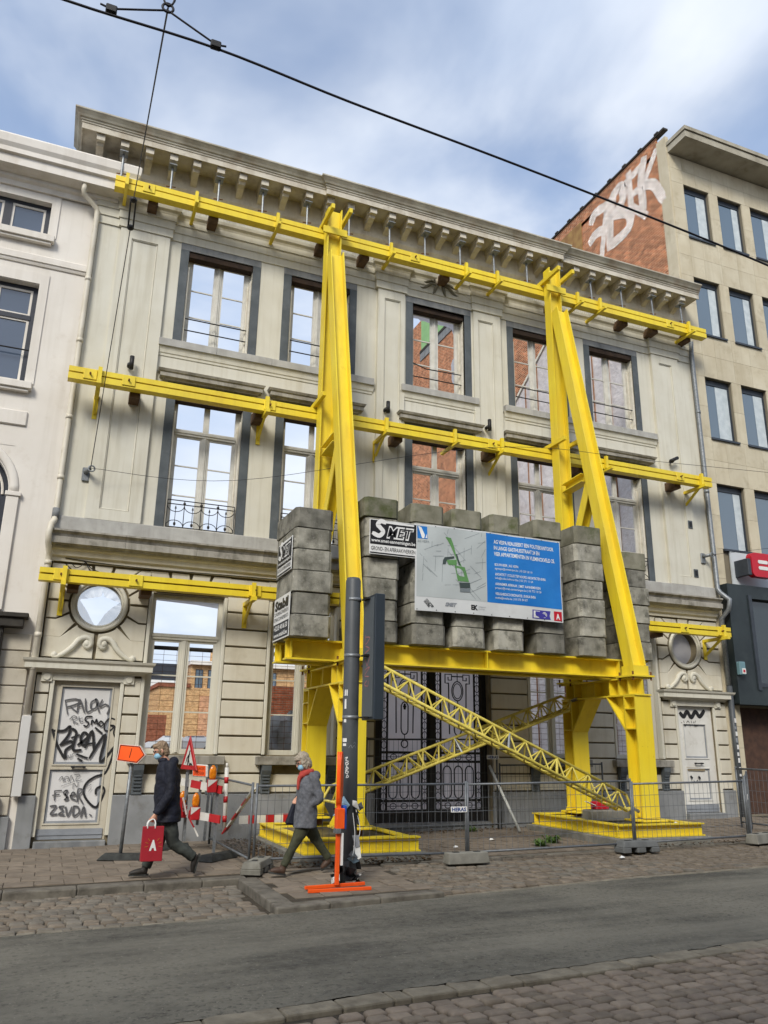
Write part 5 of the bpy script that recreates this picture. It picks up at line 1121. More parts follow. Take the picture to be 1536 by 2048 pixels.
for x,lb in ((TX[0]+0.03,'yellow steel base tray under the left tower, full of wet dirt'),(TX[1]-0.08,'yellow steel base tray under the right tower, full of wet dirt')):
    g = gz(x,-4); z0, z1 = g+0.145, g+0.41; a, b, y0, y1 = x-1.10, x+1.10, -4.05, -0.62
    th = thing('base_tray', lb, 'steel base', (x,-2.3,g), group='yellow base trays')
    for p0,p1 in (((a,y0+0.10),(b+0.12,y0+0.10)),((a,y1-0.10),(b,y1-0.10)),((a+0.10,y0+0.21),(a+0.10,y1-0.21)),((b-0.10,y0+0.21),(b-0.10,y1-0.21))):
        put('edge_beam', ibm((p0[0],p0[1],(z0+z1)/2),(p1[0],p1[1],(z0+z1)/2),z1-z0,0.20,0.02,0.025,(0,0,1)), steel, th)
    for yy in (YC,YF): put('bearer', ibm((a+0.21,yy,(z0+z1)/2-0.02),(b-0.21,yy,(z0+z1)/2-0.02),z1-z0-0.05,0.3,0.02,0.025,(0,0,1)), steel, th)
    t = MB(); t.box(a+0.12,b-0.12,y0+0.13,y1-0.13,z0,z1-0.06); put('fill', t, wet, th)
    t = MB(); t.box(a-0.12,b+0.22,y0-0.14,y1+0.1,g-0.25,z0-0.002); put('concrete_pad', t, concf, th, bevel=0.02)
def lattice(p0,p1,label,sz=0.36,n=15,mt_=None):
    p0, p1 = np.array(p0,float), np.array(p1,float); ax = p1-p0; L = np.linalg.norm(ax); ax /= L
    up = np.array([0,0,1.0]); up -= ax*(up@ax); up /= np.linalg.norm(up); sd = np.cross(ax,up)
    th = thing('lattice_brace', label, 'lattice brace', tuple(p1 if p1[2] < p0[2] else p0), group='lattice braces')
    ch = [up*sz*0.58, -up*sz*0.42+sd*sz*0.5, -up*sz*0.42-sd*sz*0.5]; e = 0.35
    for c in ch: t = MB(); t.cyl(p0+ax*e+c,p1-ax*e+c,0.034,n=8); put('chord', t, yelold, th, smooth=True)
    for (i,j) in ((0,1),(0,2),(1,2)):
        for k in range(n):
            a = p0+ax*(e+(L-2*e)*k/n); b = p0+ax*(e+(L-2*e)*(k+0.5)/n); c = p0+ax*(e+(L-2*e)*(k+1)/n)
            for q,r_ in (((a+ch[j]),(b+ch[i])),((b+ch[i]),(c+ch[j]))):
                t = MB(); t.cyl(q,r_,0.019,n=6); put('lacing_bar', t, yelold, th)
    for k in (0.36,0.5,0.68):
        a = p0+ax*L*k
        for i in range(3): t = MB(); t.cyl(a+ch[i],a+ch[(i+1)%3],0.03,n=6); put('splice', t, galv if k == 0.5 else yelold, th)
    for pe,sg_ in ((p0,1),(p1,-1)):
        for c in ch: t = MB(); t.cyl(pe+ax*sg_*e+c,pe+ax*sg_*0.1,0.03,n=6); put('end_strut', t, yelold, th)
        t = MB(); t.cyl(pe-ax*sg_*0.1,pe+ax*sg_*0.14,0.04,n=8); put('end_pin', t, galv, th)
    return th
lattice((TX[0]+0.26,YF+0.02,3.62),(TX[1]-0.26,YF+0.02,0.80),'yellow lattice brace sloping down from left tower to right tower, in front')
lattice((TX[0]+0.02,YC-0.42,0.92),(TX[1]-0.30,YC-0.42,3.30),'dirty yellow lattice brace rising to the right tower, behind the other')
# ------------------------------------------------------------------ concrete ballast blocks
STK = [(4.76,0.84,6,-3.30),(6.36,0.80,7,-3.22),(7.50,0.80,7,-3.20),(8.50,0.82,7,-3.20),(9.56,0.80,7,-3.20),(10.70,0.80,7,-3.20),(11.90,0.80,7,-3.20),(13.43,0.76,6,-3.02)]
ORD = ['first','second','third','fourth','fifth','sixth','seventh','eighth']
def block_mesh(wd,dp,h,seed):
    q = random.Random(seed); t = MB(); c = 0.075
    V = [(-wd/2+c,0,0),(wd/2-c,0,0),(wd/2,c,0),(wd/2,dp-c,0),(wd/2-c,dp,0),(-wd/2+c,dp,0),(-wd/2,dp-c,0),(-wd/2,c,0)]
    j = lambda s=0.006: q.uniform(-s,s)
    r0 = [(x*0.985+j(),y+(0.012 if y < 0.1 else -0.012)+j(),0.0) for x,y,_ in V]; r1 = [(x+j(),y+j(),0.012) for x,y,_ in V]; r2 = [(x+j(),y+j(),h-0.012) for x,y,_ in V]; r3 = [(x*0.985+j(),y+(0.012 if y < 0.1 else -0.012)+j(),h-0.004+j(0.003)) for x,y,_ in V]
    t.ring_loft([r0,r1,r2,r3]); return t
side_names = ['in the leftmost stack','in the stack behind the black front sign','in the stack under the banner\'s left end','in the fourth stack from the left','in the fifth stack from the left','in the stack under the banner\'s right end','in the stack left of the right tower','in the rightmost stack']
for si,(xl,wd,n,yf) in enumerate(STK):
    for k in range(n):      # k counts up from the platform
        h = 0.4585; q = random.Random(si*20+k); top = (k == n-1)
        t = block_mesh(wd+q.uniform(-0.035,0.035),1.52,h-0.014,si*31+k)
        x, y, z = xl+wd/2+q.uniform(-0.02,0.02), yf+q.uniform(-0.02,0.025), 4.217+k*h
        where = 'top' if top else ('bottom' if k == 0 else ORD[n-1-k]+' from the top')
        mt_ = concm if (top and si != 0) else conc
        me = t.mesh('concrete_block',(0,0,0),mt_)
        inst('concrete_block', me, None, (x,y,z), q.uniform(-0.02,0.02), label='grey concrete block, '+where+' '+side_names[si], cat='concrete block', group='ballast blocks on the platform')
# ------------------------------------------------------------------ signs on the blocks
XP, YP, ZP = (1,0,0), (0,-1,0), (0,0,1)
def panel_sign(name,label,cat,x0,x1,z0,z1,y,th_=0.015):
    s = thing(name,label,cat,((x0+x1)/2,y,z0)); t = MB(); t.box(x0,x1,y,y+th_,z0,z1); put('board', t, white, s); return s
# black sign
SY = -3.345
s = panel_sign('contractor_sign','black SMET sign with white border left of the blue banner','sign',6.41,7.54,6.08,6.86,SY)
t = MB(); t.box(6.425,7.525,SY-0.003,SY-0.001,6.30,6.845); t.box(6.425,7.525,SY-0.003,SY-0.001,6.095,6.125); put('black_field', t, blackp, s)
put('lettering', text_mb('www.smet-aannemingen.be',(6.45,SY-0.005,6.355),XP,ZP,h=0.075,wd=1.05,bold=0.02), white, s)
put('lettering', text_mb('GROND- EN AFBRAAKWERKEN',(6.45,SY-0.005,6.165),XP,ZP,h=0.088,wd=1.05,bold=0.004), blackp, s)
def smet_logo(par,O,U,V,sc_,mt_o,mt_i):
    """slanted word mark: swash S with a bar over the smaller letters"""
    O, U, V = [np.array(q,float) for q in (O,U,V)]; N = np.cross(U,V); P = lambda a,b: O+U*a*sc_+V*b*sc_
    t = MB(); t.ribbon([(0.30,0.40),(0.20,0.42),(0.13,0.33),(0.20,0.26),(0.26,0.18),(0.17,0.08),(0.03,0.12)],0.105*sc_ if False else 0.10,(0,0,0),(1,0,0),(0,1,0),(0,0,1))
    t.ribbon([(0.22,0.405),(0.60,0.405),(1.0,0.40)],0.055,(0,0,0),(1,0,0),(0,1,0),(0,0,1),0.0005,1)
    t.v = [tuple(P(a,b)+N*c) for a,b,c in t.v]; put('lettering', t, mt_o, par)
    t = text_mb('MET',P(0.34,0.06)+N*0.002,U,V,h=0.25*sc_,wd=0.68*sc_,bold=0.07,slant=0.25); put('lettering', t, mt_o, par)
    t = text_mb('MET',P(0.36,0.075)+N*0.004,U,V,h=0.22*sc_,wd=0.63*sc_,bold=0.012,slant=0.25); put('lettering', t, mt_i, par)
smet_logo(s,(6.47,SY-0.006,6.42),XP,ZP,0.98,white,blackp)
# signs on the left flank
XS = 4.735
def flank(name,label,y0,y1,z0,z1,pieces):
    s = thing(name,label,'sign',(XS,(y0+y1)/2,z0)); t = MB(); t.box(XS-0.012,XS,y0,y1,z0,z1); put('board', t, white, s); return s
s = flank('contractor_sign','small black SMET sign on the left flank of the leftmost block stack',-3.22,-2.12,5.60,6.32,None)
t = MB(); t.box(XS-0.016,XS-0.0125,-3.20,-2.14,5.80,6.30); t.box(XS-0.016,XS-0.0125,-3.20,-2.14,5.615,5.65); put('black_field', t, blackp, s)
NY = (0,-1,0)
smet_logo(s,(XS-0.018,-2.18,5.92),NY,ZP,0.93,white,blackp)
put('lettering', text_mb('www.smet-aannemingen.be',(XS-0.018,-2.17,5.85),NY,ZP,h=0.07,wd=1.0,bold=0.02), white, s)
put('lettering', text_mb('GROND- EN AFBRAAKWERKEN',(XS-0.018,-2.17,5.69),NY,ZP,h=0.08,wd=1.0,bold=0.004), blackp, s)
s = flank('shoring_firm_sign','white Stabil sign with black lower half on the left flank, below the SMET sign',-3.24,-2.02,4.21,5.12,None)
t = MB(); t.box(XS-0.016,XS-0.0125,-3.22,-2.04,4.24,4.56); put('black_field', t, blackp, s)
put('lettering', text_mb('Stabil',(XS-0.018,-2.10,4.86),NY,ZP,h=0.19,wd=1.05,bold=0.05), blackp, s)
put('lettering', text_mb('SCHORINGSWERKEN',(XS-0.018,-2.08,4.74),NY,ZP,h=0.075,wd=1.1), blackp, s)
put('lettering', text_mb('ETANCONNEMENTS',(XS-0.018,-2.08,4.62),NY,ZP,h=0.075,wd=1.1), blackp, s)
put('lettering', text_mb('+32.03 40 06 30',(XS-0.018,-2.10,4.42),NY,ZP,h=0.10,wd=1.05,bold=0.03), white, s)
put('lettering', text_mb('www.stabil.be',(XS-0.018,-2.10,4.28),NY,ZP,h=0.085,wd=1.05,bold=0.03), white, s)
# the banner
BX0, BX1, BZ0, BZ1, BY = 7.49, 11.33, 4.93, 6.89, -3.30
def wob(x,z):
    u, v = (x-BX0)/(BX1-BX0), (z-BZ0)/(BZ1-BZ0)
    return 0.018*math.sin(9*u+2.2*v)*math.sin(3.1*v+0.4)+0.012*math.sin(21*u-9*v)*(0.3+0.7*v)+0.025*math.sin(math.pi*u)*math.sin(math.pi*v)
def on_banner(mb_,lift):
    # straight outline sags a little at its lower corners, everything follows the cloth
    out = []
    for x,y,z in mb_.v:
        u, v = (x-BX0)/(BX1-BX0), (z-BZ0)/(BZ1-BZ0); out.append((x-0.03*(1-v)*(1-2*u)*(-1)*0.3, BY-0.03-wob(x,z)-lift, z+0.012*math.sin(4*u)))
    mb_.v = out; return mb_
def grid_sheet(x0,x1,z0,z1,nx=40,nz=20):
    t = MB(); t.v = [(x0+(x1-x0)*i/nx,0,z0+(z1-z0)*j/nz) for j in range(nz+1) for i in range(nx+1)]
    t.f = [(j*(nx+1)+i,j*(nx+1)+i+1,(j+1)*(nx+1)+i+1,(j+1)*(nx+1)+i) for j in range(nz) for i in range(nx)]; return t
ban = thing('banner','wide white and blue printed banner hung across the block stacks','banner',((BX0+BX1)/2,BY,BZ0))
pvc = mat('banner_pvc', rgb(204,206,206), rgb(194,196,196), sc=1.2, rough=0.45, bump=0.25, bsc=3.5, bdist=0.03, dirt=(rgb(170,170,168),0.4,2,0.56))
mapg = mat('map_grey', rgb(176,182,182), rgb(168,174,174), sc=1.2, rough=0.45, bump=0.2, bsc=3.5, bdist=0.03)
blue = mat('banner_blue', rgb(36,120,196), rgb(28,108,184), sc=1.5, rough=0.4, bump=0.25, bsc=3.5, bdist=0.03)
put('cloth', on_banner(grid_sheet(BX0,BX1,BZ0,BZ1),0.0), pvc, ban, smooth=True)
put('map_field', on_banner(grid_sheet(7.53,9.30,5.24,6.86,24,18),0.003), mapg, ban, smooth=True)
put('blue_field', on_banner(grid_sheet(9.30,11.31,5.24,6.86,28,18),0.003), blue, ban, smooth=True)
bt_ = lambda s_,x,z,h,wd=None,b=0.0,m_=white,l=0.006,sl=0.0: put('lettering', on_banner(text_mb(s_,(x,0,z),XP,ZP,h=h,wd=wd,bold=b,slant=sl),l), m_, ban)
for i,(s_,w_) in enumerate((('AG VESPA REALISEERT EEN POLITIEKANTOOR',1.64),('IN LANGE GASTHUISSTRAAT 24 EN',1.24),('VIER APPARTEMENTEN IN VLEMINCKVELD 25.',1.66))): bt_(s_,9.50,6.63-i*0.145,0.088,w_,0.02)
for i,(a,b,wa,wb) in enumerate((('BOUWHEER | AG VESPA','agvespa@antwerpen.be | 03 259 28 10',0.62,1.0),('ARCHITECT | COLLECTIEF NOORD ARCHITECTEN BVBA','info@collectiefnoord.be | 03 271 11 64',1.36,1.0),('AANNEMER AFBRAAK | SMET AANNEMINGEN','project@smet-aannemingen.be | 03 773 18 38',1.20,1.22),('VEILIGHEIDSCOORDINATIE | EVEKA BVBA','eveka@eveka.be | 03 575 84 87',1.06,0.84))):
    bt_(a,9.51,6.10-i*0.225,0.058,wa,0.012); bt_(b,9.51,6.015-i*0.225,0.050,wb)
mline = mat('map_line', rgb(112,120,124)); mgreen = mat('map_green', rgb(94,140,84), rgb(84,130,76)); mdark = mat('map_dark', rgb(58,70,68))
def mpoly(pts,m_,l): t = MB(); t.add([(x,0,z) for x,z in pts],[tuple(range(len(pts)))]); put('map_shape', on_banner(t,l), m_, ban)
bp = lambda a,b: (BX0+(a-375)/1040*(BX1-BX0)*1.0, 6.89-(b-(225+(a-375)*0.128))/600*(BZ1-BZ0))
q = random.Random(12); t = MB()
for k in range(46):
    x, z, a, L_ = q.uniform(7.6,9.2), q.uniform(5.3,6.75), q.choice((0.45,-0.7,0.42,-0.8,1.5,0.1)), q.uniform(0.12,0.5)
    p0 = np.array([x,z]); p1 = p0+np.array([math.cos(a),math.sin(a)])*L_; p1[0] = min(max(p1[0],7.56),9.27); p1[1] = min(max(p1[1],5.27),6.83)
    t.ribbon([p0,p1],0.010,(0,0,0),(1,0,0),(0,0,1),(0,-1,0),0,1)
put('map_lines', on_banner(t,0.006), mline, ban, kind='stuff')
mpoly([bp(580,325),bp(620,335),bp(635,375),bp(650,440),bp(690,540),bp(670,530),bp(640,450),bp(615,385)],mgreen,0.007); mpoly([bp(640,530),bp(710,545),bp(740,650),bp(660,640)],mgreen,0.008); mpoly([bp(585,490),bp(655,490),bp(655,530),bp(600,525)],mgreen,0.009)
mpoly([bp(575,470),bp(640,465),bp(640,480),bp(590,488),bp(580,520),bp(560,520),bp(562,490)],mdark,0.010); mpoly([bp(650,450),bp(660,450),bp(680,530),bp(668,530)],mdark,0.010); mpoly([bp(670,650),bp(745,655),bp(748,690),bp(675,688)],mdark,0.011); mpoly([bp(675,692),bp(748,694),bp(748,722),bp(675,716)],mline,0.011)
mpoly([(7.56,6.55),(7.80,6.55),(7.80,6.84),(7.56,6.84)],blue,0.008); mpoly([(7.58,6.83),(7.65,6.83),(7.74,6.64),(7.72,6.56),(7.67,6.56)],white,0.010); mpoly([(7.75,6.57),(7.79,6.57),(7.79,6.67)],white,0.010)
bt_('AG VESPA',7.56,6.46,0.055,0.28,0,mline,0.008)
t = text_mb('COLLECTIEF',(7.74,0,5.17),(0.70,0,-0.70),(0.70,0,0.70),h=0.05,wd=0.24,bold=0.03); put('lettering', on_banner(t,0.006), blackp, ban)
t = text_mb('NOORD',(7.70,0,5.13),(0.70,0,-0.70),(0.70,0,0.70),h=0.05,wd=0.18,bold=0.03); put('lettering', on_banner(t,0.006), blackp, ban)
bt_('SMET',8.22,5.07,0.075,0.30,0.06,edgeg,0.006,0.3); bt_('EK',8.88,5.04,0.10,0.17,0.05,blackp); bt_('veiligheid',9.07,5.10,0.03,0.18,0,edgeg); bt_('& energie',9.07,5.05,0.03,0.16,0,edgeg)
pur = mat('violet_print', rgb(64,58,150), rgb(58,52,142))
mpoly([(10.48,4.97),(10.98,4.97),(10.95,5.06),(10.98,5.17),(10.48,5.17)],pur,0.006); mpoly([(10.51,4.99),(10.68,4.99),(10.68,5.15),(10.51,5.15)],white,0.008)
t = MB(); t.add([(10.595+0.04*math.cos(a),0,5.09+0.04*math.sin(a)) for a in np.linspace(0,2*math.pi,17)[:-1]],[tuple(range(16))]); put('emblem', on_banner(t,0.010), pur, ban); bt_('POLITIE',10.535,5.01,0.022,0.12,0,edgeg,0.010)
t = MB(); t.torus((10.81,0,5.07),0.058,0.008,n=20,m=4); t.torus((10.81,0,5.07),0.030,0.010,n=16,m=4); t.v = [(x,0,z) for x,y,z in t.v]; put('emblem', on_banner(t,0.009), white, ban)
mpoly([(11.07,4.96),(11.29,4.96),(11.29,5.18),(11.07,5.18)],red,0.006); bt_('A',11.125,5.00,0.12,0.11,0.05,white,0.009)
t = MB()
for i in range(9):
    for z in (BZ0+0.03,BZ1-0.03): t.cyl((BX0+0.05+i*0.467,0.0,z),(BX0+0.05+i*0.467,-0.006,z),0.012,n=8)
put('eyelets', on_banner(t,0.008), blackp, ban, kind='stuff')
# ================================================================== STREET FURNITURE
redw = mat('red_reflective', rgb(176,36,40), rgb(164,30,36), sc=5, rough=0.4, bump=0, dirt=(rgb(110,50,44),0.4,8,0.58))
whr = mat('white_reflective', rgb(206,204,198), rgb(194,191,184), sc=5, rough=0.45, bump=0, dirt=(rgb(140,134,122),0.5,8,0.57))
orange = mat('orange_paint', rgb(236,92,30), rgb(226,80,22), sc=3, rough=0.45, bump=0.03, dirt=(rgb(160,70,36),0.4,9,0.6))
orfl = mat('fluorescent_orange', rgb(250,96,24), rgb(246,88,20), sc=3, rough=0.45, bump=0)
amber = mat('amber_lens', rgb(214,128,18), rgb(190,100,8), sc=20, rough=0.15, bump=0.4, bsc=30, spec=0.7)
def bar3(p0,p1,r,n=8): t = MB(); t.cyl(p0,p1,r,n=n); return t
# ---- mobile fence panels
def fence(p0,p1,z0,z1,label,group='mobile fence panels',sx=0.125,plate=None,mt_=None,rw=0.0042):
    mt_ = mt_ or fencem; p0, p1 = np.array(p0,float), np.array(p1,float); g0, g1 = gz(*p0), gz(*p1); L = np.linalg.norm(p1-p0); d = (p1-p0)/L
    P = lambda s,z: (p0[0]+d[0]*s, p0[1]+d[1]*s, (g0+(g1-g0)*s/L)+z)
    th = thing('mobile_fence', label, 'fence', P(L/2,0), group=group)
    for s in (0.02,L-0.02): put('post', bar3(P(s,z0-0.12),P(s,z1+0.05),0.024), mt_, th, smooth=True)
    for z in (z0,z1): put('rail', bar3(P(0.03,z),P(L-0.03,z),0.021), mt_, th, smooth=True)
    t = MB(); s = 0.10
    while s < L-0.05: t.tube([P(s,z0),P(s,z1)],rw,4); s += sx
    for k in range(1,5):
        z = z0+(z1-z0)*k/5; t.tube([P(0.03,z),P(L-0.03,z)],rw,4)
    put('mesh', t, mt_, th, kind='stuff')
    if plate:
        s, z = plate; c = np.array(P(s,z)); t = MB(); n_ = np.array([d[1],-d[0],0]); t.obox(c+n_*0.03,(0.34,0.10,0.008),(d[0],d[1],0),(0,0,1)); pl_ = put('name_plate', t, white, th)
        put('lettering', text_mb('HERAS',c+n_*0.036-np.array([d[0],d[1],0])*0.15-np.array([0,0,0.032]),(d[0],d[1],0),ZP,h=0.062,wd=0.30,bold=0.04), mat('plate_blue', rgb(30,60,120)), pl_)
    return th
FA, FB, FC, FD = (4.02,-4.16),(7.96,-4.72),(11.82,-4.72),(15.0,-4.62)
fence(FA,FB,0.16,1.37,'low grey mesh fence panel behind the woman and the pole',plate=None)
fence(FB,FC,0.16,1.36,'low grey mesh fence panel in front of the iron gate, with a white name plate',plate=(-0.18,0.92))
fence(FC,FD,0.16,1.30,'low grey mesh fence panel at the right, in front of the white door')
fence((3.86,-0.95),(3.98,-4.10),0.16,1.38,'fine mesh fence panel running back to the facade beside the barrier',sx=0.07,rw=0.003)
fence((15.06,-4.60),(17.2,-2.6),0.14,1.36,'mesh fence panel turning back at the far right',plate=(0.25,0.95))
dkf = mat('dull_fence', rgb(78,80,80), rgb(66,68,68), sc=10, rough=0.6, metal=0.3)
fence((7.55,-0.42),(11.15,-0.42),0.12,2.15,'taller dull fence panel standing against the iron gate',plate=(3.45,1.72),mt_=dkf)
fence((11.2,-0.40),(14.4,-0.40),0.12,1.52,'dull fence panel leaning along the plinth under the right-hand windows',mt_=dkf)
fence((17.25,-2.2),(17.3,-4.3),0.14,1.45,'short fence panel at the right edge of the picture')
def foot(loc,ang,label,mt_,L=0.9,wd=0.30,h=0.17,slots=True,name='fence_weight'):
    c, s_ = math.cos(ang), math.sin(ang); x,y = loc; z = gz(x,y) if y > -4.9 or x < 6.3 else rz(x)+0.06
    W = lambda a,b,h_: (x+a*c-b*s_, y+a*s_+b*c, z+h_); th = thing(name,label,'fence weight',(x,y,z),group='fence feet'); t = MB()
    if slots:
        for a0,a1 in ((-0.5,-0.28),(-0.12,0.12),(0.28,0.5)): t.hexa([W(a0*L,-wd/2,0),W(a1*L,-wd/2,0),W(a1*L,wd/2,0),W(a0*L,wd/2,0)],[W(a0*L,-wd/2,h*0.45),W(a1*L,-wd/2,h*0.45),W(a1*L,wd/2,h*0.45),W(a0*L,wd/2,h*0.45)])
        t.hexa([W(-L/2,-wd/2,h*0.45-0.001),W(L/2,-wd/2,h*0.45-0.001),W(L/2,wd/2,h*0.45-0.001),W(-L/2,wd/2,h*0.45-0.001)],[W(-L/2+0.05,-wd/2+0.03,h),W(L/2-0.05,-wd/2+0.03,h),W(L/2-0.05,wd/2-0.03,h),W(-L/2+0.05,wd/2-0.03,h)])
    else: t.hexa([W(-L/2,-wd/2,0),W(L/2,-wd/2,0),W(L/2,wd/2,0),W(-L/2,wd/2,0)],[W(-L/2+0.02,-wd/2+0.03,h),W(L/2-0.02,-wd/2+0.03,h),W(L/2-0.02,wd/2-0.03,h),W(-L/2+0.02,wd/2-0.03,h)])
    put('block', t, mt_, th, bevel=0.012)
    t = MB()
    for a in (-0.22,0.22): t.hexa([W(a-0.06,-0.05,h),W(a+0.06,-0.05,h),W(a+0.06,0.05,h),W(a-0.06,0.05,h)],[W(a-0.05,-0.04,h+0.012),W(a+0.05,-0.04,h+0.012),W(a+0.05,0.04,h+0.012),W(a-0.05,0.04,h+0.012)])
    put('socket', t, rubber, th, kind='stuff'); return th
foot((4.06,-4.42),math.radians(62),'dark concrete fence foot beside the woman, at the kerb corner',concf,0.95,0.34,0.20)
foot((7.86,-4.86),0.02,'light concrete fence foot in the middle, below the name plate',concf,0.86,0.26,0.19,False)
foot((11.80,-4.80),0.02,'grey slotted fence foot in front of the right base tray',mat('grey_plastic_foot', rgb(104,106,106), rgb(88,90,90), sc=6, rough=0.8, bump=0.2),0.92,0.30,0.22)
foot((15.35,-4.62),0.3,'concrete fence foot at the right edge of the picture',concf,0.9,0.3,0.2,False)
# ---- orange arrow sign on its own post
px_, py_ = 2.0, -2.15; g = gz(px_,py_)
ar = thing('diversion_sign','small orange arrow sign pointing right on a thin grey post','road sign',(px_,py_,g))
put('post', bar3((px_-0.01,py_,g+0.06),(px_+0.03,py_,1.80),0.034), galv, ar, smooth=True)
U = np.array([0.93,-0.37,0.0]); V = np.array([0.09,0.0,1.0]); O = np.array([px_-0.13,py_-0.06,1.73])
pts = [(-0.14,0.02),(0.27,-0.03),(0.40,0.13),(0.27,0.30),(-0.14,0.33)]
t = MB(); t.prism([O+U*a+V*b for a,b in pts], (0.03,0.06,0)); put('panel_edge', t, whr, ar)
N_ = np.cross(U,V); N_ /= np.linalg.norm(N_)
t = MB(); t.add([O+U*(a*0.95+0.006)+V*(0.16+(b-0.16)*0.93)+N_*0.004 for a,b in pts],[tuple(range(5))]); put('orange_face', t, orfl, ar)
for a,b in zip(pts,pts[1:]+pts[:1]):
    t = MB(); A_, B_ = [O+U*(q[0]*0.90+0.012)+V*(0.16+(q[1]-0.16)*0.85)+N_*0.007 for q in (a,b)]; t.tube([A_,B_],0.006,4); put('border_line', t, blackp, ar)
t = MB(); t.tube([O+U*0.10+V*0.08+N_*0.007,O+U*0.115+V*0.25+N_*0.007],0.006,4); put('mark', t, blackp, ar)
def rubber_foot(loc,ang,label,L=0.86):
    x,y = loc; c, s_ = math.cos(ang), math.sin(ang); z = gz(x,y); W = lambda a,b,h_: (x+a*c-b*s_,y+a*s_+b*c,z+h_)
    th = thing('sign_weight',label,'sign weight',(x,y,z),group='rubber sign feet'); t = MB()
    t.hexa([W(-L/2,-0.2,0),W(L/2,-0.2,0),W(L/2,0.2,0),W(-L/2,0.2,0)],[W(-L/2+0.10,-0.13,0.10),W(L/2-0.10,-0.13,0.10),W(L/2-0.10,0.13,0.10),W(-L/2+0.10,0.13,0.10)]); put('body', t, rubber, th, bevel=0.012)
    for k in range(4):
        t = MB(); a = -L/2+0.17+k*0.155; t.hexa([W(a,-0.185,0.03),W(a+0.10,-0.185,0.03),W(a+0.10,-0.12,0.112),W(a,-0.12,0.112)],[W(a,-0.10,0.03),W(a+0.10,-0.10,0.03),W(a+0.10,-0.08,0.108),W(a,-0.08,0.108)]); put('rib', t, rubber, th)
    return th
rubber_foot((2.02,-2.2),-0.25,'black rubber foot holding the orange arrow sign')
rubber_foot((3.75,-2.75),0.75,'black rubber foot below the striped barrier',1.1)
rubber_foot((3.05,-1.1),0.3,'low black rubber foot behind the walking man',0.8)
# ---- striped barrier with lamps and signs
ba = thing('striped_barrier','tilted barrier of two red and white boards on grey posts','barrier',(3.4,-1.9,gz(3.4,-1.9)))
def striped(par,name,p0,p1,h,cols,th_=0.03,up=(0,0,1)):
    p0, p1 = np.array(p0,float), np.array(p1,float); n = len(cols); L = np.linalg.norm(p1-p0); d = (p1-p0)/L
    for k,c in enumerate(cols):
        t = MB(); t.obox(p0+d*L*(k+0.5)/n,(L/n,h,th_),d,up); put(name, t, c, par)
W4 = [whr,redw,whr,redw]
bl = lambda px,py,Y: on_y(px,py,Y)
striped(ba,'board_stripe',bl(363,1563,-1.45),bl(444,1580,-2.45),0.145,W4); striped(ba,'board_stripe',bl(358,1624,-1.45),bl(440,1639,-2.45),0.145,W4)
for pxx,ya,yb,Y in ((374,1540,1683,-1.55),(400,1560,1650,-1.9),(416,1580,1682,-1.2),(433,1580,1706,-2.35)):
    a, b = bl(pxx+2,ya,Y+0.05), bl(pxx-6 if pxx != 416 else pxx-8,yb,Y+0.05); t = MB(); t.obox((a+b)/2,(np.linalg.norm(b-a),0.05,0.05),b-a,(1,0,0)); put('post', t, galv, ba)
def lamp(px,py,Y,label):
    p = bl(px,py,Y); x,y,z = p; th = thing('warning_lamp',label,'warning lamp',(x,y,z-0.24),group='amber lamps on the barrier')
    t = MB(); t.hexa([(x-0.085,y-0.06,z-0.26),(x+0.085,y-0.06,z-0.26),(x+0.085,y+0.06,z-0.26),(x-0.085,y+0.06,z-0.26)],[(x-0.095,y-0.065,z-0.02),(x+0.095,y-0.065,z-0.02),(x+0.095,y+0.065,z-0.02),(x-0.095,y+0.065,z-0.02)]); put('housing', t, redw, th, bevel=0.01)
    t = MB(); t.prism([(x-0.096,y-0.07,z-0.021),(x+0.09,y-0.07,z-0.021),(x-0.09,y-0.066,z-0.16)],(0,0.004,0)); put('white_flash', t, whr, th)
    t = MB(); t.ring_loft([[(x+r_*math.cos(2*math.pi*i/14),y+0.55*r_*math.sin(2*math.pi*i/14),z+h_) for i in range(14)] for r_,h_ in ((0.05,-0.02),(0.07,0.03),(0.075,0.12),(0.058,0.20),(0.02,0.25))]); put('lens', t, amber, th, smooth=True)
    t = MB(); t.cyl((x+0.08,y,z-0.14),(x+0.15,y,z-0.14),0.02,n=6); put('bolt', t, iron, th); return th
lamp(425,1557,-2.35,'amber warning lamp at the top right of the striped barrier'); lamp(391,1612,-1.95,'amber warning lamp on the lower board, in the middle'); lamp(365,1608,-1.60,'amber warning lamp half wrapped in striped tape, beside the man')
tape = thing('barrier_tape','bunched red and white barrier tape hanging beside the man','tape',tuple(bl(366,1640,-1.7)))
q = random.Random(21)
for k in range(12):
    a = bl(360+q.uniform(-2,8),1592+q.uniform(0,15),-1.75-0.01*k); b = bl(358+q.uniform(0,16),1615+q.uniform(0,16),-1.75-0.01*k); t = MB(); t.obox((a+b)/2,(np.linalg.norm(b-a),0.035,0.004),b-a,(1,0.3,0.2*q.uniform(-1,1))); put('strip', t, redw if k%2 else whr, tape)
a, b, c = bl(377,1634,-1.75), bl(388,1655,-1.8), bl(396,1673,-1.85)
t = MB(); t.obox((a+b)/2,(np.linalg.norm(b-a),0.03,0.004),b-a,(1,0,0)); put('loose_end', t, redw, tape); t = MB(); t.obox((c+b)/2,(np.linalg.norm(c-b),0.03,0.004),c-b,(1,0,0)); put('loose_end', t, whr, tape)
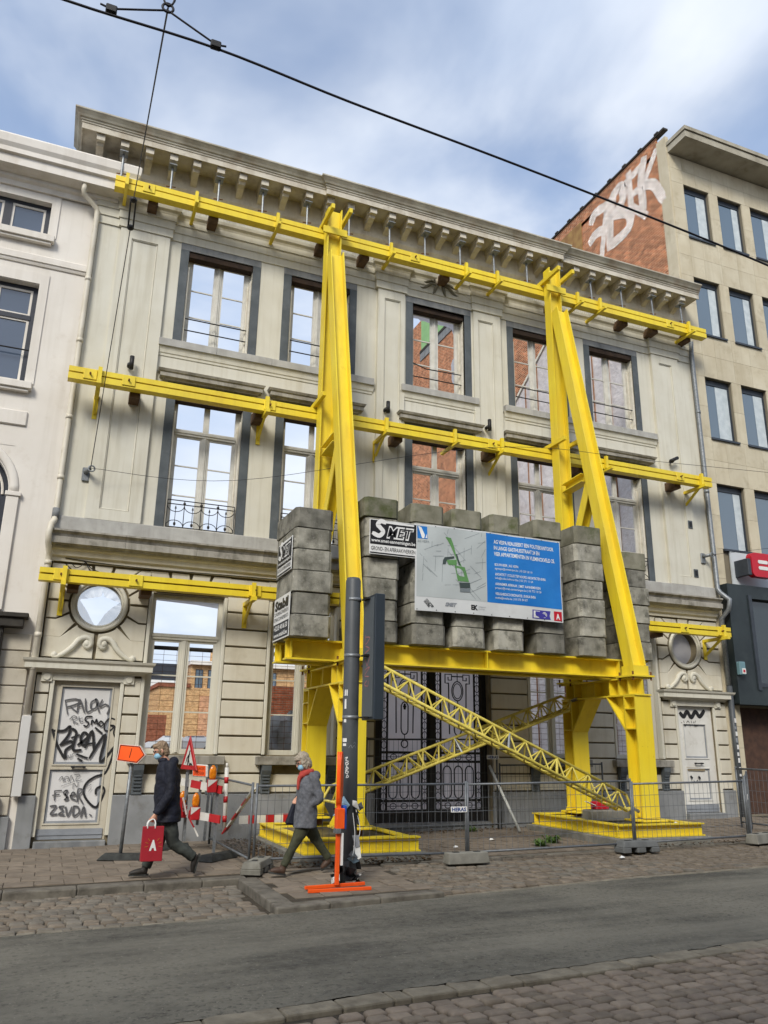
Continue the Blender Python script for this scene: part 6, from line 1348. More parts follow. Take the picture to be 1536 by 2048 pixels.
# triangular roadworks sign, turned away from us
tri = thing('roadworks_sign','red-bordered triangular roadworks sign with a digging figure','road sign',tuple(bl(376,1545,-1.75)))
A_, B_, C_ = bl(380,1471,-1.72), bl(360.5,1538,-1.45), bl(393,1541,-2.0)
Nn = np.cross(B_-A_,C_-A_); Nn /= np.linalg.norm(Nn); Nn = Nn if Nn[1] < 0 else -Nn; G_ = (A_+B_+C_)/3
t = MB(); t.prism([A_+Nn*0.0,B_,C_],-Nn*0.03); put('plate', t, redw, tri, bevel=0.006)
inn = [G_+(p-G_)*0.60+Nn*0.003 for p in (A_,B_,C_)]; t = MB(); t.add(inn,[(0,1,2)]); put('white_field', t, whr, tri)
Ux = (C_-B_)/np.linalg.norm(C_-B_); Vx = np.cross(Nn,Ux); Vx = Vx if Vx[2] > 0 else -Vx
def tri_r(pts,w_,l): t = MB(); t.ribbon(pts,w_,G_,Ux,Vx,Nn,l,1); put('figure', t, blackp, tri)
tri_r([(-0.02,-0.12),(-0.01,0.0),(0.02,0.09)],0.05,0.006); tri_r([(0.02,0.11),(0.03,0.14)],0.045,0.007); tri_r([(-0.01,0.0),(0.05,-0.12)],0.035,0.008); tri_r([(0.0,0.07),(-0.06,-0.0),(-0.09,-0.10)],0.02,0.009); tri_r([(0.05,-0.125),(0.10,-0.10),(0.14,-0.125)],0.04,0.010)
t = MB(); a, b = bl(374,1545,-1.70), bl(370,1600,-1.70); t.obox((a+b)/2,(np.linalg.norm(b-a),0.04,0.04),b-a,(1,0,0)); put('stem', t, galv, tri)
# orange text plate
tx = thing('pedestrian_sign','small orange sign telling pedestrians to cross over, beside the triangle','road sign',tuple(bl(398,1555,-1.9)))
O_ = bl(384,1553,-1.85); R_e = bl(415,1555,-2.1); T_e = bl(384.5,1528,-1.85); U_ = R_e-O_; V_ = T_e-O_; Wd, Hg = np.linalg.norm(U_), np.linalg.norm(V_); U_ /= Wd; V_ /= Hg; N2 = np.cross(U_,V_)
t = MB(); t.prism([O_,O_+U_*Wd,O_+U_*Wd+V_*Hg,O_+V_*Hg],-N2*0.04); put('plate', t, whr, tx, bevel=0.015)
t = MB(); t.add([O_+U_*0.02+V_*0.02+N2*0.002,O_+U_*(Wd-0.045)+V_*0.02+N2*0.002,O_+U_*(Wd-0.045)+V_*(Hg-0.02)+N2*0.002,O_+U_*0.02+V_*(Hg-0.02)+N2*0.002],[(0,1,2,3)]); put('orange_face', t, orange, tx)
put('lettering', text_mb('VOETGANGERS',O_+U_*0.04+V_*Hg*0.56+N2*0.004,U_,V_,h=Hg*0.25,wd=Wd-0.11,bold=0.0), blackp, tx); put('lettering', text_mb('OVERSTEKEN',O_+U_*0.05+V_*Hg*0.18+N2*0.004,U_,V_,h=Hg*0.25,wd=Wd-0.13,bold=0.0), blackp, tx)
# white marker tube, leaning striped plank, far striped board
mk = thing('marker_tube','white and red marker tube standing behind the barrier','marker post',tuple(bl(449,1663,-2.2)))
a, b = bl(448,1664,-2.3), bl(454,1535,-2.3); put('tube', bar3(a,b,0.042,12), whr, mk, smooth=True); put('cap', bar3(b,b+(b-a)*0.07,0.026,10), whr, mk, smooth=True)
for f_ in (0.15,0.45,0.75): put('red_ring', bar3(a+(b-a)*f_,a+(b-a)*(f_+0.10),0.0435,12), redw, mk, smooth=True)
lp = thing('leaning_plank','red and white plank leaning diagonally against the fence corner','barrier plank',tuple(bl(448,1664,-2.6)))
striped(lp,'plank_stripe',bl(449,1664,-2.6),bl(508,1578,-3.7),0.16,[redw,whr,redw,whr,redw,whr],0.025,up=(0.5,-0.3,0.6)); 
fb = thing('striped_board','red and white board lying behind the left base tray','barrier plank',tuple(bl(520,1648,-0.55)))
striped(fb,'board_stripe',bl(478,1640,-0.50),bl(600,1634,-0.50),0.17,[whr,redw,whr,redw,whr,redw,whr],0.03)
# ---- grey pole with info panel
PX, PY = 5.14, -5.92; g = gz(PX,PY)
po = thing('street_pole','thick dark grey street pole with stickers and a side panel','pole',(PX,PY,g))
t = MB(); t.tube([(PX+0.03,PY,g-0.2),(PX,PY,g+2.0),(PX-0.01,PY,4.88),(PX-0.01,PY,4.93)],0.132,20,rr=[0.138,0.134,0.132,0.11]); put('shaft', t, darkgrey, po, smooth=True)
for pyy in (1200,1312,1435):
    z = on_y(705,pyy,PY)[2]; t = MB(); t.cyl((PX,PY,z-0.03),(PX,PY,z+0.03),0.139,n=20); put('band', t, galv, po, smooth=True)
    t = MB(); t.box(PX+0.13,PX+0.22,PY-0.30,PY-0.06,z-0.012,z+0.012); put('clamp_arm', t, iron, po)
pm_ = mat('panel_grey', rgb(92,98,102), rgb(84,90,94), sc=2, rough=0.45, bump=0.02); 
t = MB(); t.box(5.36,5.54,-6.42,-5.86,2.50,4.60); pn = put('info_panel', t, mat('panel_dark', rgb(44,52,60), rgb(50,58,66), sc=2, rough=0.4, bump=0.02), po, bevel=0.012)
t = MB(); t.box(5.345,5.359,-6.36,-5.90,2.55,4.55); put('panel_face', t, pm_, pn)
m = MB(); pinkp = mat('pink_spray', rgb(176,120,120), rgb(150,110,112), sc=8, rough=0.7)
for k,st in enumerate([[(0.1,2.05),(0.1,1.8),(0.3,1.95),(0.1,2.0)],[(0.1,1.75),(0.3,1.65),(0.1,1.55),(0.3,1.45)],[(0.12,1.4),(0.2,1.2),(0.3,1.4)],[(0.1,1.1),(0.32,1.15),(0.1,0.95),(0.3,0.9)],[(0.2,0.8),(0.1,0.7),(0.25,0.65),(0.28,0.78)]]): m.ribbon([(a,b*0.62+0.1) for a,b in st],0.02,(5.344,-5.92,2.55),(0,-1,0),(0,0,1),(-1,0,0),0.001+0.0005*k)
put('graffiti_tag', m, pinkp, pn)
q = random.Random(33); ang0 = math.atan2(CAM[1]-PY,CAM[0]-PX)
for (pxx,pyy,h_,w_) in ((697,1392,0.10,0.09),(696,1418,0.16,0.05),(695,1445,0.09,0.06),(694,1484,0.06,0.10),(694,1492,0.04,0.08)):
    z = on_y(pxx,pyy,PY)[2]; an = ang0-0.75; t = MB(); V1 = [(PX+0.1355*math.cos(an+d_),PY+0.1355*math.sin(an+d_),z+e_) for e_ in (0,h_) for d_ in np.linspace(-w_*3.4,w_*3.4,6)]
    t.add(V1,[(i,i+1,i+7,i+6) for i in range(5)]); put('sticker', t, white, po)
def poletag(z0,scale,strokes,mt_,da=0.0,wd=0.012):
    t = MB(); t2 = MB()
    for k,st in enumerate(strokes): t2.ribbon([(a*scale,b*scale) for a,b in st],wd,(0,0,0),(1,0,0),(0,0,1),(0,-1,0),0.0003*k)
    t.v = [(PX+(0.1365-0*y)*math.cos(ang0+da+x/0.1365),PY+0.1365*math.sin(ang0+da+x/0.1365),z0+z) for x,y,z in t2.v]; t.f = t2.f; put('graffiti_tag', t, mt_, po)
poletag(1.60,0.16,[[(-0.2,1.8),(0.1,1.9),(-0.1,1.6),(0.2,1.5)],[(-0.1,1.4),(0.2,1.3),(0.0,1.1),(-0.1,1.3)],[(0,1.0),(0.2,0.8),(-0.05,0.7),(0.0,0.95)],[(-0.1,0.6),(0.2,0.5),(0.1,0.3),(-0.1,0.4),(0.05,0.6)],[(0.1,0.2),(0.25,0.0),(0.0,-0.1),(0.1,0.2)]],white,-0.35)
poletag(2.05,0.12,[[(-0.5,0),(-0.2,0.4),(0,0),(0.3,0.4),(0.5,0.0)],[(0.2,0.6),(0.4,0.8),(0.5,0.5)]],edgeg,0.3,0.006)
trash = thing('litter_bundle','torn blue-white paper and black plastic wrapped round the foot of the pole','litter',(PX,PY-0.1,g))
q = random.Random(8)
for k in range(26):
    an = ang0+q.uniform(-1.5,1.5); r_ = q.uniform(0.15,0.24); z = q.uniform(0.02,0.42) if k < 18 else q.uniform(0.95,1.2); c_ = np.array([PX+r_*math.cos(an),PY+r_*math.sin(an),g+z])
    s1, s2 = q.uniform(0.04,0.10), q.uniform(0.04,0.10); u_ = np.array([q.uniform(-1,1),q.uniform(-1,1),q.uniform(-1,1)]); u_ /= np.linalg.norm(u_); v_ = np.cross(u_,[q.uniform(-1,1),q.uniform(-1,1),q.uniform(-1,1)]); v_ /= np.linalg.norm(v_); n2_ = np.cross(u_,v_)*0.03
    t = MB(); t.add([c_-u_*s1-v_*s2,c_+u_*s1-v_*s2+n2_,c_+n2_*1.5,c_+u_*s1+v_*s2,c_-u_*s1+v_*s2-n2_],[(0,1,2),(1,3,2),(3,4,2),(4,0,2)]); put('scrap', t, q.choice((blackp,blackp,mat('pale_blue_paper', rgb(150,180,196)) if 'pale_blue_paper' not in MAT else MAT['pale_blue_paper'],white,darkgrey)), trash)
for (za,zb_,da) in ((0.35,1.05,0.5),(0.5,1.1,0.9)):
    t = MB(); t.tube(cm([(PX+0.17*math.cos(ang0+da),PY+0.17*math.sin(ang0+da),g+za),(PX+0.26*math.cos(ang0+da),PY+0.24*math.sin(ang0+da),g+(za+zb_)/2),(PX+0.16*math.cos(ang0+da),PY+0.16*math.sin(ang0+da),g+zb_)],5),0.006,5); put('string', t, white, trash)
for (za,da,s1) in ((0.62,0.62,0.10),(0.45,0.78,0.11)):
    c_ = np.array([PX+0.20*math.cos(ang0+da),PY+0.2*math.sin(ang0+da),g+za]); t = MB(); t.add([c_+(-.05,0,s1),c_+(.06,-.02,s1),c_+(.08,-.03,-s1*0.6),c_+(0.02,0.0,-s1)],[(0,1,2,3)]); put('hanging_scrap', t, white if za < 0.5 else edgeg, trash)
# ---- folded orange sign stand
ox, oy = 4.80,-6.42; g = gz(ox,oy)
os_ = thing('folding_sign','folded orange sign stand seen edge-on beside the grey pole','sign stand',(ox,oy,g))
t = MB(); t.box(ox-0.03,ox+0.03,oy-0.03,oy+0.03,g+0.06,g+1.30); put('post', t, orange, os_, bevel=0.006)
for dy,ang_ in ((0.06,0.03),(-0.16,-0.10)): t = MB(); t.obox((ox,oy+dy,g+0.045 if dy > 0 else g+0.02),(0.98,0.05,0.04),(1,ang_,0.0146),(0,0,1)); put('foot_bar', t, orange, os_, bevel=0.006)
vd = np.array([ox-CAM[0],oy-CAM[1],0]); vd /= np.linalg.norm(vd); pd_ = np.array([vd[1],-vd[0],0])
for k_,(off_,wd_) in enumerate(((-0.045,0.026),(-0.012,0.022),(0.018,0.022))):
    t = MB(); cz_, n_ = g+1.60, 24; c0 = np.array([ox,oy,0])+pd_*off_
    ringp = [c0+vd*0.13*math.cos(2*math.pi*i/n_)+pd_*0.012*k_*math.cos(2*math.pi*i/n_)+np.array([0,0,cz_+0.41*math.sin(2*math.pi*i/n_)]) for i in range(n_)]
    t.prism(ringp, pd_*wd_); put('folded_panel', t, orfl if k_ < 2 else orange, os_, bevel=0.006)
t = MB(); t.box(ox-0.05,ox+0.085,oy-0.07,oy+0.05,g+0.86,g+1.16); put('clip_block', t, orange, os_, bevel=0.01)
t = MB(); t.box(ox-0.055,ox+0.02,oy-0.08,oy+0.06,g+0.80,g+0.87); put('clip', t, galv, os_); t = MB(); t.box(ox+0.07,ox+0.13,oy-0.02,oy+0.1,g+0.85,g+1.20); put('blue_tag', t, mat('blue_plastic', rgb(40,84,180)), os_, bevel=0.01)
t = MB(); t.box(ox+0.045,ox+0.075,oy-0.05,oy+0.0,g+0.34,g+0.80); put('white_strip', t, white, os_)
# ---- small things on the wall
def wall_lamp(x,z,tilt,label):
    th = thing('wall_lamp',label,'wall lamp',(x,-0.12,z),group='black lamps on the facade'); c,s_ = math.sin(tilt), math.cos(tilt)
    t = MB(); t.cyl((x-0.17*c,-0.24,z-0.17*s_),(x+0.17*c,-0.24,z+0.17*s_),0.055,n=12); put('body', t, iron, th, smooth=True); t = MB(); t.cyl((x-0.05,-0.11,z-0.06),(x-0.05,-0.25,z-0.06),0.05,n=10); put('mount', t, iron, th, smooth=True)
wall_lamp(1.27,11.02,0.0,'slim black lamp on the left corner pilaster above the middle beam'); wall_lamp(8.08,11.08,0.0,'slim black lamp on the pilaster left of the centre window'); wall_lamp(11.28,11.10,0.0,'slim black lamp on the pilaster right of the centre window'); wall_lamp(18.05,11.08,1.1,'tilted black lamp on the right corner pilaster')
for (x,z,lb) in ((0.56,8.12,'metal cable anchor with shackle on the left corner of the facade'),(19.02,8.0,'metal cable anchor with shackle on the right corner of the facade')):
    th = thing('cable_anchor',lb,'cable anchor',(x,-0.06,z)); t = MB(); t.box(x-0.09,x+0.09,-0.08,-0.03,z-0.22,z+0.12); put('plate', t, galv, th, bevel=0.02); t = MB(); t.cyl((x-0.02,-0.08,z),(x+0.06,-0.30,z+0.02),0.05,n=10); put('eye', t, galv, th, smooth=True); t = MB(); t.torus((x+0.10,-0.34,z+0.02),0.07,0.018,u=(1,0,0),v=(0,0,1),n=14,m=6); put('shackle', t, galv, th, smooth=True)
for (x,z,lb) in ((18.58,9.0,'upper of two small dark square plates on the right corner pilaster'),(18.62,7.42,'lower of two small dark square plates on the right corner pilaster')):
    th = thing('access_plate',lb,'wall plate',(x,-0.11,z),group='square plates on the pilaster'); t = MB(); t.box(x-0.09,x+0.09,-0.125,-0.102,z-0.13,z+0.13); put('plate', t, stonedk, th, bevel=0.01); t = MB(); t.box(x-0.05,x+0.05,-0.132,-0.126,z-0.08,z+0.08); put('cover', t, iron, th)
cb_ = thing('loose_cables','tangle of thin cables under the string course above the left door','cables',(1.0,-0.1,6.1))
for pts_ in ([(0.35,6.05),(1.2,6.0),(2.6,5.98),(4.6,6.0),(7.5,5.99)],[(0.3,5.7),(0.45,5.95),(0.62,5.85),(0.8,6.0)],[(0.75,6.02),(0.95,5.85),(1.1,5.80),(1.2,5.74)],[(0.8,6.0),(0.9,5.82),(1.05,5.74),(1.18,5.70)]):
    t = MB(); t.tube(cm([(a,-0.07-0.02*i%3*0.01,b) for i,(a,b) in enumerate(pts_)],6),0.010,5); put('cable', t, iron, cb_)
pb_ = thing('leaning_tube','pale plastic tube leaning against the gate','tube',(11.2,-0.9,0.2)); put('tube', bar3((11.30,-1.15,gz(11.3,-1.1)+0.02),(10.98,-0.30,1.66),0.035), mat('pale_tube', rgb(176,178,174)), pb_, smooth=True)
cbk = thing('kerb_block','concrete kerb block lying on the right base tray','concrete block',(12.75,-1.6,0.5)); zt = gz(13,-4)+0.352; t = MB(); t.box(12.25,13.35,-2.75,-2.35,zt,zt+0.26); put('block', t, concf, cbk, bevel=0.03)
rb = thing('red_crate','small red plastic crate on the concrete block in the right base tray','crate',(12.8,-2.55,zt+0.26)); t = MB(); t.box(12.45,12.80,-2.68,-2.42,zt+0.262,zt+0.44); put('box', t, red, rb, bevel=0.02); t = MB(); t.obox((12.33,-2.6,zt+0.40),(0.26,0.10,0.012),(1,0,-0.35),(0,1,0)); put('white_flap', t, white, rb)
# ---- weeds, litter, rubble
leafg = mat('weed_leaf', rgb(84,112,48), rgb(60,86,34), sc=10, rough=0.7, bump=0)
def tuft(x,y,n,h,sp,label,seed,z=None):
    q = random.Random(seed); z = gz(x,y) if z is None else z; t = MB()
    for k in range(n):
        a = q.uniform(0,6.28); l = h*q.uniform(0.6,1.1); s_ = sp*q.uniform(0.5,1.2); w_ = 0.012; b = np.array([x+q.uniform(-.09,.09),y+q.uniform(-.09,.09),z]); d = np.array([math.cos(a),math.sin(a),0]); n_ = np.array([-d[1],d[0],0])*w_
        l *= q.uniform(0.5,1.2); m1, e_ = b+d*s_*0.5+np.array([0,0,l*0.8]), b+d*s_*1.1+np.array([0,0,l*0.55]); t.add([b-n_,b+n_,m1+n_*1.2,m1-n_*1.2,e_],[(0,1,2,3),(3,2,4)])
    put('weed_tuft', t, leafg, loc=(x,y,z), label=label, cat='weed', group='weeds in the paving')
tuft(10.45,-3.35,70,0.16,0.22,'left of two green weed tufts growing in the paving near the right tray',1); tuft(10.95,-3.0,80,0.18,0.24,'right of two green weed tufts growing in the paving near the right tray',2); tuft(10.3,-0.55,40,0.12,0.16,'small weed tuft at the foot of the gate',3)
lt = MB(); q = random.Random(14)
def leafq(x,y,z,s_):
    a, b, c = [q.uniform(-1,1) for _ in range(3)]; u_ = np.array([math.cos(a*3),math.sin(a*3),b*0.5])*s_; v_ = np.array([-math.sin(a*3),math.cos(a*3),c*0.5])*s_*0.6; p = np.array([x,y,z]); lt.add([p-u_,p-v_,p+u_,p+v_],[(0,1,2,3)])
for k in range(700): x, y = q.uniform(4.1,4.85), q.uniform(-3.9,-0.7); leafq(x,y,gz(x,y)+q.uniform(0.005,0.12),q.uniform(0.02,0.05))
for k in range(380): x = q.uniform(4.5,7.4); y = -4.28-0.10*q.random(); leafq(x,y,gz(x,y)+q.uniform(0.005,0.10),q.uniform(0.02,0.05))
for k in range(160): x = q.uniform(8.3,12.0); y = q.uniform(-0.75,-0.2); leafq(x,y,gz(x,y)+q.uniform(0.005,0.06),q.uniform(0.02,0.045))
for k in range(150): x = q.uniform(12.1,15.0); y = q.uniform(-4.42,-4.25); leafq(x,y,gz(x,y)+q.uniform(0.005,0.06),q.uniform(0.02,0.04))
put('dead_leaves', lt, mat('dead_leaf', rgb(92,70,46), rgb(58,46,32), sc=9, rough=0.9, rnd=0), kind='stuff', label='brown dead leaves and dirt around the base trays', cat='leaf litter')
for k,(x,y,lb) in enumerate(((8.6,-3.0,'white scrap of paper lying near the middle of the fenced paving'),(9.9,-2.2,'white scrap of paper lying in front of the gate'),(13.9,-3.6,'white cup lying in the right base tray'),(11.1,-5.2,'white scrap of paper on the cobbles by the slotted fence foot'),(5.1,-5.4,'white scrap of paper on the paving beside the woman'))):
    z = (gz(x,y) if k != 2 else gz(13,-4)+0.36) if k != 3 else rz(x)+0.09; t = MB(); t.add([(x-.05,y-.03,z+.012),(x+.05,y-.035,z+.02),(x+.06,y+.03,z+.035),(x,y+.02,z+.05),(x-.04,y+.03,z+.015)],[(0,1,3),(1,2,3),(0,3,4)]); put('paper_scrap', t, white, loc=(x,y,z), label=lb, cat='litter')
t = MB(); xx,yy = 4.75,-4.75; t.add([(xx-.3,yy-.12,gz(xx,yy)+.012),(xx+.28,yy+.02,gz(xx,yy)+.06),(xx+.32,yy+.12,gz(xx,yy)+.05),(xx-.1,yy+.08,gz(xx,yy)+.02)],[(0,1,2,3)]); put('plastic_scrap', t, darkgrey, loc=(xx,yy,0), label='grey plastic offcut on the ground behind the woman\'s feet', cat='litter')
# ================================================================== PEOPLE
skin = mat('skin', rgb(206,158,134), rgb(196,144,120), sc=10, rough=0.55, bump=0.05)
navy = mat('navy_padded_cloth', rgb(20,24,40), rgb(14,17,30), sc=8, rough=0.75, bump=0.4, bsc=25, bdist=0.02)
greyw = mat('grey_wool', rgb(104,106,112), rgb(82,84,90), sc=22, rough=0.95, bump=0.5, bsc=90)
olive = mat('olive_trousers', rgb(66,68,50), rgb(52,54,40), sc=10, rough=0.85, bump=0.35, bsc=35, bdist=0.015)
dkol = mat('dark_grey_trousers', rgb(62,66,62), rgb(48,52,49), sc=10, rough=0.85, bump=0.35, bsc=35, bdist=0.015)
shoeb = mat('dark_shoe', rgb(40,36,32), rgb(30,27,25), sc=12, rough=0.6); shoebr = mat('brown_boot', rgb(78,58,46), rgb(64,46,36), sc=12, rough=0.6)
hairg = mat('greying_hair', rgb(150,128,104), rgb(112,92,72), sc=40, rough=0.6, bump=0.6, bsc=120); hairw = mat('silver_hair', rgb(172,162,146), rgb(136,124,108), sc=40, rough=0.6, bump=0.6, bsc=120)
maskm = mat('face_mask_blue', rgb(150,196,220), rgb(134,182,208), sc=10, rough=0.8, bump=0.3, bsc=40); scarfm = mat('red_scarf', rgb(178,72,62), rgb(156,56,50), sc=14, rough=0.9, bump=0.4, bsc=40)
CLT = bpy.data.textures.new('folds','CLOUDS'); CLT.noise_scale = 0.11; CLT.noise_depth = 2
HRT = bpy.data.textures.new('locks','CLOUDS'); HRT.noise_scale = 0.03
def organic(o, vox, it=6, folds=0.0, tex=None):
    m_ = o.modifiers.new('remesh','REMESH'); m_.mode = 'VOXEL'; m_.voxel_size = vox; m_.use_smooth_shade = True
    s_ = o.modifiers.new('smooth','SMOOTH'); s_.factor = 0.5; s_.iterations = it
    if folds:
        d_ = o.modifiers.new('folds','DISPLACE'); d_.texture = tex or CLT; d_.strength = folds; d_.mid_level = 0.5; d_.texture_coords = 'LOCAL'
def limb(mb_,pts,rad,n=12,sub=5,flat=1.0,up=(0,1,0)):
    Q = cm([tuple(p)+(r_,) for p,r_ in zip(pts,rad)],sub); mb_.tube([q[:3] for q in Q],0.1,n,rr=[max(q[3],0.004) for q in Q],flat=flat,up=up); return mb_
def person(label, Y0, px, cols, kind):
    """px: photo pixels of the joints, laid on the vertical plane y=Y0; dy is each joint's own depth offset"""
    J = {k: on_y(v[0],v[1],Y0)+np.array([0,v[2],0]) for k,v in px.items()}
    foot_z = min(J['toeF'][2],J['heelF'][2]); gx = J['heelF'][0]; root = (gx,Y0,gz(gx,Y0))
    dz = root[2]+0.03-foot_z
    for k in J: J[k] = J[k]+np.array([0,0,dz])
    H = 1/K   # metres -> survey units
    hc = J['head']; fw = J['face']-hc; fw /= np.linalg.norm(fw); upv = np.array([0,0,1.0]); upv -= fw*(upv@fw); upv /= np.linalg.norm(upv); sd = np.cross(fw,upv)
    P = lambda a,b,c: hc+fw*a*H+upv*b*H+sd*c*H
    b = MB()
    def ell(c,ra,rb,rc,nu=16,nv=12):
        t_ = MB(); t_.sphere((0,0,0),1,nu,nv); b.add([c+fw*x*ra*H+sd*y*rc*H+upv*z*rb*H for x,y,z in t_.v],t_.f)
    ell(P(0,0.02,0),0.095,0.105,0.075); ell(P(0.035,-0.06,0),0.06,0.065,0.058); b.tube([P(0.085,0.02,0),P(0.112,-0.022,0),P(0.085,-0.035,0)],0.014*H,8)      # skull, jaw, nose
    for s_ in (-1,1): ell(P(-0.005,-0.005,0.076*s_),0.022,0.034,0.012,8,6); 
    ell(P(0.088,-0.062,0),0.014,0.010,0.024,8,6)                                                                        # lips
    limb(b,[P(-0.02,-0.06,0),J['neck'],J['chest']],[0.055*H,0.055*H,0.10*H])
    limb(b,[J['chest'],J['belly'],J['pelvis']],[0.13*H,0.13*H,0.13*H])
    for s_ in ('L','R'):
        limb(b,[J['sh'+s_],J['el'+s_],J['wr'+s_]],[0.05*H,0.042*H,0.030*H])
        # hand: palm, four fingers and a thumb
        w_, e_ = J['wr'+s_], J['el'+s_]; d = w_-e_; d /= np.linalg.norm(d); ax_ = np.array([1.0,0,0]); ax_ -= d*(ax_@d); ax_ /= np.linalg.norm(ax_); n_ = np.cross(d,ax_)
        limb(b,[w_-d*0.02*H,w_+d*0.035*H,w_+d*0.085*H],[0.024*H,0.036*H,0.034*H],flat=0.62,up=n_)
        curl = 1.0 if s_ == 'L' else 0.6
        for k_ in range(4):
            o_ = (k_-1.5)*0.019*H; L_ = (0.030,0.034,0.032,0.026)[k_]*H; p0 = w_+d*0.085*H+ax_*o_; p1 = p0+d*L_*0.9-n_*0.012*H; p2 = p1-n_*L_*curl+d*L_*(0.4-0.4*curl); p3 = p2-d*L_*0.75*curl-n_*L_*0.2
            limb(b,[p0-d*0.02*H,p1,p2,p3],[0.0095*H,0.009*H,0.0085*H,0.006*H],8,3)
        limb(b,[w_+d*0.03*H+ax_*0.030*H,w_+d*0.06*H+ax_*0.052*H-n_*0.012*H,w_+d*0.088*H+ax_*0.040*H-n_*0.032*H],[0.012*H,0.011*H,0.008*H],8,3)
    for s_ in ('F','B'): limb(b,[J['hip'+s_],J['knee'+s_],J['ank'+s_],J['heel'+s_]*0.6+J['toe'+s_]*0.4],[0.075*H,0.050*H,0.035*H,0.025*H])
    body = put('person', b, skin, loc=root, label=label, cat='person'); organic(body, 0.0075, 3)
    # trousers
    t = MB()
    for s_ in ('F','B'): limb(t,[J['pelvis']*0.35+J['hip'+s_]*0.65,J['hip'+s_]*0.55+J['knee'+s_]*0.45,J['knee'+s_],J['knee'+s_]*0.45+J['ank'+s_]*0.55,J['ank'+s_]],[v*H for v in cols['leg']],14,6)
    limb(t,[J['belly'],J['pelvis']],[0.14*H,0.15*H]); o = put('trousers', t, cols['trouser'], body); organic(o, 0.011, 3, 0.024)
    for s_ in ('F','B'):
        h_, to, an = J['heel'+s_], J['toe'+s_], J['ank'+s_]; d = to-h_; L_ = np.linalg.norm(d); d /= L_; u_ = an-h_; u_ -= d*(u_@d); u_ /= np.linalg.norm(u_)
        t = MB(); limb(t,[h_+u_*0.035*H+d*0.015*H,h_+d*L_*0.3+u_*0.05*H,h_+d*L_*0.62+u_*0.042*H,to+u_*0.028*H-d*0.02*H],[0.036*H,0.046*H,0.044*H,0.026*H],12,5); limb(t,[an+u_*0.02*H,h_+d*L_*0.22+u_*0.05*H],[0.048*H,0.048*H],12,4)
        o = put('shoe', t, cols['shoe'], body); organic(o, 0.008, 4)
        t = MB(); sdv = np.cross(d,u_); ring = [(-0.02,0.5),(0.12,0.95),(0.45,0.8),(0.75,1.0),(0.97,0.55)]; pts_ = [h_+d*L_*a_+sdv*0.040*H*w2 for a_,w2 in ring]+[h_+d*L_*a_-sdv*0.040*H*w2 for a_,w2 in ring[::-1]]; t.prism([p-u_*0.004*H for p in pts_], u_*0.022*H); put('sole', t, rubber, o)
    # coat
    t = MB(); C_ = [J[k] for k in ('collar','chest','belly','pelvis','hem')]; rx, ry = cols['rx'], cols['ry']; rings = []; n_ = 22
    Q = cm([tuple(c_)+(a_*H,b_*H) for c_,a_,b_ in zip(C_,rx,ry)],7)
    for i,q_ in enumerate(Q):
        puff = 1+cols['puff']*abs(math.sin(i*0.9)); rings.append([(q_[0]+q_[3]*puff*math.cos(2*math.pi*k_/n_)*(1+0.03*math.sin(5*2*math.pi*k_/n_+i*0.3)),q_[1]+q_[4]*puff*math.sin(2*math.pi*k_/n_),q_[2]) for k_ in range(n_)])
    t.ring_loft(rings)
    for s_ in ('L','R'): limb(t,[J['sh'+s_]*0.7+J['chest']*0.3,J['sh'+s_],J['sh'+s_]*0.45+J['el'+s_]*0.55,J['el'+s_],J['el'+s_]*0.3+J['wr'+s_]*0.7,J['wr'+s_]],[v*H for v in cols['arm']],14,6)
    o = put('coat', t, cols['coat'], body); organic(o, 0.011, 4, 0.028); coat = o
    # hair
    t = MB()
    def he(c,ra,rb,rc):
        t_ = MB(); t_.sphere((0,0,0),1,16,12); t.add([c+fw*x*ra*H+sd*y*rc*H+upv*z*rb*H for x,y,z in t_.v],t_.f)
    for c,r3 in cols['hair_shape']: he(P(*c),*r3)
    o = put('hair', t, cols['hair'], body); organic(o, 0.006, 2, 0.022, HRT)
    # mask, ear loop, spectacles, eyes
    t = MB(); he2 = MB(); he2.sphere((0,0,0),1,16,12); t.add([P(0.048,-0.052,0)+fw*x*0.066*H+sd*y*0.066*H+upv*z*0.058*H for x,y,z in he2.v],he2.f); mk_ = put('face_mask', t, maskm, body, smooth=True)
    for s_ in (-1,1): u = MB(); u.tube([P(0.05,-0.02,0.064*s_),P(0.0,0.0,0.085*s_)],0.0025*H,4); put('ear_loop', u, white, mk_)
    for s_ in (-1,1):
        u = MB(); u.sphere(P(0.080,0.020,0.034*s_),0.012*H,8,6); put('eye', u, iron, body, smooth=True)
        u = MB(); u.torus(P(0.100,0.014,0.034*s_),0.021*H,0.0025*H,u=sd,v=upv,n=16,m=5); u.tube([P(0.10,0.018,0.055*s_),P(0.0,0.015,0.082*s_)],0.0025*H,4); put('spectacles', u, iron, body)
    return body,J,P,coat
H_ = 1/K
MANP = dict(head=(322,1503,0),face=(311,1507,0),neck=(330,1520,0),collar=(331,1522,0),chest=(336,1545,0),belly=(334,1590,0),pelvis=(336,1630,0),hem=(333,1644,0),
    shL=(338,1534,-0.24),elL=(334,1588,-0.32),wrL=(308,1627,-0.28),shR=(338,1534,0.24),elR=(350,1588,0.30),wrR=(335,1625,0.28),
    hipF=(330,1640,0.08),kneeF=(316,1690,0.08),ankF=(292,1737,0.08),heelF=(297,1753,0.08),toeF=(256,1755,0.08),hipB=(336,1640,-0.09),kneeB=(346,1686,-0.09),ankB=(385,1714,-0.09),heelB=(398,1708,-0.09),toeB=(386,1748,-0.09))
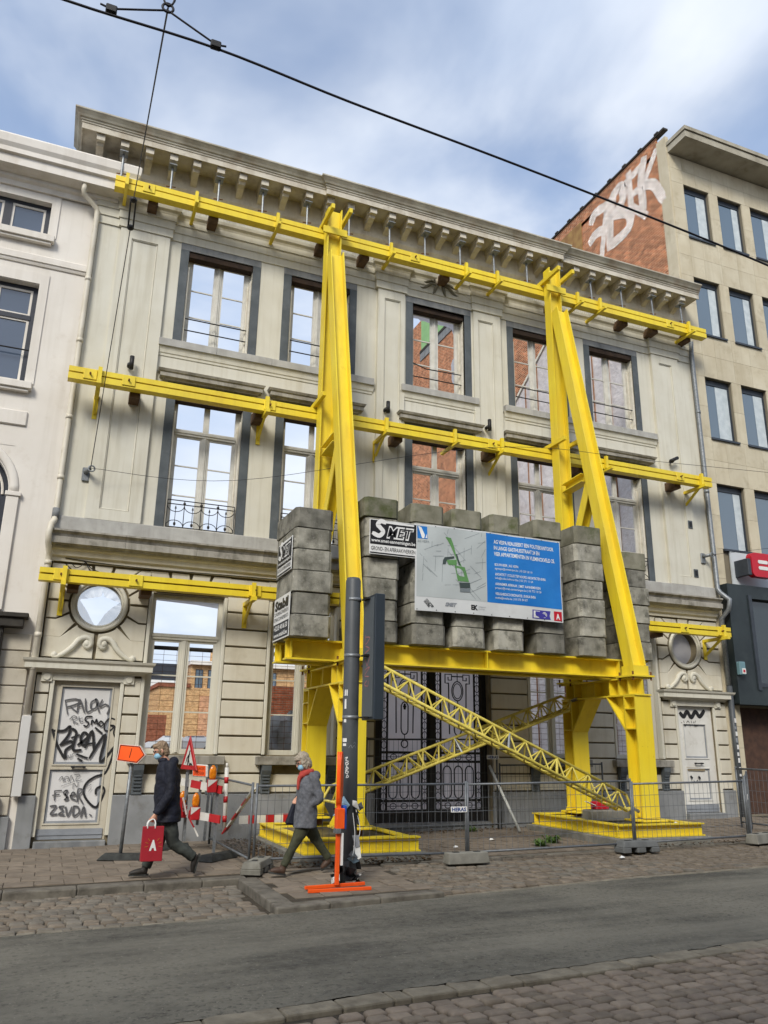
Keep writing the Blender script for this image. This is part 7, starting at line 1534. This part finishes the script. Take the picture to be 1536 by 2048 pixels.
man,JM,PM,_c = person('man in dark navy coat and blue face mask walking left with a red bag',-4.40,MANP,dict(leg=[0.12,0.105,0.088,0.078,0.074],trouser=dkol,shoe=shoeb,rx=[0.075,0.165,0.175,0.180,0.195],ry=[0.09,0.235,0.235,0.235,0.24],puff=0.035,arm=[0.10,0.088,0.078,0.070,0.062,0.052],coat=navy,hair=hairg,
    hair_shape=[((-0.022,0.045,0),(0.098,0.098,0.086)),((-0.055,-0.02,0),(0.062,0.095,0.080)),((0.05,0.085,0.0),(0.05,0.04,0.066)),((0.015,0.0,-0.070),(0.035,0.06,0.018)),((0.015,0.0,0.070),(0.035,0.06,0.018))]),'man')
t = MB(); limb(t,[JM['chest']+np.array([0.02,-0.12,0.12]),JM['collar']+np.array([0.14,0,-0.02]),JM['chest']+np.array([0.02,0.12,0.12])],[0.05*H_,0.075*H_,0.05*H_]); limb(t,[JM['collar']+np.array([0,-0.1,0]),JM['collar']+np.array([-0.085,0,0.0]),JM['collar']+np.array([0,0.1,0])],[0.04*H_]*3); o = put('hood', t, navy, man); organic(o,0.012,4)
# the red paper carrier bag in his hand
hw = JM['wrL']+ (JM['wrL']-JM['elL'])/np.linalg.norm(JM['wrL']-JM['elL'])*0.085*H_
bg_ = thing('carrier_bag','red paper carrier bag with white A, held by the man','bag',(hw[0],hw[1],hw[2]-0.75))
bm = mat('red_paper', rgb(158,26,40), rgb(144,22,36), sc=3, rough=0.6, bump=0.15, bsc=8, bdist=0.02)
bw, bh_, bd = 0.335, 0.52, 0.15; bx, by, bz = hw[0]+0.03, hw[1]-0.01, hw[2]-0.10-bh_
t = MB(); t.hexa([(bx-bw/2,by-bd/2,bz),(bx+bw/2,by-bd/2,bz),(bx+bw/2,by+bd/2,bz),(bx-bw/2,by+bd/2,bz)],[(bx-bw/2-0.006,by-bd/2+0.03,bz+bh_),(bx+bw/2-0.004,by-bd/2+0.03,bz+bh_),(bx+bw/2,by+bd/2-0.03,bz+bh_),(bx-bw/2,by+bd/2-0.03,bz+bh_)]); put('bag_body', t, bm, bg_, bevel=0.006)
for yy in (by-bd/2+0.035,by+bd/2-0.035):
    t = MB(); t.tube(cm([(bx-0.10,yy,bz+bh_-0.03),(bx-0.095,yy,bz+bh_+0.06),(bx-0.045,yy*0.5+by*0.5,bz+bh_+0.105),(bx-0.0,yy*0.5+by*0.5,bz+bh_+0.10),(bx+0.02,yy,bz+bh_+0.05),(bx+0.02,yy,bz+bh_-0.03)],5),0.011,6); put('handle', t, white, bg_, smooth=True)
yf = lambda z: by-bd/2+0.03*(z-bz)/bh_-0.004
zA = bz+0.17
put('lettering', text_mb('A',(bx-0.05,yf(zA),zA),XP,ZP,h=0.14,wd=0.115,bold=0.06), white, bg_)
t = MB()
for a in (20,50,130,160,-10,190): c_, s_ = math.cos(math.radians(a)), math.sin(math.radians(a)); t.ribbon([(0.09*c_,0.09*s_+0.01),(0.13*c_,0.13*s_+0.01)],0.012,(bx+0.01,yf(zA)-0.001,zA+0.06),(1,0,0),(0,0,1),(0,-1,0),0,1)
put('ray_marks', t, mat('dull_gold_print', rgb(176,104,40)), bg_, kind='stuff')
WOMP = dict(head=(606,1528,0),face=(594,1535,0),neck=(614,1546,0),collar=(615,1550,0),chest=(616,1572,0),belly=(613,1610,0),pelvis=(611,1645,0),hem=(609,1659,0),
    shL=(621,1560,-0.20),elL=(629,1600,-0.27),wrL=(610,1617,-0.13),shR=(614,1560,0.20),elR=(608,1596,0.25),wrR=(600,1602,0.16),
    hipF=(606,1654,-0.06),kneeF=(588,1690,-0.06),ankF=(565,1736,-0.06),heelF=(568,1754,-0.06),toeF=(535,1750,-0.06),hipB=(618,1654,0.08),kneeB=(638,1690,0.08),ankB=(660,1722,0.08),heelB=(667,1733,0.08),toeB=(645,1748,0.08))
wom,JW,PW,_c = person('woman in grey hooded coat, red scarf and face mask walking left',-5.05,WOMP,dict(leg=[0.11,0.095,0.072,0.060,0.058],trouser=olive,shoe=shoebr,rx=[0.07,0.140,0.150,0.165,0.175],ry=[0.085,0.20,0.20,0.21,0.215],puff=0.0,arm=[0.085,0.076,0.068,0.062,0.056,0.05],coat=greyw,hair=hairw,
    hair_shape=[((-0.02,0.045,0),(0.100,0.100,0.088)),((-0.055,-0.03,0),(0.062,0.11,0.082)),((0.055,0.075,0.0),(0.05,0.05,0.070)),((0.01,-0.02,-0.072),(0.045,0.085,0.020)),((0.01,-0.02,0.072),(0.045,0.085,0.020))]),'woman')
t = MB(); limb(t,[JW['chest']+np.array([-0.03,-0.14,0.14]),JW['collar']+np.array([0.13,-0.03,-0.05]),JW['collar']+np.array([0.13,0.03,-0.05]),JW['chest']+np.array([-0.03,0.14,0.14])],[0.05*H_,0.075*H_,0.075*H_,0.05*H_]); o = put('hood', t, greyw, wom); organic(o,0.012,4)
t = MB(); limb(t,[JW['collar']+np.array([0.07,-0.06,0.03]),JW['collar']+np.array([-0.02,-0.10,0.01]),JW['collar']+np.array([-0.09,0,-0.02]),JW['collar']+np.array([-0.02,0.10,0.01]),JW['collar']+np.array([0.07,0.06,0.03])],[0.04*H_,0.045*H_,0.05*H_,0.045*H_,0.04*H_]); limb(t,[JW['collar']+np.array([-0.08,-0.06,-0.03]),JW['chest']+np.array([-0.17,-0.05,0.10]),JW['chest']+np.array([-0.19,-0.04,-0.10])],[0.045*H_,0.035*H_,0.02*H_]); o = put('scarf', t, scarfm, wom); organic(o,0.010,4)
wb = thing('shoulder_bag','dark blue shoulder bag hanging at the woman\'s far side','bag',tuple(JW['pelvis']+np.array([-0.2,0.1,-0.1])))
c_ = on_y(583,1628,-5.05)+np.array([0.02,0.10,0]); t = MB(); t.hexa([c_+(-0.10,-0.06,-0.17),c_+(0.16,-0.06,-0.20),c_+(0.16,0.06,-0.20),c_+(-0.10,0.06,-0.17)],[c_+(0.02,-0.04,0.18),c_+(0.14,-0.04,0.18),c_+(0.14,0.04,0.18),c_+(0.02,0.04,0.18)]); put('pouch', t, navy, wb, bevel=0.03)
t = MB(); t.tube(cm([c_+(0.07,0,0.16),JW['belly']+np.array([-0.14,0.08,0.1]),JW['shR']+np.array([-0.08,0.02,0.06])],5),0.012,6); put('strap', t, navy, wb)
# ================================================================== OVERHEAD WIRES
wirem = mat('dark_wire', rgb(30,30,40), rgb(24,24,32), sc=5, rough=0.6, bump=0)
WY = -12.6
tw = thing('trolley_wire','thick black tram wire crossing the sky diagonally','overhead wire',tuple(on_y(768,232,WY)))
pw = [on_y(a,b,WY) for a,b in ((-250,-140),(130,0),(430,96),(700,204),(1000,317),(1300,434),(1536,531),(1900,690))]
put('conductor', (lambda t: (t.tube(cm(pw,6),0.0125,8),t)[1])(MB()), wirem, tw, smooth=True)
hg_ = thing('wire_hanger','hanger of two stays and clips carrying the tram wire, top left','wire hanger',tuple(on_y(336,20,WY)))
ring = on_y(336,16,WY)
for c in ((222,25),(431,96)):
    p = on_y(c[0],c[1],WY); t = MB(); t.box(p[0]-0.05,p[0]+0.05,p[1]-0.03,p[1]+0.03,p[2]-0.01,p[2]+0.075); put('clip', t, iron, hg_, bevel=0.01)
    t = MB(); q_ = ring+np.array([0,0,-0.03]); t.tube(cm([p+np.array([0.1 if c[0] > 300 else -0.1,0,0.06]),p+np.array([0,0,0.05]),p+(q_-p)*0.3+np.array([0,0,0.03]),q_],4),0.010,6); put('stay', t, wirem, hg_, smooth=True)
t = MB(); t.torus(ring,0.05,0.013,n=18,m=6); t.torus(ring+np.array([0,0,0.16]),0.055,0.014,n=18,m=6,e=2.4); put('ring', t, wirem, hg_, smooth=True)
sp = thing('span_wire','thin span wire dropping from the hanger to the left corner anchor, with a tensioner','overhead wire',(0.6,-0.34,8.1))
A_, T0, T1, B_ = ring, on_y(267,400,-4.2), on_y(261,455,-3.6), np.array([0.64,-0.36,8.14])
p1 = on_y(300,200,-8.6)
for a,b in ((A_,T0),(T1,B_)): t = MB(); t.tube([a,b],0.009,6); put('wire', t, wirem, sp)
t = MB()
for s_ in (-1,1): t.cyl(T0+np.array([s_*0.05,0,0]),T1+np.array([s_*0.05,0,0]),0.018,n=6)
put('tensioner_frame', t, iron, sp, kind='stuff')
for p in (T0,T1): t = MB(); t.sphere(p,0.075,10,8,(1,1,0.8)); put('tensioner_end', t, iron, sp, smooth=True)
tl_ = thing('stay_wire','hair-thin wire stretched across the facade between the two corner anchors','overhead wire',(9.5,-0.36,8.3))
t = MB(); t.tube(cm([(0.66,-0.36,8.14),(4,-0.5,8.28),(9.5,-3.4,9.0),(14.5,-3.9,9.2),(24,-4.5,9.6)],8),0.006,5); put('wire', t, wirem, tl_)
t = MB(); t.tube([(19.12,-0.34,8.02),(26,-1.5,9.2)],0.006,5); put('wire', t, wirem, tl_)
